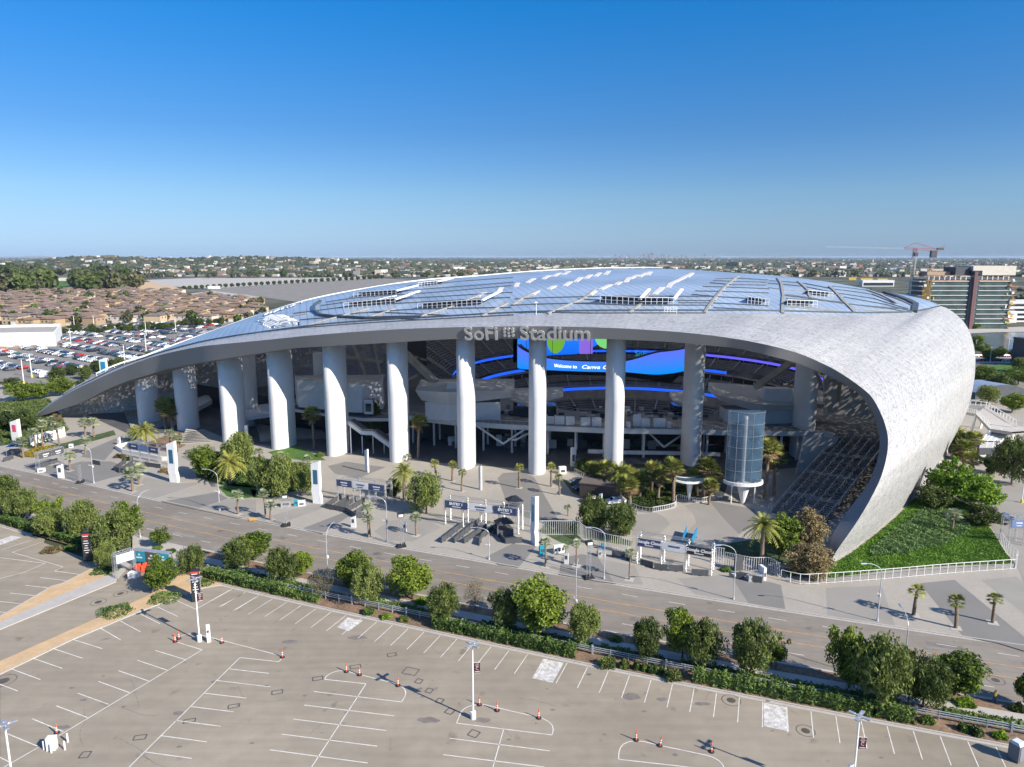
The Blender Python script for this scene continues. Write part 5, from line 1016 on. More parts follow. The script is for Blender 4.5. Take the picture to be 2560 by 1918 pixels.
# palms
def fan_leaf(b, base, d, up, L_, mat, n=9, spread=1.15):
    side = d.cross(up).normalized(); tip0 = base + d * L_ * .45
    b.bar(base, tip0, .035, mat)
    for i in range(n):
        a = (i / (n - 1) - .5) * 2 * spread; dd = (d * math.cos(a) + side * math.sin(a)).normalized(); e = tip0 + dd * L_ * .6 - Vector((0, 0, .10 * L_ * abs(a)))
        w_ = dd.cross(up).normalized() * L_ * .05; m_ = tip0 + dd * L_ * .3; b.add([tip0, m_ - w_, e, m_ + w_], [(0, 1, 2, 3)], mat)
def make_palm(name, th, cr, mat, seed, n=34, r0=.28, r1=.2, label='palm', thatch=0.0, lean=0.0, feather=False):
    rr = random.Random(seed); t = empty(name, label=label, cat='palm tree'); b = MB(); P = [Vector((lean * (i / 6) ** 2, 0, th * i / 6)) for i in range(7)]
    for i in range(6):
        ra, rb = r0 + (r1 - r0) * i / 6, r0 + (r1 - r0) * (i + 1) / 6; b.cyl(P[i], P[i + 1], ra * 1.04, rb, m_ptrunk, 9)
        for q in range(3): z = P[i].lerp(P[i + 1], q / 3); b.cyl(z, z + Vector((0, 0, .12)), ra * 1.12, ra * .98, m_ptrunk, 9, False)
    tr = b.build('trunk', t); top = P[-1]; b = MB()
    for i in range(n):
        az = i * 2.39996 + rr.uniform(-.2, .2); el_ = 1.25 - 1.75 * (i / n) + rr.uniform(-.1, .1)
        d = Vector((math.cos(az) * math.cos(el_), math.sin(az) * math.cos(el_), math.sin(el_))); up = Vector((-math.cos(az) * math.sin(el_), -math.sin(az) * math.sin(el_), math.cos(el_)))
        if feather:
            L_ = cr * rr.uniform(.9, 1.1); side = d.cross(up).normalized(); pr = top; k = 11
            for q in range(1, k + 1):
                f = q / k; p = top + d * L_ * f - Vector((0, 0, .55 * L_ * f * f * (.5 + .5 * math.cos(el_)))); b.bar(pr, p, .06 * (1.2 - f), mat); 
                for sg in (-1, 1):
                    ll = L_ * .26 * (1 - .7 * abs(f - .45)); e = p + side * sg * ll * .8 + (p - pr).normalized() * ll * .5 - Vector((0, 0, ll * .35)); w_ = (p - pr) * .42; b.add([p - w_, p + w_, e], [(0, 1, 2)], mat)
                pr = p
        else: fan_leaf(b, top + d * .1, d, up, cr * rr.uniform(.85, 1.1), mat if (not thatch or i < n * (1 - thatch)) else lf_thatch)
    if thatch:
        for i in range(16): az = i * .39; d = Vector((math.cos(az) * .45, math.sin(az) * .45, -1)).normalized(); e = top + d * cr * rr.uniform(.6, 1.0) - Vector((0, 0, .2)); s_ = Vector((-math.sin(az), math.cos(az), 0)) * .22; b.add([top - s_, top + s_, e + s_ * .7, e - s_ * .7], [(0, 1, 2, 3)], lf_thatch)
    c = b.build('crown', t); c.location = top; c.data.transform(Matrix.Translation(-top)); return reg(t, tr, c)
FAN = [make_palm('fan_palm', 10, 2.0, lf_palm, s, n=46, thatch=.22, lean=l) for s, l in ((1, .3), (2, -.4))]
DATE = [make_palm('date_palm', 5.2, 3.9, lf_palm, 5, n=44, r0=.45, r1=.4, feather=True)]
BRA = [make_palm('blue_fan_palm', 4.4, 1.75, lf_blue, s, n=24, r0=.24, r1=.2, lean=l) for s, l in ((7, .25), (8, -.2), (9, .5))]
YNG = [make_palm('young_fan_palm', 5.6, 1.5, lf_palm, s, n=22, r0=.30, r1=.24, lean=l) for s, l in ((12, .2), (13, .5))]
PALMS = []
def put_palm(kinds, th, x, yb, yc, wpx, cr, label, group='palms on the stadium plaza', z=.12):
    p = g(x, yb, z); Y = p[1]; fwd = Y * cp - (z - H) * sp; h = zat(yc, Y) - z; wd = wpx / F * fwd / (2 * cr); wd *= (.82 if kinds is BRA else (1.2 if kinds is FAN else 1)); k = kinds[int(x + yb) % len(kinds)]; sz = max(.35, h / th)
    o = place(k, (*p, z), (x * 1.3) % 6.28, (wd, wd, sz), label, group); PALMS.append((o, wd / sz)); return o
for x, yb, yc, w_, d in [(414, 1073, 1018, 48, 'brightest tall fan palm in front of the second column'), (432, 1076, 1030, 42, 'shorter fan palm beside the brightest one at the second column'), (456, 1067, 1010, 38, 'shaded dark fan palm in front of the second column'), (786, 1122, 1037, 42, 'slim fan palm between the fourth and fifth columns'), (1046, 1145, 1057, 40, 'dark slim fan palm between the sixth and seventh columns'),
                      (1758, 1244, 1168, 50, 'left fan palm of the bunch beside the glass tower'), (1780, 1240, 1184, 50, 'right fan palm of the bunch beside the glass tower'), (1683, 1261, 1172, 50, 'tall fan palm left of the small white canopy'), (1645, 1250, 1194, 44, 'low fan palm behind the curved railing'), (1575, 1264, 1214, 52, 'fan palm above the white parked car'), (1482, 1222, 1176, 46, 'fan palm behind the dark sunken ramp'),
                      (1911, 1248, 1126, 56, 'tallest fan palm right of the glass tower'), (1934, 1242, 1146, 56, 'second fan palm right of the glass tower'), (1512, 1232, 1176, 50, 'fan palm at the near side of the dark hut'), (1560, 1236, 1190, 52, 'full fan palm touching the eighth-to-ninth date palm'), (1600, 1246, 1202, 48, 'fan palm at the edge of the sunken court'), (1628, 1236, 1176, 46, 'darker fan palm behind the low one at the curved railing'), (1742, 1238, 1190, 46, 'low full fan palm beside the small white canopy'), (1772, 1262, 1215, 40, 'short fan palm near the steel picket rail'), (2408, 1180, 1124, 50, 'fan palm behind the shell limb'), (2432, 1150, 1100, 44, 'fan palm beside the raised walkway'), (2420, 1200, 1150, 44, 'fan palm above the lime-green trees')]: put_palm(FAN, 10, x, yb, yc, w_, 2.0, d)
for x, yb, yc, w_, d in [(577, 1209, 1156, 88, 'broad feathery date palm in the bed right of the left totem'), (1011, 1250, 1178, 74, 'feathery date palm above the middle entry banners'), (1548, 1240, 1182, 86, 'feathery date palm between the eighth and ninth columns'), (1903, 1409, 1312, 92, 'feathery date palm left of the brown clump'), (365, 1119, 1076, 66, 'low feathery date palm in the walled bed'), (2392, 1140, 1085, 60, 'date palm near the raised walkway'), (340, 1105, 1078, 50, 'small date palm at the left of the walled bed')]: put_palm(DATE, 5.2, x, yb, yc, w_, 3.9, d)
for i, (x, yb, yc, w_) in enumerate([(332, 1229, 1187, 56), (348, 1212, 1176, 52), (213, 1136, 1106, 36), (175, 1177, 1143, 42), (595, 1286, 1240, 42), (676, 1300, 1262, 38), (664, 1292, 1236, 38), (925, 1342, 1270, 42), (922, 1344, 1298, 40), (1040, 1339, 1296, 40), (1364, 1417, 1358, 42), (1441, 1415, 1362, 38), (1573, 1449, 1384, 38), (59, 1145, 1106, 44), (107, 1116, 1062, 36), (148, 1112, 1070, 42), (90, 1122, 1082, 38), (214, 1096, 1060, 44), (235, 1092, 1058, 40), (426, 1122, 1086, 38), (445, 1130, 1096, 36), (2380, 1328, 1288, 52), (20, 1062, 1038, 36), (135, 1090, 1050, 30), (785, 1200, 1165, 30), (650, 1150, 1130, 34), (770, 1165, 1150, 34), (700, 1160, 1140, 34), (1020, 1155, 1146, 22), (1420, 1290, 1270, 26), (1413, 1390, 1375, 24)]):
    put_palm(BRA, 4.4, x, yb, yc, w_, 1.75, 'grey-green fan palm, %s from the left on the plaza' % ordn(sorted([332, 348, 213, 175, 595, 676, 664, 925, 922, 1040, 1364, 1441, 1573, 59, 107, 148, 90, 214, 235, 426, 445, 2380, 20, 135, 785, 650, 770, 700, 1020, 1420, 1413]).index(x)), 'grey-green palms on the plaza')
for x, yb, yc, w_, d in [(1090, 1191, 1160, 28, 'young palm, left of three by the seventh column'), (1131, 1203, 1165, 28, 'young palm, middle of three by the seventh column'), (1154, 1229, 1182, 24, 'young palm, right of three by the seventh column'), (1298, 1220, 1170, 28, 'young palm left of the eighth column foot'), (1378, 1217, 1170, 28, 'young palm right of the eighth column foot'), (1399, 1238, 1194, 24, 'shorter young palm near the parked cars'),
                      (2284, 1538, 1478, 44, 'leaning young palm, left of three at the right corner'), (2389, 1570, 1504, 44, 'middle young palm of three at the right corner'), (2481, 1557, 1498, 40, 'young palm, right of three at the right corner')]: put_palm(YNG, 5.6, x, yb, yc, w_, 1.5, d, 'young palms on the plaza')
for o in COL.objects:
    if o.name.startswith('crown') and o.parent:
        for r, k in PALMS:
            if r is o.parent or r.name == o.parent.name: o.scale = (1, 1, k)
b = MB()
for x, yb in [(332, 1229), (348, 1212), (175, 1177), (595, 1286), (676, 1300), (925, 1342), (1040, 1339), (1364, 1417), (1441, 1415), (1573, 1449), (2284, 1538), (2389, 1570), (2481, 1557), (1298, 1220), (1378, 1217), (1399, 1238), (1090, 1191), (1131, 1203), (1154, 1229)]:
    p = g(x, yb, .13); a = RD(s_at(x, 0)); b.box((p[0], p[1], .125), (1.5, 1.5, .03), m_conc, a)
struct(b.build('tree_surrounds'))
# hedges: clipped leafy boxes
def hedge(s0, s1, o0, o1, h, label, mat=lf_hedge, cat='hedge', name='hedge', dens=75, leaf=.16):
    n = int(abs(s1 - s0) * (abs(o1 - o0) + 2 * h) * dens * .5); rs = np.random.RandomState(int(s0 * 7 + 999) % 10000); ss = rs.uniform(s0, s1, n); oo = rs.uniform(0, 1, n); zz = rs.uniform(0, 1, n); f = rs.randint(0, 4, n)
    oo = np.where(f == 0, rs.normal(.97, .03, n), np.where(f == 1, rs.normal(.03, .03, n), oo)); zz = np.where(f >= 2, rs.normal(.97, .04, n), zz)
    lump = 1 + .10 * np.sin(ss * 1.9 + 1) + .08 * np.sin(ss * 4.3) + .05 * np.sin(ss * 9.1); oo = .5 + (oo - .5) * lump; P = np.array([RS(a, o0 + (o1 - o0) * q) for a, q in zip(ss, oo)]); C = np.column_stack([P, .12 + np.clip(zz, 0, 1.1) * h * lump])
    U = rs.normal(size=(n, 3)); U /= np.linalg.norm(U, axis=1)[:, None]; W = np.cross(U, rs.normal(size=(n, 3))); W /= np.linalg.norm(W, axis=1)[:, None]; w_ = leaf * rs.uniform(.7, 1.3, n)[:, None]
    me = fast_mesh(name, quads(C, U * w_, W * w_ * .6), 4, mat); e = empty(name, label=label, cat=cat, group='clipped hedges and shrubs of the verge'); o = bpy.data.objects.new('foliage', me); COL.objects.link(o); o.parent = e
    b = MB(); m_ = max(2, int(abs(s1 - s0) / 2)); lo, hi = o0 + (o1 - o0) * .14, o0 + (o1 - o0) * .86
    for i in range(m_): a, c = s0 + .2 + (s1 - s0 - .4) * i / m_, s0 + .2 + (s1 - s0 - .4) * (i + 1) / m_; b.prism([RS(a, lo), RS(c, lo), RS(c, hi), RS(a, hi)], .1, .12 + h * .82, lf_dark)
    b.build('branches', e)
HG = lambda x, o=24.4: s_at(x, o)
for x0, x1, d in ((-60, 205, 'long clipped green hedge beside the left car park'), (508, 706, 'long clipped hedge right of the driveway'), (1082, 1160, 'short clipped hedge block between the lot and the rail fence'), (1162, 1222, 'second short clipped hedge block beside the lot lamp'), (1226, 1440, 'long clipped hedge in the middle of the lot edge'), (1732, 1950, 'dark clipped hedge right of the bare soil'), (1953, 2180, 'bushy clipped hedge behind the right lot lamp'), (2184, 2288, 'last clipped hedge before the bare soil at the right')):
    hedge(HG(x0), HG(x1), 23.3, 24.9, 1.5, d)
for x0, x1, h, d in ((700, 742, 1.0, 'rounded green shrubs at the end of the driveway hedge'), (742, 796, .8, 'low green shrubs beside the brown soil'),): hedge(HG(x0), HG(x1), 23.4, 24.8, h, d, name='shrub_row', cat='shrubs')
for x0, x1, d in ((560, 800, 'dark ground cover under the left rail fence'), (920, 1120, 'dark ground cover behind the rail fence below the wide dome'), (1500, 1660, 'dark ground cover behind the rail fence in the middle'), (1700, 2250, 'long dark ground cover strip behind the right rail fence'), (2360, 2440, 'round green ground cover at the right'), (2440, 2560, 'spiky green ground cover at the right edge'), (1200, 1480, 'ground cover under the largest dome tree')):
    hedge(s_at(x0, 21.3), s_at(x1, 21.3), 20.5, 22.0, .55, d, name='ground_cover_strip', cat='ground cover', dens=60)
def bush(x, y, w_, h, mat, label, group='loose shrubs of the verge', z=.12):
    p = g(x, y, z); fwd = p[1] * cp + H * sp; W_ = w_ / F * fwd; n = 900 if w_ > 15 else 350; rs = np.random.RandomState(int(x) + 5); d = rs.normal(size=(n, 3)); d /= np.linalg.norm(d, axis=1)[:, None]; d[:, 2] = abs(d[:, 2]); C = d * np.array([W_ / 2, W_ / 2.3, h]) * rs.uniform(.7, 1.05, n)[:, None]
    C *= (1 + .12 * np.sin(5 * d[:, :1] + x) + .1 * np.sin(7 * d[:, 1:2])); U = d * .6 + rs.normal(size=(n, 3)) * .6; U /= np.linalg.norm(U, axis=1)[:, None]; W = np.cross(U, rs.normal(size=(n, 3))); W /= np.linalg.norm(W, axis=1)[:, None]; q = .13
    me = fast_mesh('shrub', quads(C, U * q, W * q * .6), 4, mat); o = bpy.data.objects.new('shrub', me); COL.objects.link(o); o.location = (*p, z); return tag(o, label, 'shrub', group)
for x, y, w_, h, mt, d in ((1520, 1665, 42, 1.3, lf_pep, 'grey-green feathery shrub at the bare soil'), (1560, 1668, 28, 1.0, lf_pep, 'small olive shrub beside the feathery one'), (1592, 1672, 22, .9, lf_hedge, 'dark green round shrub under the fence'), (1612, 1676, 18, .9, lf_hedge, 'second dark round shrub under the fence'), (1632, 1680, 24, .9, lf_hedge, 'third dark round shrub under the fence'), (1654, 1684, 20, .8, lf_hedge, 'fourth dark round shrub under the fence'), (1682, 1696, 42, 1.2, lf_pep, 'loose olive shrub left of the dark hedge'),
                       (920, 1533, 32, .8, lf_hedge, 'low dark shrub on the brown soil'), (965, 1545, 26, .6, lf_lime, 'small lime shrub on the grey soil'), (1010, 1552, 24, .7, lf_pep, 'weedy olive shrub by the fence post'), (875, 1462, 28, .6, lf_olive, 'dry brownish shrub near the footpath'), (1056, 1507, 38, .8, lf_lime, 'bright mound under the wide dome tree'), (290, 1530, 86, .8, lf_hedge, 'spreading green shrub on the tan gravel'), (412, 1497, 76, .8, lf_hedge, 'shrub round the foot of the ball tree'), (505, 1460, 50, .6, lf_pep, 'low shrub beside the striped sign pylon'),
                       (130, 1378, 46, .9, lf_olive, 'brownish round shrub at the left island'), (180, 1372, 36, .8, lf_hedge, 'small green shrub at the left island'), (262, 1428, 60, .5, lf_hedge, 'green mat below the sign pylon'), (395, 1372, 24, .4, lf_hedge, 'small shrub under the umbrella tree, left'), (427, 1380, 26, .5, lf_hedge, 'small shrub under the umbrella tree, right'), (2318, 1805, 34, .7, lf_hedge, 'low shrub right of the last hedge'), (2410, 1825, 30, .8, lf_hedge, 'left shrub of the pair on bare soil'), (2440, 1835, 34, .9, lf_dark, 'right shrub of the pair on bare soil'), (2500, 1842, 34, .6, lf_lime, 'light shrub near the portable toilet'),
                       (2412, 1760, 48, .7, lf_lime, 'bright shrub under the yellow-green tree'), (2545, 1775, 34, .8, lf_dark, 'dark shrub at the right edge of the verge'), (1540, 1600, 34, .4, lf_hedge, 'flat shrub in the tree strip'), (800, 1140, 24, .9, lf_green, 'clipped dome bush on the small lawn'), (300, 1143, 28, .9, lf_olive, 'round olive bush by the left gate'), (320, 1150, 24, .8, lf_dark, 'dark bush beside the olive one at the left gate'), (1815, 1427, 26, .6, lf_hedge, 'small bush right of the third gate'), (412, 1180, 26, 1.1, lf_olive, 'reddish bush at the foot of the left totem'),
                       (1400, 1318, 60, .7, lf_lime, 'bright mound behind the wavy fence'), (1450, 1325, 90, 1.2, lf_green, 'long bright mound behind the wavy fence'), (1628, 1238, 30, 1.0, lf_pep, 'domed bush in the sunken court')): bush(x, y, w_, h, mt, d)
def carpet(name, poly, n, hgt, leaf, mat, label, z=.14, rows=None):
    xs = [p[0] for p in poly]; ys = [p[1] for p in poly]; rs = np.random.RandomState(3); pts = []
    def inside(x, y):
        c = False; j = len(poly) - 1
        for i in range(len(poly)):
            if (ys[i] > y) != (ys[j] > y) and x < (xs[j] - xs[i]) * (y - ys[i]) / (ys[j] - ys[i]) + xs[i]: c = not c
            j = i
        return c
    while len(pts) < n:
        x, y = rs.uniform(min(xs), max(xs)), rs.uniform(min(ys), max(ys))
        if inside(x, y): pts.append((x, y))
    P = np.array(pts); C = np.column_stack([P, np.full(n, z + hgt * .5)]); U = rs.normal(size=(n, 3)) * .5; U[:, 2] = 1; U /= np.linalg.norm(U, axis=1)[:, None]; W = np.cross(U, rs.normal(size=(n, 3))); W /= np.linalg.norm(W, axis=1)[:, None]; q = leaf * rs.uniform(.6, 1.3, n)[:, None]
    if rows: C[:, 2] += rows * np.abs(np.sin(P[:, 0] * 1.1 + P[:, 1] * .35)) * rs.uniform(.4, 1, n)
    me = fast_mesh(name, quads(C, U * q, W * q * .7), 4, mat); o = bpy.data.objects.new(name, me); COL.objects.link(o); return tag(o, label, kind='stuff')
carpet('lawn_grass', [g(*p, .13) for p in lawn], 26000, .12, .16, lf_grass, 'bright green grass on the slope below the shell')
carpet('sage_planting', [g(*T4(*p), .13) for p in ((870, 1370), (1180, 1130), (1350, 1000), (1700, 1070), (1750, 1190), (1500, 1330), (1150, 1400), (900, 1430))], 9000, .3, .22, lf_lav, 'grey-green sage planted in rows across the slope', rows=.45)
carpet('shrub_planting', [g(*T1(*p), .13) for p in ((1700, 660), (2209, 580), (2700, 650), (2780, 790), (2450, 870), (2209, 820), (1900, 790), (1720, 730))], 6000, .5, .25, lf_hedge, 'mixed green planting in the plaza beds')
carpet('court_planting', [g(*T3(*p), .14) for p in ((640, 720), (900, 880), (1080, 1000), (1200, 1020), (1380, 980), (1420, 900), (1600, 900), (1560, 760), (1200, 760), (900, 700))], 6500, .8, .3, lf_dark, 'dark shrubs filling the sunken court round the palms')
carpet('yellow_planting', [g(*T1(*p), .13) for p in ((220, 520), (320, 480), (480, 470), (470, 520), (300, 570), (160, 560))], 1500, .4, .2, leafmat('yellow_leaves', (.2, .16, .02), (.4, .3, .03), .8), 'yellow-green low planting beside the left gate')
carpet('left_planting', [g(*T1(*p), .13) for p in ((-300, 200), (0, 90), (430, 60), (600, 330), (300, 500), (100, 470), (-200, 330))], 9000, .6, .3, lf_dark, 'dark mixed planting by the left shell tip')
# ------------------------------------------------------------------ street furniture, signs, gates
def post_base(b, r=.3, h=.35, mat=None): b.cyl((0, 0, 0), (0, 0, h), r, r, mat or m_conc, 10)
m_lp = M('lamp_post_grey', (.52, .54, .57), .45, .3, var=.04)
def worn_text(par, mat, x, y, z, w_, hs, seed=0):
    """a line of lettering too small to read: short blocks of uneven width"""
    rr = random.Random(seed + int(w_ * 100)); b = MB(); q = x - w_ / 2
    while q < x + w_ / 2: k = rr.uniform(.5, 1.1) * hs; b.box((q + k / 2, y, z - hs / 2), (k * .82, .02, hs * rr.uniform(.8, 1)), mat); q += k
    return b.build('lettering', par)
# curved street lamps
def make_street_lamp(name='street_lamp', h=9.4, arm=2.6, label='street lamp'):
    t = empty(name, label=label, cat='street lamp'); b = MB(); b.cyl((0, 0, 0), (0, 0, .5), .2, .14, m_lp, 8); b.cyl((0, 0, .3), (0, 0, h * .82), .095, .065, m_lp, 8); P = [Vector((arm * (1 - math.cos(a)), 0, h * .82 + h * .18 * math.sin(a))) for a in [i * .26 for i in range(7)]]
    for a, c in zip(P, P[1:]): b.cyl(a, c, .055, .045, m_lp, 6)
    pole = b.build('pole', t); b = MB(); e = P[-1]; b.box((e.x + .35, 0, e.z - .08), (.9, .3, .12), alu, top=(.9, .7)); hd = b.build('lamp_head', t)
    b = MB(); b.box((.0, -.14, h * .42), (.34, .22, .5), white); b.cyl((0, 0, h * .46), (.7, .35, h * .50), .03, .03, white, 5); bx = b.build('control_box', t)
    return reg(t, pole, hd, bx)
SL = make_street_lamp()
for i, s in enumerate((33.8, 77.3, 120.9, 142.6, 164.3, 185.8, 206.9)):
    p = RS(s, -1.0); d = ['left of the small ticket totem', 'beside the left totem bed', 'before the lane barriers of the entry gate', 'right of the lane barriers', 'left of the third gate', 'right of the third gate', 'in front of the lawn fence'][i]
    place(SL, (*p, .12), RD(s) + math.pi + .35, (1, 1, .66 if i == 3 else 1), 'white curved street lamp on the plaza kerb ' + d, 'street lamps on the plaza side')
for px, py, top, d in ((351, 1352, 1237, 'above the teal banner gate'), (820, 1430, 1322, 'left of the thin brown verge tree'), (1438, 1526, 1420, 'behind the largest dome tree'), (2255, 1700, 1540, 'between the massive tree and the grey-green tree')):
    s = s_at(px, 16.8); p = RS(s, 16.8); h = zat(top, p[1]) - .12; place(SL, (*p, .12), RD(s) + math.pi / 2 + .2, (1, 1, h / 9.4), 'white curved street lamp in the verge ' + d, 'street lamps on the verge side')
# four-headed parking-lot lights
def make_lot_lamp():
    t = empty('parking_lot_lamp', label='x', cat='lamp post'); b = MB(); b.cyl((0, 0, 0), (0, 0, .95), .34, .33, white, 14); base = b.build('base', t); b = MB(); b.cyl((0, 0, .9), (0, 0, 9.7), .11, .085, white, 8); pole = b.build('pole', t); hs = []
    for k in range(4):
        a = k * math.pi / 2 + .5; d = Vector((math.cos(a), math.sin(a), 0)); b = MB(); b.bar(Vector((0, 0, 9.65)), Vector((0, 0, 9.75)) + d * .5, .08, white); b.box((d.x * .72, d.y * .72, 9.68), (.64, .34, .1), steel, a); b.box((d.x * .72, d.y * .72, 9.62), (.45, .25, .05), dgrey, a); hs.append(b.build('lamp_head', t))
    b = MB(); b.box((.0, 0, 9.5), (.5, .5, .3), steel); cm = b.build('camera_box', t)
    return reg(t, base, pole, cm, *hs)
LL_ = make_lot_lamp(); m_pkt = M('pale_lettering', (.55, .45, .45), .6, var=0); m_mar = M('maroon_banner', (.045, .008, .014), .7, var=.05)
for px, py, d, ban, a in ((1181, 1612, 'in the middle of the empty lot', 1, .1), (486, 1447, 'beside the striped sign pylon', 1, .5), (2149, 1790, 'in front of the right-hand hedge', 1, -.1), (12, 1812, 'at the bottom left corner of the view', 0, 0)):
    p = g(px, py, 9.7); o = place(LL_, (*p, 0), 0.3, (1, 1, 1), 'tall white four-headed car park lamp ' + d, 'car park lamps')
    if ban:
        bn = MB(); bn.box((.52, 0, 6.0), (.72, .04, 1.35), m_mar); bn.bar((0, 0, 7.36), (.9, 0, 7.36), .04, white); bn.bar((0, 0, 6.0), (.9, 0, 6.0), .04, white); bo = bn.build('banner', o); bo.rotation_euler = (0, 0, a - .3)
        tx = text_mesh('lettering', 'C', .5, m_pkt, .01, bo); tx.matrix_local = face_mtx(Vector((.52, -.035, 6.6)), 0); worn_text(bo, m_pkt, .52, -.035, 7.2, .3, .07); worn_text(bo, m_pkt, .52, -.035, 7.05, .5, .06, 3); worn_text(bo, m_pkt, .52, -.035, 6.88, .3, .07, 5); worn_text(bo, m_pkt, .52, -.035, 6.2, .55, .16, 7)
    if px == 2149: bn = MB(); bn.cyl((-.15, 0, 4.2), (-.8, -.2, 4.2), .06, .06, white, 6); bn.cyl((-.95, -.25, 4.0), (-.6, -.15, 4.35), .2, .24, white, 10); bn.build('camera', o)
    if px == 486: bn = MB(); bn.box((1.3, -.5, 0), (.5, .5, 2.6), white, .2); bn.box((1.3, -.76, 1.5), (.3, .05, .4), dgrey, .2); bn.build('power_post', o)
# striped black sign pylons
def pylon(x, y, top, label, w_=1.35):
    p = g(x, y, .12); h = zat(top, p[1]) - .12; t = empty('sign_pylon', (*p, .12), .25, label=label, cat='sign', group='black sign pylons'); b = MB(); b.box((0, 0, 0), (w_, w_ * .75, h), dark); b.build('body', t); b = MB()
    n = 8
    for i in range(n):
        z = h * (.30 + .085 * i)
        for f, (dx, dy, sx_, sy_) in enumerate(((0, -w_ * .385, w_ * .78, .04), (w_ * .51, 0, .04, w_ * .6))): b.box((dx, dy, z), (sx_ * (.45 + .4 * ((i * 5) % 3) / 2), sy_, h * .018), white if i not in (6,) else M('red_strip', (.5, .05, .04)))
    b.box((0, -w_ * .39, h * .93), (w_ * .9, .05, h * .05), M('red_strip', (.5, .05, .04))); b.build('route_strips', t)
    return t
pylon(222, 1400, 1332, 'black sign pylon with white strips among the left verge trees'); pylon(493, 1500, 1425, 'black sign pylon with white strips beside the driveway island')
# traffic delineators
def make_cone():
    t = empty('traffic_delineator', label='x', cat='traffic cone'); b = MB(); b.cyl((0, 0, 0), (0, 0, .07), .36, .33, dark, 8); b.cyl((0, 0, .07), (0, 0, .12), .2, .14, dark, 8); base = b.build('rubber_base', t)
    org = M('safety_orange', (.78, .10, .02), .5, var=.04); b = MB()
    for i, (z0, z1) in enumerate(((.1, .38), (.38, .52), (.52, .66), (.66, .80), (.80, .94), (.94, 1.22))): b.cyl((0, 0, z0), (0, 0, z1), .12 - .05 * z0, .12 - .05 * z1, white if i in (1, 3) else org, 10)
    b.cyl((0, 0, 1.22), (0, 0, 1.3), .03, .03, org, 6); tube = b.build('post', t); return reg(t, base, tube)
CN = make_cone()
for i, (f, c) in enumerate(((C1, (1512, 575)), (C1, (1545, 550)), (C1, (1915, 585)), (C2, (228, 710)), (C2, (780, 835)), (C2, (893, 862)), (C2, (1225, 955)), (C2, (1927, 1120)), (C2, (2080, 1170)), (C3, (230, 1235)), (C3, (1070, 1425)), (C3, (1275, 1472)), (C3, (1720, 1525)), (C1, (490, 1365)))):
    d = ['left of two by the pylon lamp', 'right of two by the pylon lamp', 'right of the white power post', 'at the sharp corner of the left bay line', 'left of two on the curved island line', 'right of two on the curved island line', 'at the right end of the curved island line', 'just right of the middle lot lamp', 'second right of the middle lot lamp', 'at the rounded end of the lamp island', 'leftmost of the bottom right island', 'tilted, second on the bottom right island', 'at the lamp shadow tip', 'behind the white cabinet'][i]
    o = place(CN, (*g(*f(*c)), .002), i * .6, (1, 1, 1), 'orange and white traffic delineator ' + d, 'orange delineators in the lot')
    if i == 11: o.rotation_euler = (0, .16, 0)
# white cabinet with bollards
cb = empty('utility_cabinet', (*g(*C1(452, 1500)), 0), .15, label='white utility cabinet standing in the lot between bollards', cat='cabinet'); b = MB(); b.box((0, 0, 0), (.95, .75, 1.45), offw, top=(.97, .95)); b.box((0, 0, 1.45), (1.0, .8, .05), white); b.build('body', cb); b = MB(); b.box((-.23, -.39, .1), (.42, .03, 1.25), offw); b.box((.23, -.39, .1), (.42, .03, 1.25), offw); b.build('door', cb)
BL = MB(); BL.cyl((0, 0, 0), (0, 0, 1.05), .1, .1, white, 10); BL.cyl((0, 0, 1.05), (0, 0, 1.12), .1, .04, white, 10); BLo = tag(BL.build('bollard'), 'x', 'bollard'); 
for i, (c, d) in enumerate((((380, 1505), 'left of the white cabinet'), ((443, 1533), 'in front of the white cabinet, left'), ((560, 1507), 'in front of the white cabinet, right'), ((585, 1440), 'behind the white cabinet, right'))): place(BLo, (*g(*C1(*c)), 0), 0, (1, 1, 1), 'white bollard ' + d, 'bollards round the cabinet')
# portable toilet
pt_ = empty('portable_toilet', (*g(*C4(2135, 1590)), 0), .45, label='grey portable toilet with a pale roof at the right edge of the lot', cat='portable toilet'); m_pt = M('grey_plastic', (.13, .145, .17), .5, var=.05); m_ptr = M('pale_plastic', (.55, .57, .58), .45, var=.04)
b = MB(); b.box((0, 0, .05), (1.15, 1.15, 2.0), m_pt); b.build('body', pt_); b = MB(); b.box((0, 0, 2.05), (1.25, 1.25, .28), m_ptr, top=(.75, .6)); b.build('roof', pt_); b = MB(); b.box((0, -.6, .15), (.75, .05, 1.75), M('grey_door', (.2, .215, .24), .5)); b.box((.25, -.63, 1.05), (.08, .04, .15), white); b.build('door', pt_)
# verge rail fence: one fence, posts as parts
def rail_fence(name, s0, s1, label, off=22.8):
    n = max(2, round((s1 - s0) / 2.45)); e = empty(name, (0, 0, 0), label=label, cat='fence'); m_f = M('pale_rail', (.42, .46, .50), .5, .2, var=.05)
    b = MB()
    for i in range(n):
        a, c = RS(s0 + (s1 - s0) * i / n, off), RS(s0 + (s1 - s0) * (i + 1) / n, off)
        for z in (.55, .85, 1.12): b.bar((*a, z + .12), (*c, z + .12), .07, m_f, .09)
    b.build('rail', e)
    for i in range(n + 1):
        p = RS(s0 + (s1 - s0) * i / n, off); b = MB(); k = 1.0 if i % 4 else 1.9; b.box((p[0], p[1], .12), (.11 * k, .11 * k, 1.2 + (.18 if k > 1 else 0)), m_f, RD(s0)); b.build('post', e)
rail_fence('rail_fence', -60, s_at(240, 22.8), 'three-rail pale fence behind the left clipped hedge'); rail_fence('rail_fence', s_at(520, 22.8), 262, 'long three-rail pale fence between the verge trees and the car park')
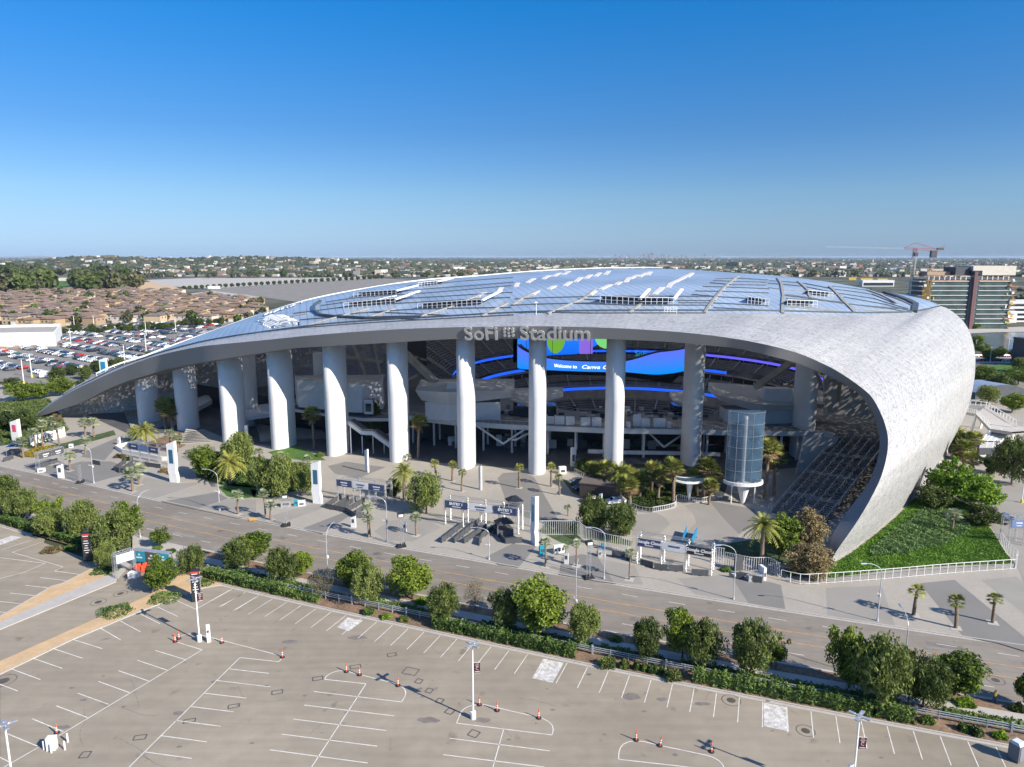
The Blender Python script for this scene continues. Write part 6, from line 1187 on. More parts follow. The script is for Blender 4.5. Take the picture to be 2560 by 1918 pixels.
# white totem screens
m_scr = M('blue_screen', (.02, .04, .07), .3, var=.1, emit=(.02, .10, .17), es=.5); m_pink = M('pink_screen', (.4, .05, .09), .4, emit=(.5, .05, .1), es=.3)
def totem(x, yb, yt, wm, label, rz=0.0, scr=None, kink=True, z=.12):
    p = g(x, yb, z); h = zat(yt, p[1]) - z; t = empty('display_totem', (*p, z), rz, label=label, cat='totem', group='white totems on the plaza'); b = MB(); d = wm * .42; k = .35 if kink else 0
    prof = [(0, 0), (0, h * .17), (-.55 * k, h * .30), (-.2 * k, h * .45), (-.2 * k, h)] if kink else [(0, 0), (0, h)]
    V = []
    for i, (o, zz) in enumerate(prof):
        top = zz == h
        for dx, dy in ((-wm / 2, -d / 2), (wm / 2, -d / 2), (wm / 2, d / 2), (-wm / 2, d / 2)): V.append((dx + o * 1.6, dy, zz + (wm * .35 * (dx / wm + .5) if top else 0)))
    n = len(prof); fs = [(i * 4 + j, i * 4 + (j + 1) % 4, (i + 1) * 4 + (j + 1) % 4, (i + 1) * 4 + j) for i in range(n - 1) for j in range(4)] + [(4 * n - 4, 4 * n - 3, 4 * n - 2, 4 * n - 1)]
    b.add(V, fs, white); b.build('body', t); b = MB(); o = prof[-1][0] * 1.6; b.box((o, -d / 2 - .02, h * .50), (wm * .52, .04, h * .36), scr or m_scr); s_ = b.build('screen', t)
    b = MB(); b.box((o - wm / 2 - .02, 0, h * .2), (.04, d * .7, h * .74), dark); b.build('side_panel', t)
    return t
a0 = totem(437, 1205, 1110, 2.2, 'tall white kinked totem with a blue screen, right of the left gate', -.25)
totem(795, 1258, 1160, 2.05, 'tall white kinked totem with a blue screen, left of the middle gate', -.25); totem(1337, 1360, 1246, 1.9, 'tall slender white totem seen almost edge-on beside the wavy fence', -1.15); totem(43, 1103, 1055, 2.6, 'white totem with a pink screen at the far left', -.2, m_pink, False)
totem(918, 1180, 1126, 1.1, 'slim blank white totem in front of the fifth and sixth columns', -.7, offw, False); totem(1201, 1224, 1167, .9, 'slim blank white totem right of the seventh column', -.9, offw, False); totem(153, 1195, 1165, 1.4, 'short white ticket totem at the left kerb', -.1, dgrey, False); totem(884, 1318, 1294, 1.0, 'short white ticket totem between two grey-green palms', -.2, dgrey, False)
totem(1012, 1330, 1308, .7, 'small grey banner stand left of the lamp tripod', -.3, dgrey, False); totem(1416, 1410, 1385, .8, 'small grey banner stand beside the wavy fence', -.3, dgrey, False); totem(1501, 1262, 1236, .7, 'thin white sign at the sunken ramp', -.6, dgrey, False); totem(618, 1105, 1065, 1.0, 'pale blue-lit totem in the shade behind the fourth column', -.3, offw, False); totem(298, 1112, 1095, .9, 'small white sign at the left walled bed', -.3, offw, False)
fp_ = empty('banner_frame', (*g(261, 938, .12), .12), -.1, label='tall blue banner in a white frame between lamp posts by the far car park', cat='sign'); b = MB(); b.box((0, 0, 0), (3.6, .8, 7.2), white); b.build('frame', fp_); b = MB(); b.box((0, -.42, .6), (2.4, .06, 5.8), M('bright_blue_banner', (.01, .22, .42))); b.build('banner', fp_)
m_ban = M('soft_blue_banner', (.16, .24, .42), .6, var=.05)
# truss entrance gates
def truss(b, a, c, w_=.4, n=None, mat=alu):
    a, c = Vector(a), Vector(c); d = c - a; L_ = d.length; d.normalize(); u = d.orthogonal().normalized() if abs(d.z) > .9 else d.cross(Vector((0, 0, 1))).normalized(); v = d.cross(u); n = n or max(2, int(L_ / (w_ * 1.6))); cr = [(u * i + v * j) * w_ / 2 for i, j in ((-1, -1), (1, -1), (1, 1), (-1, 1))]
    for q in cr: b.bar(a + q, c + q, max(.035, w_ * .09), mat)
    for k in range(n):
        p, r = a + d * L_ * k / n, a + d * L_ * (k + 1) / n
        for i in range(4): b.bar(p + cr[i], r + cr[(i + 1) % 4], max(.025, w_ * .06), mat)
def gate(x0, y0, x1, y1, h, banners, label, depth=2.6, nm='truss_gate', posts=None):
    a, c = Vector((*g(x0, y0, .12), .12)), Vector((*g(x1, y1, .12), .12)); d = c - a; W_ = d.length; rz = math.atan2(d.y, d.x); t = empty(nm, a, rz, label=label, cat='gate', group='truss entry gates')
    b = MB(); k = posts or max(2, round(W_ / 4.2)) + 1
    for yy in (0, depth):
        truss(b, (0, yy, h), (W_, yy, h)); truss(b, (0, yy, h - 1.5), (W_, yy, h - 1.5), .25)
    for x in (0, W_): truss(b, (x, 0, h), (x, depth, h))
    b.build('roof_truss', t)
    for i in range(k):
        for yy in (0, depth): b = MB(); truss(b, (W_ * i / (k - 1), yy, 0), (W_ * i / (k - 1), yy, h), .32); b.build('leg', t)
    nb = len(banners)
    for i, (mt, s, s2) in enumerate(banners):
        x = W_ * (i + .5) / nb; bw = W_ / nb * .94; b = MB(); b.box((x, -.28, h - 1.45), (bw, .06, 1.5), mt); bo = b.build('banner', t); cm = navy if mt in (offw,) else white
        if s and s != '~': tx = text_mesh('lettering', s, .78, cm, .02, bo, bold=.03); tx.matrix_local = face_mtx(Vector((x, -.33, h - .55)), 0)
        if s == '~': worn_text(bo, cm, x, -.33, h - .55, bw * .45, .32, i)
        if s == 'o': pass
        if s2: worn_text(bo, cm, x, -.33, h - 1.12, bw * .36, .2, i + 9)
    return t
gate(*T2(705, 940), *T2(1120, 1000), 5.2, [(navy, '~', '~'), (offw, '~', '~'), (navy, '~', '~')], 'truss gate with navy banners left of the date palm'); gate(*T2(1632, 1145), *T2(2260, 1230), 5.4, [(navy, 'ENTRY 1', '~'), (offw, '~', '~'), (navy, 'ENTRY 2', '~')], 'long truss gate reading ENTRY 1 and ENTRY 2 in front of the eighth column')
gate(*T3(1075, 1480), *T3(1715, 1590), 5.0, [(navy, 'Google Cloud', '~'), (offw, '~', ''), (dark, 'Google Cloud', '~')], 'truss gate with dark banners beside the picket fence'); gate(*T1(1130, 600), *T1(1385, 650), 5.2, [(navy, '~', ''), (m_ban, '', ''), (navy, '~', '')], 'truss gate with navy banners left of the left totem')
gate(*T1(345, 680), *T1(560, 620), 4.6, [(dgrey, '~', '~'), (dgrey, '~', '~')], 'grey truss gate near the left kerb', 1.2, posts=2); gate(*C1(1010, 30), *T1(1170, 1560), 4.2, [(offw, '', '')], 'plain truss arch across the driveway', 1.0, posts=2); gate(*T4(2070, 1320), *T4(2330, 1330), 5.2, [(m_ban, '~', '~'), (offw, '', '')], 'white truss gate at the right frame edge')
# teal banner wall over the driveway
tb = empty('banner_wall', (*g(335, 1415, .12), .12), 0, label='teal and dark printed banner wall beside the driveway gate', cat='sign'); a = Vector((*g(335, 1415, .12), 0)); c = Vector((*g(424, 1425, .12), 0)); W_ = (c - a).length; tb.rotation_euler = (0, 0, math.atan2((c - a).y, (c - a).x)); h = 3.0
b = MB()
for x in (0, W_ / 3, 2 * W_ / 3, W_): b.box((x, .2, 0), (.12, .12, h), steel); b.box((x, .85, 0), (.1, .1, h), steel)
b.box((W_ / 2, .5, h), (W_, .9, .1), steel); b.build('frame', tb)
for i, (mt, s) in enumerate(((teal, '~'), (dgrey, '~'), (teal, '~'))):
    b = MB(); b.box((W_ * (i + .5) / 3, .1, h - 2.1), (W_ / 3 - .04, .06, 2.0), mt); bo = b.build('panel', tb); worn_text(bo, white, W_ * (i + .5) / 3, .06, h - 1.25, W_ / 6, .3, i); worn_text(bo, white, W_ * (i + .5) / 3, .06, h - .7, .35, .3, i + 4)
ob = empty('barrier_stack', (*g(360, 1428, .12), .12), .3, label='heap of orange-red plastic barriers beside the banner wall', cat='barrier'); m_or = M('red_plastic', (.6, .07, .03), .5)
for i in range(5): b = MB(); b.box(((i % 3) * 1.0 - 1, (i // 3) * .8, 0 if i < 3 else .05), (.9, .5, 1.15), m_or, i * .2, (.9, .45)); b.box(((i % 3) * 1.0 - 1, (i // 3) * .8, .0), (.95, .6, .18), m_or, i * .2); b.build('barrier', ob)
b = MB(); b.box((0, 0, 0), (1.5, 1.1, .9), offw); b.box((0, 0, .9), (1.6, 1.2, .08), white); o = b.build('concrete_block'); o.location = (*g(*T1(1155, 1600), .12), .12); tag(o, 'pale concrete block beside the driveway arch', 'block')
# lane barriers in front of the gates
def lanes(segs, label, h=1.15, mat=dgrey):
    e = empty('lane_barriers', (0, 0, 0), label=label, cat='barrier', group='queue lane barriers')
    for a, c in segs:
        a, c = g(*a, .13), g(*c, .13); b = MB(); n = max(1, int(math.dist(a, c) / 2.2))
        for i in range(n):
            p, q = Vector((*a, .13)).lerp(Vector((*c, .13)), i / n), Vector((*a, .13)).lerp(Vector((*c, .13)), (i + 1) / n - .02 / n); m = (p + q) / 2; b.bar(m.lerp(p, .97) + Vector((0, 0, h / 2)), m.lerp(q, .97) + Vector((0, 0, h / 2)), .14, mat, h)
            b.box((m.x, m.y, .13), (.5, .5, .05), dark)
        b.build('panel', e)
    return e
lanes([(T2(1600, 1305), T2(1800, 1150)), (T2(1710, 1305), T2(1925, 1130)), (T2(1795, 1310), T2(1990, 1180)), (T2(1925, 1330), T2(1950, 1260)), (T2(1950, 1260), T2(2100, 1160)), (T2(2050, 1230), T2(2130, 1150)), (T2(2110, 1270), T2(2150, 1310)), (T2(2150, 1310), T2(2300, 1300)), (T2(2110, 1270), T2(2140, 1190))], 'dark queue barriers running out from the middle entry gate')
lanes([(T2(600, 1005), T2(740, 915)), (T2(600, 1005), T2(780, 1040)), (T2(670, 1020), T2(800, 930)), (T2(720, 1030), T2(860, 940)), (T2(780, 1040), T2(940, 950)), (T2(860, 1060), T2(980, 990)), (T2(780, 1040), T2(860, 1090)), (T2(860, 1090), T2(940, 1080))], 'dark queue barriers under the navy gate left of the date palm')
lanes([(T1(985, 680), T1(1090, 610)), (T1(985, 680), T1(1130, 715)), (T1(1030, 700), T1(1150, 620)), (T1(1080, 705), T1(1200, 630)), (T1(1130, 715), T1(1250, 640)), (T1(1250, 640), T1(1390, 660))], 'dark queue barriers at the left truss gate')
lanes([(T3(1105, 1490), T3(1220, 1520)), (T3(1225, 1530), T3(1345, 1545)), (T3(1350, 1545), T3(1480, 1550)), (T3(1545, 1580), T3(1700, 1590)), (T3(860, 1420), T3(980, 1430)), (T3(980, 1430), T3(1030, 1470))], 'dark table-like barriers under the third gate'); lanes([(T1(355, 650), T1(500, 605)), (T1(30, 605), T1(120, 575)), (T1(1600, 540), T1(1690, 515)), (T1(800, 620), T1(870, 635))], 'dark low barriers on the left plaza'); lanes([(T3(1470, 1310), T3(1505, 1220)), (T3(1545, 1330), T3(1595, 1230))], 'bright blue lane panels behind the third gate', 1.5, M('cyan_panel', (.01, .2, .42), .5))
lanes([(T3(1870, 1600), T3(2010, 1620)), (T3(2040, 1630), T3(2160, 1650))], 'dark barriers near the bench by the lawn fence')
# lighting towers with lattice masts
def mast(x, yb, yt, label, head=True):
    p = g(x, yb, .12); h = zat(yt, p[1]) - .12; t = empty('lighting_tower', (*p, .12), .3, label=label, cat='lighting tower', group='lattice lighting towers'); b = MB(); truss(b, (0, 0, .3), (0, 0, h), .55); b.build('mast', t); b = MB(); b.box((0, 0, 0), (1.7, 1.7, .16), dark); b.box((.5, .3, .16), (.5, .5, .35), dark); b.box((-.5, -.3, .16), (.5, .5, .3), dark); b.build('base', t)
    if head: b = MB(); b.box((0, 0, h), (1.2, .9, .7), dark); b.box((0, -.47, h + .1), (.9, .05, .5), offw); b.build('lamp_box', t)
mast(*T3(660, 1600), 1362, 'lattice lighting tower left of the third gate'); mast(*T2(1255, 1330), 1292, 'lattice lighting tower right of the curved lamp, its box on top'); mast(*T2(262, 1150), 1245, 'lattice lighting tower near the two teal panels'); mast(*T1(695, 780), 1162, 'lattice lighting tower by the left kerb', False)
# picket fences and rails round the court
m_pick = M('picket_grey_white', (.56, .56, .55), .5, var=.05)
def picket(pts, h, label, name='picket_fence', gap=.42, mat=None, step=None, cap=True, wide=.075):
    e = empty(name, (0, 0, 0), label=label, cat='fence'); P = [Vector((*g(*p, .13), .13)) for p in pts]; D = catmull(P, 14 * len(P)); b = MB(); mt = mat or m_pick; L_ = 0; nx = 0; r = MB()
    for a, c in zip(D, D[1:]):
        d = (c - a).length; r.bar(a + Vector((0, 0, h)), c + Vector((0, 0, h)), .09, mt); r.bar(a + Vector((0, 0, .15)), c + Vector((0, 0, .15)), .07, mt)
        while nx < L_ + d: q = a.lerp(c, (nx - L_) / d); b.bar(q, q + Vector((0, 0, h)), wide, mt, wide); nx += gap
        L_ += d
    b.build('pickets', e); r.build('rail', e); return e
picket([T3(0, 1125), T3(100, 1150), T3(160, 1165)], 3.2, 'tall white picket fence left of the slender totem'); picket([T3(240, 1235), T3(440, 1235), T3(560, 1240), T3(640, 1290), T3(840, 1360), T3(1040, 1390)], 3.0, 'wavy white picket fence running right from the slender totem'); picket([T3(1760, 1475), T3(1830, 1485)], 3.0, 'short white picket fence right of the third gate'); picket([T3(1835, 1500), T3(2050, 1545), T3(2209, 1550), T4(100, 1600)], 2.6, 'white picket fence ending at the lawn fence')
picket([T4(110, 1625), T4(270, 1660), T4(390, 1660), T4(700, 1640), T4(1100, 1610), T4(1550, 1570), T4(2130, 1530)], 1.9, 'white post and rail fence along the foot of the lawn', 'lawn_fence', 1.55, mat=offw, wide=.1); picket([T4(2130, 1530), T4(2140, 1480), T4(2060, 1400), T4(1990, 1290)], 2.4, 'white fence returning up the right side of the lawn', 'lawn_fence', 1.2)
picket([T3(540, 700), T3(700, 780), T3(900, 900), T3(1000, 980), T3(1100, 1030), T3(1210, 1045)], 1.2, 'curved steel rail round the sunken court', 'court_railing', .8, steel, wide=.07); picket([T3(1215, 1040), T3(1400, 1000), T3(1430, 930), T3(1610, 960), T3(1815, 915)], 1.2, 'steel picket rail below the small white canopy', 'court_railing', .5, offw, wide=.08)
# cars on the ramp
m_tyre = M('tyre_rubber', (.02, .02, .02), .8, var=0)
def make_car(name, paint, label='car', parts=True):
    cols = paint; b = MB(); t = empty(name, label=label, cat='car') if parts else None
    prof = [(-2.25, .35), (-2.25, .78), (-2.1, .92), (-1.35, .98), (-.85, 1.42), (.95, 1.45), (1.75, 1.02), (2.2, .92), (2.28, .6), (2.2, .3)]; V = []
    for s in (-1, 1):
        for x, z in prof: w_ = .9 if z < 1.1 else .68; V.append((x, s * w_, z))
    n = len(prof); b.add(V, [(i, i + 1, n + i + 1, n + i) for i in range(n - 1)] + [tuple(range(n - 1, -1, -1)), tuple(range(n, 2 * n)), (n - 1, 0, n, 2 * n - 1)], paint)
    if parts: bo = b.build('body', t); b = MB()
    for s in (-1, 1): b.add([(-1.22, s * .87, 1.02), (-.82, s * .72, 1.36), (.9, s * .72, 1.39), (1.5, s * .87, 1.04)], [(0, 1, 2, 3)], glass_dk)
    b.add([(-1.33, -.74, 1.03), (-1.33, .74, 1.03), (-.88, .62, 1.41), (-.88, -.62, 1.41)], [(0, 1, 2, 3)], glass_dk); b.add([(1.72, -.74, 1.07), (1.72, .74, 1.07), (1.0, .62, 1.46), (1.0, -.62, 1.46)], [(0, 1, 2, 3)], glass_dk)
    if parts: go = b.build('windows', t); b = MB(); ws = []
    for x in (-1.4, 1.4):
        for s in (-1, 1):
            b.cyl((x, s * .72, .33), (x, s * .93, .33), .34, .34, m_tyre, 12)
            if parts: b.cyl((x, s * .93, .33), (x, s * .945, .33), .2, .2, alu, 10); ws.append(b.build('wheel', t)); b = MB()
    if parts:
        b = MB()
        for s in (-1, 1): b.box((-2.26, s * .62, .62), (.04, .3, .16), white)
        for s in (-1, 1): b.box((2.26, s * .62, .66), (.04, .3, .16), M('red_lamp', (.4, .02, .02)))
        return reg(t, bo, go, *ws, b.build('headlamps', t))
    o = b.build(name); return o
cw = M('car_white', (.75, .75, .74), .25, var=0, spec=.6); cs = M('car_silver', (.42, .44, .46), .25, .5, var=0); ck = M('car_black', (.018, .02, .024), .22, var=0, spec=.6); cg = M('car_grey', (.10, .11, .12), .25, .3, var=0); cb_ = M('car_blue', (.02, .06, .16), .25, var=0); cr_ = M('car_red', (.32, .02, .02), .25, var=0); ct = M('car_teal', (.02, .10, .12), .3, var=0)
for f, c, mt, rz, d in ((T3, (565, 790), cs, .35, 'silver hatchback on the ramp behind the young palms'), (T3, (605, 840), cb_, .5, 'dark blue car on the ramp beside the dark hut'), (T3, (895, 960), cw, .3, 'white car under the fan palm at the sunken court'), (T3, (690, 945), ck, .4, 'black car half hidden by the pepper tree pair')):
    c_ = make_car('parked_car', mt, d); place(c_, (*g(*f(*c), .13), .13), rz, (1, 1, 1), d, 'cars by the sunken court')
# dark hut beside the ramp, buggies, crates, bins
hb = empty('service_hut', (*g(*T3(770, 905), .13), .13), -.35, label='dark brown slatted service hut beside the ramp', cat='hut'); m_slat = M('dark_brown_slats', (.06, .045, .04), .8, var=.2, scale=3); b = MB(); b.box((0, 0, 0), (9, 5.5, 3.6), m_slat); b.build('wall', hb); b = MB(); b.box((0, 0, 3.6), (9.3, 5.8, .25), M('hut_roof', (.12, .10, .09), .8)); b.build('roof', hb)
def crate(f, c, size, mat, label, name='equipment_box', cat='box', rz=.2, group=None):
    p = g(*f(*c), .13); b = MB(); b.box((0, 0, 0), size, mat, 0, (.96, .96)); b.box((0, 0, size[2]), (size[0] * 1.03, size[1] * 1.03, .06), mat); b.box((0, -size[1] / 2 - .01, size[2] * .3), (size[0] * .6, .03, size[2] * .35), dgrey); o = b.build(name); o.location = (*p, .13); o.rotation_euler = (0, 0, rz); return tag(o, label, cat, group)
crate(T3, (260, 1395), (1.1, .8, 1.6), teal, 'teal cabinet left of the wavy fence foot'); 
for i, x in enumerate((375, 405, 437)): crate(T3, (x, 1390 - i * 4), (.75, .6, 1.5), offw, 'white box, %s of three in front of the wavy fence' % ORD[i], group='white boxes by the wavy fence')
crate(T2, (260, 985), (2.2, 1.0, 1.3), alu, 'silver folding counter beside the left teal panel'); crate(T2, (345, 985), (.9, .2, 1.6), teal, 'bright teal panel in front of the planted bed'); crate(T2, (395, 980), (1.6, 1.0, 1.1), offw, 'white counter right of the bright teal panel'); crate(T3, (755, 1415), (.8, .8, 1.3), steel, 'grey litter bin left of the dark tables'); crate(T1, (360, 690), (1.6, 1.0, .9), offw, 'pale concrete block at the left gate foot'); crate(T1, (615, 480), (1.0, .8, 1.0), offw, 'small white box in the left planting'); crate(T3, (780, 1355), (.5, .5, 1.0), M('cyan_panel2', (.02, .2, .35)), 'small blue parcel on the lamp post side')
crate(T3, (435, 705), (1.8, 1.2, 1.8), offw, 'white plinth beside the eighth column foot'); crate(T3, (525, 640), (1.1, 1.1, 5.0), offw, 'tall white machine by the court edge'); crate(T3, (2160, 1610), (.5, 1.6, 2.2), white, 'white bench end panel at the lawn fence'); crate(T3, (2090, 1625), (2.6, .8, 1.0), steel, 'grey slatted bench near the lawn fence'); crate(T3, (1950, 1540), (1.6, .4, 2.6), dgrey, 'dark green notice board at the picket fence')
tr_ = empty('tractor', (*g(*T4(2050, 1130), .14), .14), .4, label='small dark service vehicle with a blue canopy on the right side road', cat='vehicle'); b = MB(); b.box((0, 0, .35), (3.2, 1.6, .9), ck, 0, (.9, .9)); b.box((-.6, 0, 1.25), (1.5, 1.4, .9), cb_, 0, (.8, .8)); b.build('body', tr_); 
for x in (-1.1, 1.1):
    for s in (-.85, .85): b = MB(); b.cyl((x, s - .12, .45), (x, s + .12, .45), .45, .45, m_tyre, 12); b.build('wheel', tr_)
for i, (f, c, hh) in enumerate(((T1, (135, 540), 0), (T2, (2140, 1230), 0), (T3, (20, 1030), 0))):
    t = empty('event_tent', (*g(*f(*c), .13), .13), .3, label=['dark blue event stand at the left frame edge', 'dark round booth at the end of the middle gate', 'dark striped inflatable tent left of the slender totem'][i], cat='tent'); b = MB(); b.box((0, 0, 0), (3.2, 2.6, 1.4), dgrey); b.build('counter', t); b = MB(); b.box((0, 0, 2.6), (3.6, 3.0, .9), [cb_, dark, ck][i], 0, (.3, .3)); b.build('canopy', t)
    b = MB(); [b.bar((x, y, 0), (x, y, 2.6), .08, steel) for x in (-1.7, 1.7) for y in (-1.4, 1.4)]; b.build('poles', t)
# walled planter and VALET wall on the left plaza
pw = empty('planter_wall', (0, 0, 0), label='low curved white planter wall round the left palm bed', cat='wall'); b = MB(); P = [g(*T1(*p), .13) for p in ((1000, 490), (1060, 525), (1200, 550), (1400, 590), (1460, 590))]; [b.bar((*a, .65), (*c, .65), .35, offw, 1.1) for a, c in zip(P, P[1:])]; P = [g(*T1(*p), .13) for p in ((1000, 490), (1100, 460), (1240, 440))]; [b.bar((*a, .65), (*c, .65), .35, offw, 1.1) for a, c in zip(P, P[1:])]; b.build('wall', pw)
vw = empty('lettered_wall', (*g(*T1(270, 470), .13), .13), 0, label='white wall lettered VALET among the left palms', cat='wall'); a = Vector((*g(*T1(270, 470), .13), 0)); c = Vector((*g(*T1(560, 380), .13), 0)); vw.rotation_euler = (0, 0, math.atan2((c - a).y, (c - a).x)); W_ = (c - a).length; b = MB(); b.box((W_ / 2, 0, 0), (W_, .5, 3.0), white); b.build('wall', vw)
tx = text_mesh('lettering', 'VALET', 2.0, dgrey, .04, vw, bold=.04); tx.matrix_local = face_mtx(Vector((W_ * .42, -.3, 1.3)), 0)
# raised walkway and slatted stair house on the right
sw = empty('raised_walkway', (0, 0, 0), label='raised concrete walkway with white railings right of the shell', cat='walkway'); P0 = [pt(2426, 1012, 232), pt(2465, 1015, 225), pt(2540, 1062, 205), pt(2600, 1075, 200)]; P1 = [pt(2415, 1030, 226), pt(2440, 1035, 216), pt(2475, 1072, 196), pt(2530, 1080, 192)]; b = MB()
for i in range(3): V = [P1[i], P1[i + 1], P0[i + 1], P0[i]]; b.add(V + [v - Vector((0, 0, .9)) for v in V], [(0, 1, 2, 3), (7, 6, 5, 4), (0, 4, 5, 1), (2, 6, 7, 3)], m_conc)
b.build('deck', sw); b = MB()
for P in (P0, P1):
    for i in range(3):
        n = max(2, int((P[i + 1] - P[i]).length / 2)); b.bar(P[i] + Vector((0, 0, 1.3)), P[i + 1] + Vector((0, 0, 1.3)), .15, white)
        for k in range(n): q = P[i].lerp(P[i + 1], k / n); b.bar(q, q + Vector((0, 0, 1.3)), .12, white)
b.build('railing', sw); b = MB()
for P in (P1[1], P1[2], P0[2], P0[1]): b.bar(P - Vector((0, 0, .5)), Vector((P.x - 1, P.y, 0)), .6, white)
b.build('piers', sw)
sh = empty('slatted_stair_house', (0, 0, 0), label='white-framed stair house with dark slatted panels beside the right walkway', cat='building'); 
a, c, d, e = pt(2450, 1190, 190), pt(2495, 1190, 190), pt(2525, 1080, 196), pt(2478, 1078, 196); z_ = Vector((0, 0, 0)); b = MB(); b.add([pt(2442, 1192, 188), pt(2494, 1190, 188), pt(2494, 1145, 188), pt(2446, 1145, 188)], [(0, 1, 2, 3)], dgrey); b.add([pt(2446, 1145, 188), pt(2494, 1145, 188), pt(2500, 1105, 191), pt(2453, 1103, 191)], [(0, 1, 2, 3)], dgrey); b.add([pt(2453, 1103, 191), pt(2500, 1105, 191), pt(2528, 1078, 200), pt(2478, 1074, 200)], [(0, 1, 2, 3)], dgrey)
b.prism([(pt(2442, 1192, 188).x, 188.3), (pt(2494, 1190, 188).x, 188.3), (pt(2494, 1190, 188).x, 204), (pt(2442, 1192, 188).x, 204)], 0, pt(2453, 1103, 191).z - 1.5, dgrey); b.build('wall', sh)
b = MB(); Q = [((2442, 1192, 187.8), (2494, 1190, 187.8)), ((2446, 1145, 187.8), (2494, 1145, 187.8)), ((2453, 1103, 190.8), (2500, 1105, 190.8)), ((2478, 1074, 199.8), (2528, 1078, 199.8))]
for (p0, p1), (q0, q1), n in ((Q[0], Q[1], 12), (Q[1], Q[2], 14), (Q[2], Q[3], 12)):
    A, B_, C_, D_ = pt(*p0), pt(*p1), pt(*q0), pt(*q1)
    for k in range(n + 1):
        if n == 12 and p0[1] > 1150 and 4 < k < 12: continue
        f = k / n; b.bar(A.lerp(C_, f), B_.lerp(D_, f), .16, offw, .2)
    for f in (0, .33, .66, 1): b.bar(A.lerp(B_, f), C_.lerp(D_, f), .3 if f in (0, 1) else .18, white)
b.build('slats', sh)
# ------------------------------------------------------------------ the far car park
paints = {'white': cw, 'silver': cs, 'black': ck, 'grey': cg, 'dark blue': cb_, 'red': cr_, 'teal': ct}
far_protos = {}
poly = [A1(*p) for p in ((-200, 930), (480, 925), (480, 795), (1150, 720), (2060, 715), (2060, 790), (1560, 940), (1180, 1040), (600, 1130), (360, 1180), (200, 1140), (-200, 1160))]
def inpoly(x, y, P):
    c = False; j = len(P) - 1
    for i in range(len(P)):
        if (P[i][1] > y) != (P[j][1] > y) and x < (P[j][0] - P[i][0]) * (y - P[i][1]) / (P[j][1] - P[i][1]) + P[i][0]: c = not c
        j = i
    return c
random.seed(77); rows_ = []
d = (.8, -.6); nrm = (.6, .8); O = (-291, 471)
for k in range(-9, 9):
    for half in (0, 5.6):
        row = []
        for i in range(-60, 120):
            x = O[0] + d[0] * i * 2.8 + nrm[0] * (k * 18.6 + half); y = O[1] + d[1] * i * 2.8 + nrm[1] * (k * 18.6 + half)
            px, py = proj(x, y)
            if not (-25 < px < 620 and inpoly(px, py, poly)): continue
            if (px > 200 and py < 862 and random.random() < .25) or (math.sin(i * .35 + k * 1.7) > .86): continue
            if random.random() > .9: continue
            # hidden behind the roof
            if px > 300 and py > 921 - (px - 300) * .42: continue
            row.append((x, y))
        if row: rows_.append((sum(p[1] for p in row) / len(row), row))
rows_.sort(key=lambda r: r[0]); n = 0; ncar = sum(len(r[1]) for r in rows_); keep = min(1, 298 / max(1, ncar))
rest = []
for ri, (_, row) in enumerate(rows_):
    row.sort(); ci = 0
    for x, y in row:
        col = random.choices(list(paints), (30, 16, 24, 14, 8, 6, 5))[0]
        if random.random() > keep or n >= 290: rest.append((x, y, col)); continue
        if col not in far_protos: far_protos[col] = tag(make_car('parked_car', paints[col], parts=False), 'x', 'car')
        place(far_protos[col], (x, y, .135), math.atan2(nrm[1], nrm[0]) + random.choice((0, math.pi)), (1, 1, random.uniform(.95, 1.25)), '%s car, %s from left in the %s row of the far car park' % (col, ordn(ci), ordn(ri)), 'cars in the far car park'); n += 1; ci += 1
if rest:
    b = MB(); ah = math.atan2(nrm[1], nrm[0]); ca_, sa_ = math.cos(ah), math.sin(ah)
    for x, y, col in rest:
        me = far_protos[col].data; V = [(x + v.co.x * ca_ - v.co.y * sa_, y + v.co.x * sa_ + v.co.y * ca_, .135 + v.co.z * 1.05) for v in me.vertices]; o_ = len(b.v); b.v += V
        for p in me.polygons: b.f.append([o_ + q for q in p.vertices]); b.m.append(b.mi(me.materials[p.material_index]))
    tag(b.build('parked_cars'), 'mass of further cars filling the rows of the far car park', kind='stuff')
print('cars', n, 'rest', len(rest))
# white hall at the left edge
hall = empty('white_hall', (0, 0, 0), label='long white windowless hall with an open flat roof at the left edge', cat='building'); a, c = g(-160, 872), g(139, 866); h = zat(830, c[1]); dx, dy = c[0] - a[0], c[1] - a[1]; L_ = math.hypot(dx, dy); nx, ny = -dy / L_, dx / L_; dp = 55
b = MB(); P = [a, c, (c[0] + nx * dp - 20, c[1] + ny * dp), (a[0] + nx * dp, a[1] + ny * dp)]
for i in range(4): p, q = P[i], P[(i + 1) % 4]; b.bar((*p, h / 2), (*q, h / 2), .6, white, h)
b.build('wall', hall); b = MB(); b.sheet(P, h - 1.6, M('flat_roof_grey', (.33, .31, .29), .9)); b.build('roof', hall); b = MB()
for i in range(7): x = a[0] + dx * (i + .8) / 7.5; b.box((x, a[1] - 1.2, 0), (5, 1.2, 1.5), M('wood_fence_tan', (.42, .27, .15), .8))
b.build('plinth_crates', hall)
vn = empty('white_van', (*g(117, 945, .13), .13), .2, label='white box van parked at the near corner of the far car park', cat='van'); b = MB(); b.box((0, 0, .5), (5.2, 2.2, 2.6), white); b.build('box_body', vn); b = MB(); b.box((3.4, 0, .4), (1.6, 2.0, 1.8), white, 0, (.7, .9)); b.box((3.9, 0, 1.2), (.5, 1.7, .6), glass_dk); b.build('cab', vn)
for x in (-1.6, 3.2):
    for s in (-1, 1): b = MB(); b.cyl((x, s, .4), (x, s * .75, .4), .4, .4, m_tyre, 10); b.build('wheel', vn)
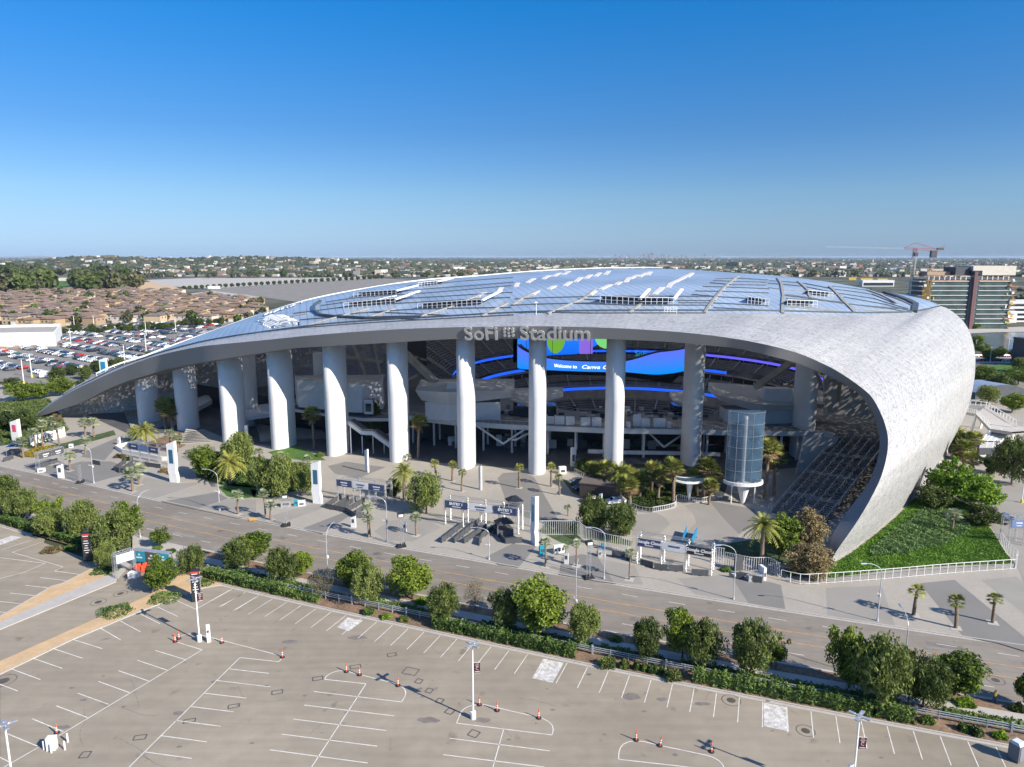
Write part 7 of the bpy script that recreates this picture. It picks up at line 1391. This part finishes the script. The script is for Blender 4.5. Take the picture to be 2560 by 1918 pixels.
# lamp posts in the far lot
fl = MB(); fl.cyl((0, 0, 0), (0, 0, 11), .22, .16, white, 6); fl.cyl((0, 0, 0), (0, 0, 1.2), .5, .5, M('yellow_base', (.6, .5, .1)), 8); fl.box((0, 0, 11), (2.4, .5, .25), alu); fl.box((0, 0, 11), (.5, 2.4, .2), alu); flo = tag(fl.build('far_lot_lamp'), 'x', 'lamp post')
for i, (x, y) in enumerate(((178, 866), (366, 882), (366, 845), (236, 826), (80, 944), (187, 826), (440, 832), (313, 915), (60, 960))): place(flo, (*g(x, y, .13), .13), .4, (1, 1, 1), 'slim white lamp post, %s of nine over the far car park' % ORD[i], 'lamp posts of the far car park')
# ------------------------------------------------------------------ the low ridge on the left horizon
def hillz(X, Y_):
    u = np.asarray(X) / np.asarray(Y_); a = np.clip((u + .78) / .18, 0, 1); c = np.clip((-.08 - u) / .22, 0, 1); return 46 * np.exp(-((np.asarray(Y_) - 3700) / 800.) ** 2) * (a * a * (3 - 2 * a)) * (c * c * (3 - 2 * c)) * (.9 + .1 * np.sin(u * 30))
b = MB(); GX, GY = 60, 24; V = []
for j in range(GY + 1):
    for i in range(GX + 1): Yh = 1900 + 3600 * j / GY; Xh = Yh * (-.85 + .85 * i / GX); V.append((Xh, Yh, float(hillz(Xh, Yh)) - .32))
b.add(V, [(j * (GX + 1) + i, j * (GX + 1) + i + 1, (j + 1) * (GX + 1) + i + 1, (j + 1) * (GX + 1) + i) for j in range(GY) for i in range(GX)], m_ground); struct(b.build('terrain'))
# ------------------------------------------------------------------ tan housing
m_stu = [M('tan_stucco', (.42, .31, .18), .9, var=.1, scale=.05), M('sand_stucco', (.48, .37, .24), .9, var=.1, scale=.05), M('brown_stucco', (.33, .24, .16), .9, var=.1, scale=.05), M('pale_stucco', (.55, .50, .42), .9, var=.1, scale=.05)]
m_tile = [M('brown_tile_roof', (.20, .135, .10), .9, var=.15, scale=.3), M('grey_brown_roof', (.17, .135, .12), .9, var=.15, scale=.3), M('dusky_roof', (.23, .16, .125), .9, var=.15, scale=.3)]
def make_house(k, w_, dp, h, two):
    rr = random.Random(k); t = empty('tan_house', label='x', cat='house'); b = MB(); ms = m_stu[k % 4]; b.box((0, 0, 0), (w_, dp, h), ms); b.box((w_ * .3, -dp * .5 - 1.0, 0), (w_ * .36, 2.2, h * .62), ms)
    for x in (-.34, -.08, .3):
        for z in (1.0, h * .62): b.box((x * w_, -dp / 2 - (.03 if x < .2 else 0), z), (1.3, .08, 1.2), glass_dk)
    for y in (-.25, .2): b.box((-w_ / 2 - .03, y * dp, h * .6), (.08, 1.2, 1.2), glass_dk)
    wl_ = b.build('wall', t); b = MB(); e = .55; mt = m_tile[k % 3]
    def hip(x, y, w2, d2, z, hh):
        r = max(0, w2 - d2) / 2; V = [(x - w2 / 2, y - d2 / 2, z), (x + w2 / 2, y - d2 / 2, z), (x + w2 / 2, y + d2 / 2, z), (x - w2 / 2, y + d2 / 2, z), (x - r - .01, y, z + hh), (x + r + .01, y, z + hh)]; b.add(V, [(0, 1, 5, 4), (1, 2, 5), (2, 3, 4, 5), (3, 0, 4), (3, 2, 1, 0)], mt)
    hip(0, 0, w_ + 2 * e, dp + 2 * e, h, 1.9); hip(w_ * .3, -dp * .5 - .6, w_ * .36 + .8, 3.6, h * .62, .9); hip(-w_ * .25, -dp * .28, w_ * .42, dp * .55, h + .5, 1.5)
    rf = b.build('roof', t); b = MB(); b.box((w_ * .3, -dp * .5 - 2.12, 0), (w_ * .26, .06, 2.1), offw); gd = b.build('garage_door', t)
    return reg(t, wl_, rf, gd)
HP = [make_house(0, 13, 11, 6.2, 1), make_house(1, 15, 10, 6.0, 1), make_house(2, 12, 12, 6.4, 1), make_house(3, 14, 11, 5.4, 1)]
random.seed(31); hr = 0; nh = 0; trs = []
hp = [A1(*p) for p in ((-150, 730), (500, 760), (1000, 725), (2260, 695), (2260, 560), (1900, 490), (1640, 500), (1560, 430), (1100, 405), (900, 440), (700, 430), (160, 450), (-150, 480))]
Y = 560.0
HYS = []
while Y < 1150: HYS.append(Y); Y += 21 + (Y - 560) * .035
for Y in HYS:
    X = -Y * .76 + random.uniform(0, 10); hi = 0; ang = -.05 + .12 * math.sin(Y * .006)
    while X < -Y * .30 and nh < 296:
        x = X; y = Y + (X + .5 * Y) * ang + random.uniform(-2, 2); px, py = proj(x, y); X += 17.5 + Y * .004 + random.uniform(-.8, 2.5) + (9 if random.random() < .1 else 0)
        if not inpoly(px, py, hp): continue
        k = random.randrange(4); place(HP[k], (x, y, 0), ang + random.choice((0, 0, 0, 1.5708, 3.14159)), (1, 1, random.uniform(.9, 1.1)), '%s stucco house, %s from the left in the %s housing row behind the car park' % (['tan', 'sand', 'brown', 'pale'][k], ordn(hi), ordn(hr)), 'stucco houses of the estate'); hi += 1; nh += 1
        if random.random() < .45: trs.append((x + random.uniform(6, 10), y - random.uniform(5, 9)))
    hr += 1
def blob_tree(name, seed, mat=lf_dark, n=170, cone=False):
    rs = np.random.RandomState(seed); d = rs.normal(size=(n, 3)); d /= np.linalg.norm(d, axis=1)[:, None]; r = rs.uniform(.6, 1, n) ** .5; C = d * r[:, None] * np.array([.5, .5, .42]) + np.array([0, 0, .56]); C *= (1 + .15 * np.sin(6 * d[:, :1] + seed))
    U = rs.normal(size=(n, 3)); U /= np.linalg.norm(U, axis=1)[:, None]; W = np.cross(U, rs.normal(size=(n, 3))); W /= np.linalg.norm(W, axis=1)[:, None]; me = fast_mesh('crown', quads(C, U * .13, W * .10), 4, mat)
    t = empty(name, label='x', cat='tree'); o = bpy.data.objects.new('crown', me); COL.objects.link(o); o.parent = t; b = MB(); b.cyl((0, 0, 0), (0, 0, .5), .04, .03, m_bark, 5); tr = b.build('trunk', t); return reg(t, o, tr)
lf_far = leafmat('far_leaves', (.025, .038, .018), (.085, .095, .045), .08, .1); lf_far2 = leafmat('far_olive_leaves', (.05, .06, .03), (.13, .13, .06), .08, .1)
BT = [blob_tree('estate_tree', s, m) for s, m in ((1, lf_dark), (2, lf_hedge), (3, lf_far2))]
for i, (x, y) in enumerate(trs[:110]): s = random.uniform(5, 8.5); place(BT[i % 3], (x, y, 0), i, (s, s, s * random.uniform(.9, 1.2)), 'small green tree between the tan houses, %s from the left' % ordn(sorted(range(len(trs[:110])), key=lambda q: trs[q][0] / trs[q][1]).index(i)), 'trees among the tan houses')
# ------------------------------------------------------------------ big trees left, park, city
BG = [blob_tree('eucalyptus_tree', s, m, 420) for s, m in ((4, lf_dark), (5, lf_far), (6, lf_far2), (7, lf_dark))]
random.seed(9); n = 0; L2 = []
while n < 235:
    px = random.triangular(-20, 385, 40); py = random.uniform(663, 733)
    if px > 125 and px < 185 and py > 690: continue
    if py > 722 and px > 300: continue
    if px > 350 and py < 680: continue
    L2.append((px, py)); n += 1
L2.sort()
for i, (px, py) in enumerate(L2): x, y = g(px, py); s = random.uniform(12, 23) * (1.35 if px < 130 or 190 < px < 350 else 1); place(BG[i % 4], (x, y, 0), i, (s, s, s * random.uniform(.75, 1.15)), 'dark park tree, %s from left in the grove behind houses' % ordn(i), 'trees of the park behind the houses')
cm_w = [M('city_white', (.60, .59, .56), .8, var=.1, scale=.01), M('city_cream', (.44, .38, .30), .8, var=.1, scale=.01), M('city_grey', (.22, .22, .22), .8, var=.1, scale=.01), M('city_brown', (.28, .20, .16), .8, var=.1, scale=.01), M('city_terracotta', (.28, .13, .09), .8, var=.1, scale=.01)]
def make_block(k, w_, dp, h):
    t = empty('city_building', label='x', cat='building'); b = MB(); b.box((0, 0, 0), (w_, dp, h), cm_w[k % 4]); 
    wl_ = b.build('wall', t); b = MB()
    if k % 3 == 2: b.add([(-w_ / 2 - .5, -dp / 2 - .5, h), (w_ / 2 + .5, -dp / 2 - .5, h), (w_ / 2 + .5, dp / 2 + .5, h), (-w_ / 2 - .5, dp / 2 + .5, h), (-w_ / 4, 0, h + 3), (w_ / 4, 0, h + 3)], [(0, 1, 5, 4), (1, 2, 5), (2, 3, 4, 5), (3, 0, 4)], cm_w[4] if k % 2 else cm_w[3])
    else: b.box((0, 0, h), (w_ * 1.01, dp * 1.01, .6), cm_w[2 if k % 2 else 0]); b.box((w_ * .2, 0, h + .6), (w_ * .2, dp * .3, 2), cm_w[0])
    rf = b.build('roof', t); b = MB(); nf = max(1, int(h / 3.4))
    for f in range(nf): b.box((0, -dp / 2 - .03, 1 + f * h / nf), (w_ * .9, .1, h / nf * .4), glass_dk)
    wd = b.build('window', t); return reg(t, wl_, rf, wd)
CB = [make_block(k, w_, dp, h) for k, (w_, dp, h) in enumerate(((18, 14, 6), (40, 20, 9), (14, 12, 5), (60, 26, 8), (24, 16, 12), (16, 12, 6), (30, 20, 16), (80, 30, 7)))]
random.seed(14); n = 0; Ls = []
def blocked(px, py): return (px < 350 and py > 681) or (px < 1250 and py > 693) or (px > 1190 and py > 690) or (px > 2240 and py > 662)
while n < 270:
    px = random.uniform(-20, 2580); py = random.triangular(655, 694, 692)
    if blocked(px, py): continue
    Ls.append((px, py)); n += 1
Ls.sort()
for i, (px, py) in enumerate(Ls): x, y = g(px, py); k = random.choice((0, 0, 1, 2, 2, 3, 4, 5, 5, 6, 7)); s = random.uniform(.5, .9); place(CB[k], (x, y, float(hillz(x, y))), random.uniform(-.5, .5), (s, s, s), '%s building, %s from the left among the nearer town blocks' % (['low white', 'long cream', 'small red-roofed', 'wide brown', 'white', 'small tiled', 'taller grey', 'very long'][k], ordn(i)), 'nearer town buildings')
CT = [blob_tree('town_tree', s, m, 90) for s, m in ((8, lf_far), (9, lf_dark), (10, lf_far2))]
n = 0; Ls = []
while n < 290:
    px = random.uniform(-20, 2580); py = random.triangular(660, 698, 697)
    if blocked(px, py - 4): continue
    Ls.append((px, py)); n += 1
Ls.sort()
for i, (px, py) in enumerate(Ls): x, y = g(px, py); s = random.uniform(9, 20); place(CT[i % 3], (x, y, float(hillz(x, y))), i, (s, s, s), 'dark green tree, %s from the left among the nearer town blocks' % ordn(i), 'nearer town trees')
# the rest of the town as far as the horizon
rs = np.random.RandomState(5)
def scatter(n, y0, y1, pw=1.0):
    py = y0 + (y1 - y0) * rs.uniform(0, 1, n) ** pw; px = rs.uniform(-120, 2680, n); v = (py - 959) / F; dn = sp + v * cp; fw = cp - v * sp; ok = dn > .0016; t = H / np.where(ok, dn, 1)
    m = ok & ~(((px < 350) & (py > 681)) | ((px < 1250) & (py > 693)) | (py > 692)); return ((px - 1280) / F * t)[m], (fw * t)[m]
def tree_mass(name, n, y0, y1, mat, label, s0, s1, pw=1.0, extra=None):
    X, Y_ = scatter(n, y0, y1, pw) if extra is None else extra; n = len(X); T = np.array([(0, 0, 1), (.5, 0, .5), (0, .5, .5), (-.5, 0, .5), (0, -.5, .5), (.36, .36, .1), (-.36, .36, .1), (-.36, -.36, .1), (.36, -.36, .1), (.3, .3, .85), (-.3, -.3, .8)]); FI = [(0, 9, 1), (0, 2, 9), (9, 2, 1), (0, 3, 2), (0, 10, 3), (0, 4, 10), (0, 1, 4), (1, 2, 5), (2, 3, 6), (3, 10, 7), (10, 4, 7), (4, 1, 8), (3, 7, 6), (1, 5, 8), (4, 8, 7)]
    s = rs.uniform(s0, s1, n) * (1 + Y_ / 9000); V = T[None] * s[:, None, None] * rs.uniform(.75, 1.25, (n, 11, 3)); V[:, :, 0] *= 1.25; V[:, :, 0] += X[:, None]; V[:, :, 1] += Y_[:, None]; V[:, :, 2] *= .8; V[:, :, 2] += hillz(X, Y_)[:, None]; V = V[:, np.array(FI).ravel(), :].reshape(-1, 3)
    o = bpy.data.objects.new(name, fast_mesh(name, V, 3, mat)); COL.objects.link(o); return tag(o, label, kind='stuff')
m_ft = leafmat('town_tree_mass', (.022, .032, .018), (.075, .08, .045), .02, .05)
tree_mass('distant_trees', 42000, 646.5, 700, m_ft, 'tree cover of the town spreading to the horizon', 7, 15, 1.3)
def block_mass(name, n, y0, y1, mats, label, pw=1.0, hmul=1.0):
    X, Y_ = scatter(n, y0, y1, pw); n = len(X); w_ = rs.uniform(6, 17, n) * np.where(rs.uniform(0, 1, n) > .9, 3.0, 1.0) * (1 + Y_ / 9000); d_ = rs.uniform(6, 13, n) * (1 + Y_ / 9000); h = rs.uniform(3, 6, n) * hmul * np.where(rs.uniform(0, 1, n) > .96, 2.8, 1) * (1 + Y_ / 14000)
    T = np.array([(-.5, -.5, 0), (.5, -.5, 0), (.5, .5, 0), (-.5, .5, 0), (-.5, -.5, 1), (.5, -.5, 1), (.5, .5, 1), (-.5, .5, 1)]); FI = np.array([(4, 5, 6, 7), (0, 1, 5, 4), (1, 2, 6, 5), (2, 3, 7, 6), (3, 0, 4, 7)]); a = rs.uniform(-.3, .3, n); x = T[None, :, 0] * w_[:, None]; y = T[None, :, 1] * d_[:, None]
    V = np.stack([x * np.cos(a)[:, None] - y * np.sin(a)[:, None] + X[:, None], x * np.sin(a)[:, None] + y * np.cos(a)[:, None] + Y_[:, None], T[None, :, 2] * h[:, None] + hillz(X, Y_)[:, None]], 2); V = V[:, FI.ravel(), :].reshape(-1, 3); me = fast_mesh(name, V, 4, mats); me.polygons.foreach_set('material_index', np.repeat(rs.choice(len(mats), n, p=[.3, .25, .2, .2, .05][:len(mats)] if len(mats) == 5 else None), 5).astype(np.int32)); me.update()
    o = bpy.data.objects.new(name, me); COL.objects.link(o); return tag(o, label, kind='stuff')
block_mass('distant_town', 22000, 646, 697, cm_w, 'pale low buildings of the town spreading to the horizon', 1.1)
tree_mass('town_tree_cover', 15000, 655, 699, lf_far, 'darker tree cover of the nearer town', 5, 11, .75); block_mass('nearer_town', 11000, 655, 698, cm_w, 'small pale houses of the nearer town', .8)
EX = rs.uniform(40, 1000, 5200); EY = rs.uniform(395, 1150, 5200); ok_ = (EX < EY * .95) & ~((EX > 285) & (EX < 420) & (EY > 520) & (EY < 640)) & ~((EX > 255) & (EY < 560)) & (np.sin(EX * .03) + np.sin(EY * .021 + EX * .01) > -.3); tree_mass('hidden_side_trees', 0, 0, 1, lf_far, 'tree cover on the far side of the stadium', 4, 9, extra=(EX[ok_], EY[ok_]))
n = 46; X = rs.normal(1620, 60, n); b = MB()
for i in range(n): Yd = 19000 + rs.uniform(0, 2500); h = abs(rs.normal(0, 1)) * 45 + 40; px = X[i]; b.box(((px - 1280) / F * Yd * 1.0, Yd, 0), (rs.uniform(30, 80), 60, h + 20), cm_w[2])
tag(b.build('distant_skyline'), 'faint cluster of downtown towers on the horizon', kind='stuff')
b = MB(); P = [(-30000 + 60000 * i / 80, 34000, 0) for i in range(81)]; hh = [40 + 70 * max(0, math.sin(i * .13 + 1.0)) * (.6 + .4 * math.sin(i * .9)) + 18 * math.sin(i * 2.3) for i in range(81)]
b.add(P + [(p[0], 34000 + 1500, max(20, h_)) for p, h_ in zip(P, hh)], [(i, i + 1, 82 + i, 81 + i) for i in range(80)], M('hill_brown', (.16, .14, .11), .9)); struct(b.build('hills'))
# single landmarks in the middle distance
def block(x, y, w_, dp, h, mt, label, rz=0, name='office_building', bands=0, roofm=None):
    p = g(x, y); t = empty(name, (*p, 0), rz, label=label, cat='building'); b = MB(); b.box((0, 0, 0), (w_, dp, h), mt); b.build('wall', t); b = MB(); b.box((0, 0, h), (w_ + .4, dp + .4, .8), roofm or mt); b.build('roof', t)
    if bands:
        b = MB()
        for k in range(bands): b.box((0, -dp / 2 - .05, 1.5 + k * h / bands), (w_ * .94, .12, h / bands * .5), glass_dk)
        b.build('window', t)
    return t
block(1828, 672, 46, 24, 30, glass_dk, 'dark blue glass office block above the right end of the roof ridge'); block(1848, 672, 14, 22, 30, cm_w[1], 'cream end tower joined to the dark glass office block'); block(160, 702, 55, 22, 7, cm_w[0], 'long building with an orange tile roof in the park at the left', roofm=M('orange_tile', (.62, .20, .08))); block(996, 640 + 12, 12, 12, 34, cm_w[0], 'slim white tower on the left horizon'); block(2182, 660, 5, 5, 36, white, 'thin white chimney beyond the right end of the roof'); block(2235, 686, 70, 30, 14, M('teal_glass', (.03, .10, .14), .3), 'low dark teal office building beyond the roof'); block(1330, 682, 80, 14, 4, cm_w[4], 'long red-roofed low building beyond the ridge', roofm=cm_w[4]); block(535, 722, 20, 5, 4, white, 'white trailer at the vacant lot corner')
for i, (x, y, w_) in enumerate(((2165, 702, 40), (2205, 703, 34), (2130, 700, 26))): block(x, y, w_ * .7, 5, 5, M('scaffold_yellow', (.5, .38, .04)), 'yellow formwork frame, %s of three beyond the roof' % ORD[i], name='yellow_formwork')
block(2190, 716, 60, 16, 11, offw, 'long white-roofed low building just behind the roof edge', bands=1)
# hotel tower under construction and its crane
HX, HY = 352.0, 562.0
ht = empty('unfinished_tower', (HX, HY, 0), label='glass-walled tower under construction with white floor bands and a pale top storey', cat='building'); m_hg = M('green_dark_glass', (.07, .10, .095), .15, var=.3, scale=.15); m_raw = M('raw_concrete_orange', (.35, .17, .09), .9, var=.35, scale=.3)
b = MB(); b.box((0, 0, 0), (66, 20, 37), m_hg); b.build('glass_wall', ht); b = MB()
for k in range(10): z = 4 + k * 3.6; b.box((-15.5, -10.25, z), (30, .7, .42), offw); b.box((20, -10.25, z), (25, .7, .42), offw); b.box((-35, 0, z - .3), (6, 19, .6), offw); b.box((35.5, 0, z - .3), (5, 19, .6), m_raw)
b.build('floor_band', ht); b = MB(); b.box((3.5, -10.4, 0), (6, .6, 40), M('grey_hoist', (.12, .12, .14))); b.box((3.5, -11.4, 0), (2.4, 1.6, 44), M('hoist_red', (.16, .08, .08))); b.build('hoist_shaft', ht)
b = MB(); b.box((18.5, 0, 41.2), (33, 20, 7), M('beige_cladding', (.60, .55, .47), .6)); b.box((-4, 1, 41.2), (11, 16, 6), dgrey); b.box((5, -8.3, 41.2), (8, 4.2, 3.5), glass_dk); b.build('top_storey', ht); b = MB(); b.box((0, 0, 37), (66, 19, .7), m_raw); b.box((0, 0, 40.6), (64, 19, .6), m_raw)
for i in range(16): b.box((-31 + i * 4.1, -9, 37.7), (.6, .6, 2.9), offw)
for i in range(6): b.box((-30 + i * 4, 6, 41.2), (1.2, 1.2, 2 + i % 3), m_raw)
b.box((-20, 2, 41.2), (18, 10, 2.5), M('tan_core', (.35, .28, .2))); b.build('open_floor', ht)
random.seed(4); m_sc = [M('scaffold_yellow', (.5, .38, .04)), m_raw, dgrey, offw]
for x0 in (-33, -29, 33, 31):
    for k in range(11):
        b = MB(); [b.box((x0 + random.uniform(-2, 2), -10.6 - random.uniform(0, 1), k * 3.6 + random.uniform(0, 2)), (random.uniform(.4, 2), .4, random.uniform(.5, 2.4)), random.choice(m_sc)) for _ in range(1)]; b.build('scaffold_bay', ht)
b = MB()
for i in range(12): b.bar((-36 + i * .6, -11, 0), (-36 + i * .6, -11, 34 + i % 4), .18, m_sc[0] if i % 2 else m_raw)
b.build('scaffolding', ht)
lw = empty('tower_annex', (HX - 50, HY - 5, 0), label='low unfinished concrete annex left of the glass tower', cat='building'); b = MB(); b.box((0, 0, 0), (34, 26, 11), m_raw); b.box((6, 2, 11), (16, 16, 14), dgrey); b.box((-10, 0, 11), (8, 8, 6), M('annex_grey', (.22, .2, .2))); b.build('wall', lw); b = MB(); [b.box((-15 + i * 5, -13.2, 2 + 4 * (i % 2)), (3.5, .4, 2.6), glass_dk) for i in range(7)]; b.build('window', lw)
cr0 = empty('tower_crane', (HX - 32, HY + 12, 0), label='red and white tower crane with a very long jib above the unfinished tower', cat='crane'); m_red = M('crane_red', (.42, .06, .05), .5); b = MB(); truss(b, (0, 0, 0), (0, 0, 55), 2.6, 26, M('crane_pale', (.45, .45, .4))); b.build('mast', cr0); b = MB(); truss(b, (0, 0, 55), (0, 0, 62), 2.2, 4, m_red); b.box((0, -1.6, 55.5), (2.6, 2.4, 3), dgrey); b.build('cab', cr0)
ZJ = 60; b = MB(); truss(b, (-72, -2, ZJ + 3), (-9, -.6, ZJ + 1.6), .8, 26, M('crane_grey', (.45, .5, .56))); b.build('jib', cr0); b = MB(); truss(b, (-9, -.6, ZJ + 1.6), (20, 0, ZJ + .4), 1.5, 16, m_red); b.bar((-9, 0, ZJ + 2), (0, 0, ZJ + 6), .3, m_red); b.bar((0, 0, ZJ + 6), (18, 0, ZJ + 1), .3, m_red); b.build('jib_root', cr0); b = MB(); b.box((15, 0, ZJ - 5.5), (4.5, 2.5, 5.5), dgrey); b.box((20, 0, ZJ + .5), (5, 2, 1.6), dgrey); b.bar((18, 0, ZJ + 1), (24, 0, ZJ + 4), .3, m_red); b.build('counterweight', cr0)
block(2545, 800, 60, 40, 16, offw, 'white office block with dark windows at the right edge', .1, bands=4); block(2518, 806, 10, 8, 9, white, 'blank white box building at the lake shore'); block(2590, 912, 18, 12, 13, M('brown_glass', (.06, .05, .06), .4), 'dark red-brown building cut by the right edge', bands=3)
ar = empty('arched_pavilion', (*g(2470, 990), 0), .2, label='low blue-grey arched roof among the trees right of the shell', cat='pavilion'); m_ar = M('blue_grey_roof', (.22, .28, .38), .5); b = MB(); n = 12
for i in range(n): x0, x1 = -12 + 24 * i / n, -12 + 24 * (i + 1) / n; f = lambda x: 3 + 2.6 * (1 - (x / 12) ** 2); b.add([(x0, -6, f(x0)), (x1, -6, f(x1)), (x1, 6, f(x1)), (x0, 6, f(x0))], [(0, 1, 2, 3)], m_ar); b.add([(x0, -6, 0), (x1, -6, 0), (x1, -6, f(x1)), (x0, -6, f(x0))], [(0, 1, 2, 3)], dgrey)
b.build('roof', ar)
for i, (x, y) in enumerate(((2438, 885), (2475, 905), (2520, 880), (2555, 1120), (2554, 1258))): place(flo, (*g(x, y), 0), .2, (.6, .6, .7), 'slim lamp post, %s of five right of the shell' % ORD[i], 'lamp posts right of the shell')
for i in range(30):
    col = random.choice(list(far_protos)); x = 2436 + (i % 15) * 9.5; y = 893 + (i // 15) * 10; place(far_protos[col], (*g(x, y), .0), .1 + random.uniform(-.05, .05), (1, 1, 1), '%s parked car, %s along the lakeside road' % (col, ordn(i)), 'cars on the lakeside road')
# two people on the footpath at the right
def person(x, y, label, top, legs, seed=0, rz=0.0):
    sk = [(0, 0, .92), (0, .0, 1.18), (0, .01, 1.42), (0, .01, 1.53), (0, -.01, 1.64), (0, 0, 1.74), (.11, 0, .88), (.13, -.06, .48), (.12, .04, .08), (.12, -.12, .04), (-.11, 0, .88), (-.12, .10, .50), (-.12, .22, .12), (-.12, .10, .05), (.19, .01, 1.40), (.25, .03, 1.14), (.26, -.10, .90), (.26, -.13, .82), (-.19, .01, 1.40), (-.25, -.03, 1.14), (-.25, -.08, .90), (-.25, -.10, .82)]
    ed = [(0, 1), (1, 2), (2, 3), (3, 4), (4, 5), (0, 6), (6, 7), (7, 8), (8, 9), (0, 10), (10, 11), (11, 12), (12, 13), (2, 14), (14, 15), (15, 16), (16, 17), (2, 18), (18, 19), (19, 20), (20, 21)]; rd = [.15, .14, .16, .06, .095, .07, .10, .07, .05, .045, .10, .07, .05, .045, .07, .05, .035, .03, .07, .05, .035, .03]
    me = bpy.data.meshes.new('person'); me.from_pydata(sk, ed, []); o = bpy.data.objects.new('person', me); COL.objects.link(o); me.materials.append(M('skin', (.35, .2, .13), .6)); sm_ = o.modifiers.new('skin', 'SKIN'); 
    for v, r in zip(me.skin_vertices[0].data, rd): v.radius = (r, r)
    me.skin_vertices[0].data[0].use_root = True; ss_ = o.modifiers.new('sub', 'SUBSURF'); ss_.levels = 1; ss_.render_levels = 1; o.location = (*g(x, y, .13), .13); o.rotation_euler = (0, 0, rz)
    for nm, idx, mt, k in (('shirt', ((0, 1), (1, 2), (2, 14), (14, 15), (2, 18), (18, 19)), top, 1.18), ('trousers', ((0, 6), (6, 7), (7, 8), (0, 10), (10, 11), (11, 12)), legs, 1.22), ('hair', ((4, 5),), dark, 1.12)):
        b = MB(); [b.cyl(sk[i], sk[j], rd[i] * k, rd[j] * k, mt, 10) for i, j in idx]; b.build(nm, o, True)
    return tag(o, label, 'person')
person(2486, 1757, 'person in a yellow top walking on the shaded verge at the right', M('yellow_cloth', (.55, .38, .03)), M('blue_jeans', (.04, .07, .15)), rz=.6)
# ------------------------------------------------------------------ haze and tidying
me = bpy.data.meshes.new('haze'); hb_ = MB(); hb_.box((0, 26000, -1.3), (118000, 67000, 76.3), m_conc); hz = hb_.build('haze'); hz.data.materials.clear(); mh = bpy.data.materials.new('haze_air'); mh.use_nodes = True; N = mh.node_tree.nodes; [N.remove(x) for x in list(N) if x.type == 'BSDF_PRINCIPLED']; pv = N.new('ShaderNodeVolumePrincipled'); pv.inputs['Color'].default_value = (.62, .80, 1, 1); pv.inputs['Density'].default_value = 2.6e-5; pv.inputs['Anisotropy'].default_value = .0
mh.node_tree.links.new(pv.outputs[0], N['Material Output'].inputs['Volume']); hz.data.materials.append(mh); tag(hz, 'thin blue haze over the town', kind='stuff')
for nm in list(KIDS):
    o = bpy.data.objects.get(nm)
    if o and nm not in PROTO_USED:
        for c in KIDS[nm]: bpy.data.objects.remove(c)
        bpy.data.objects.remove(o)
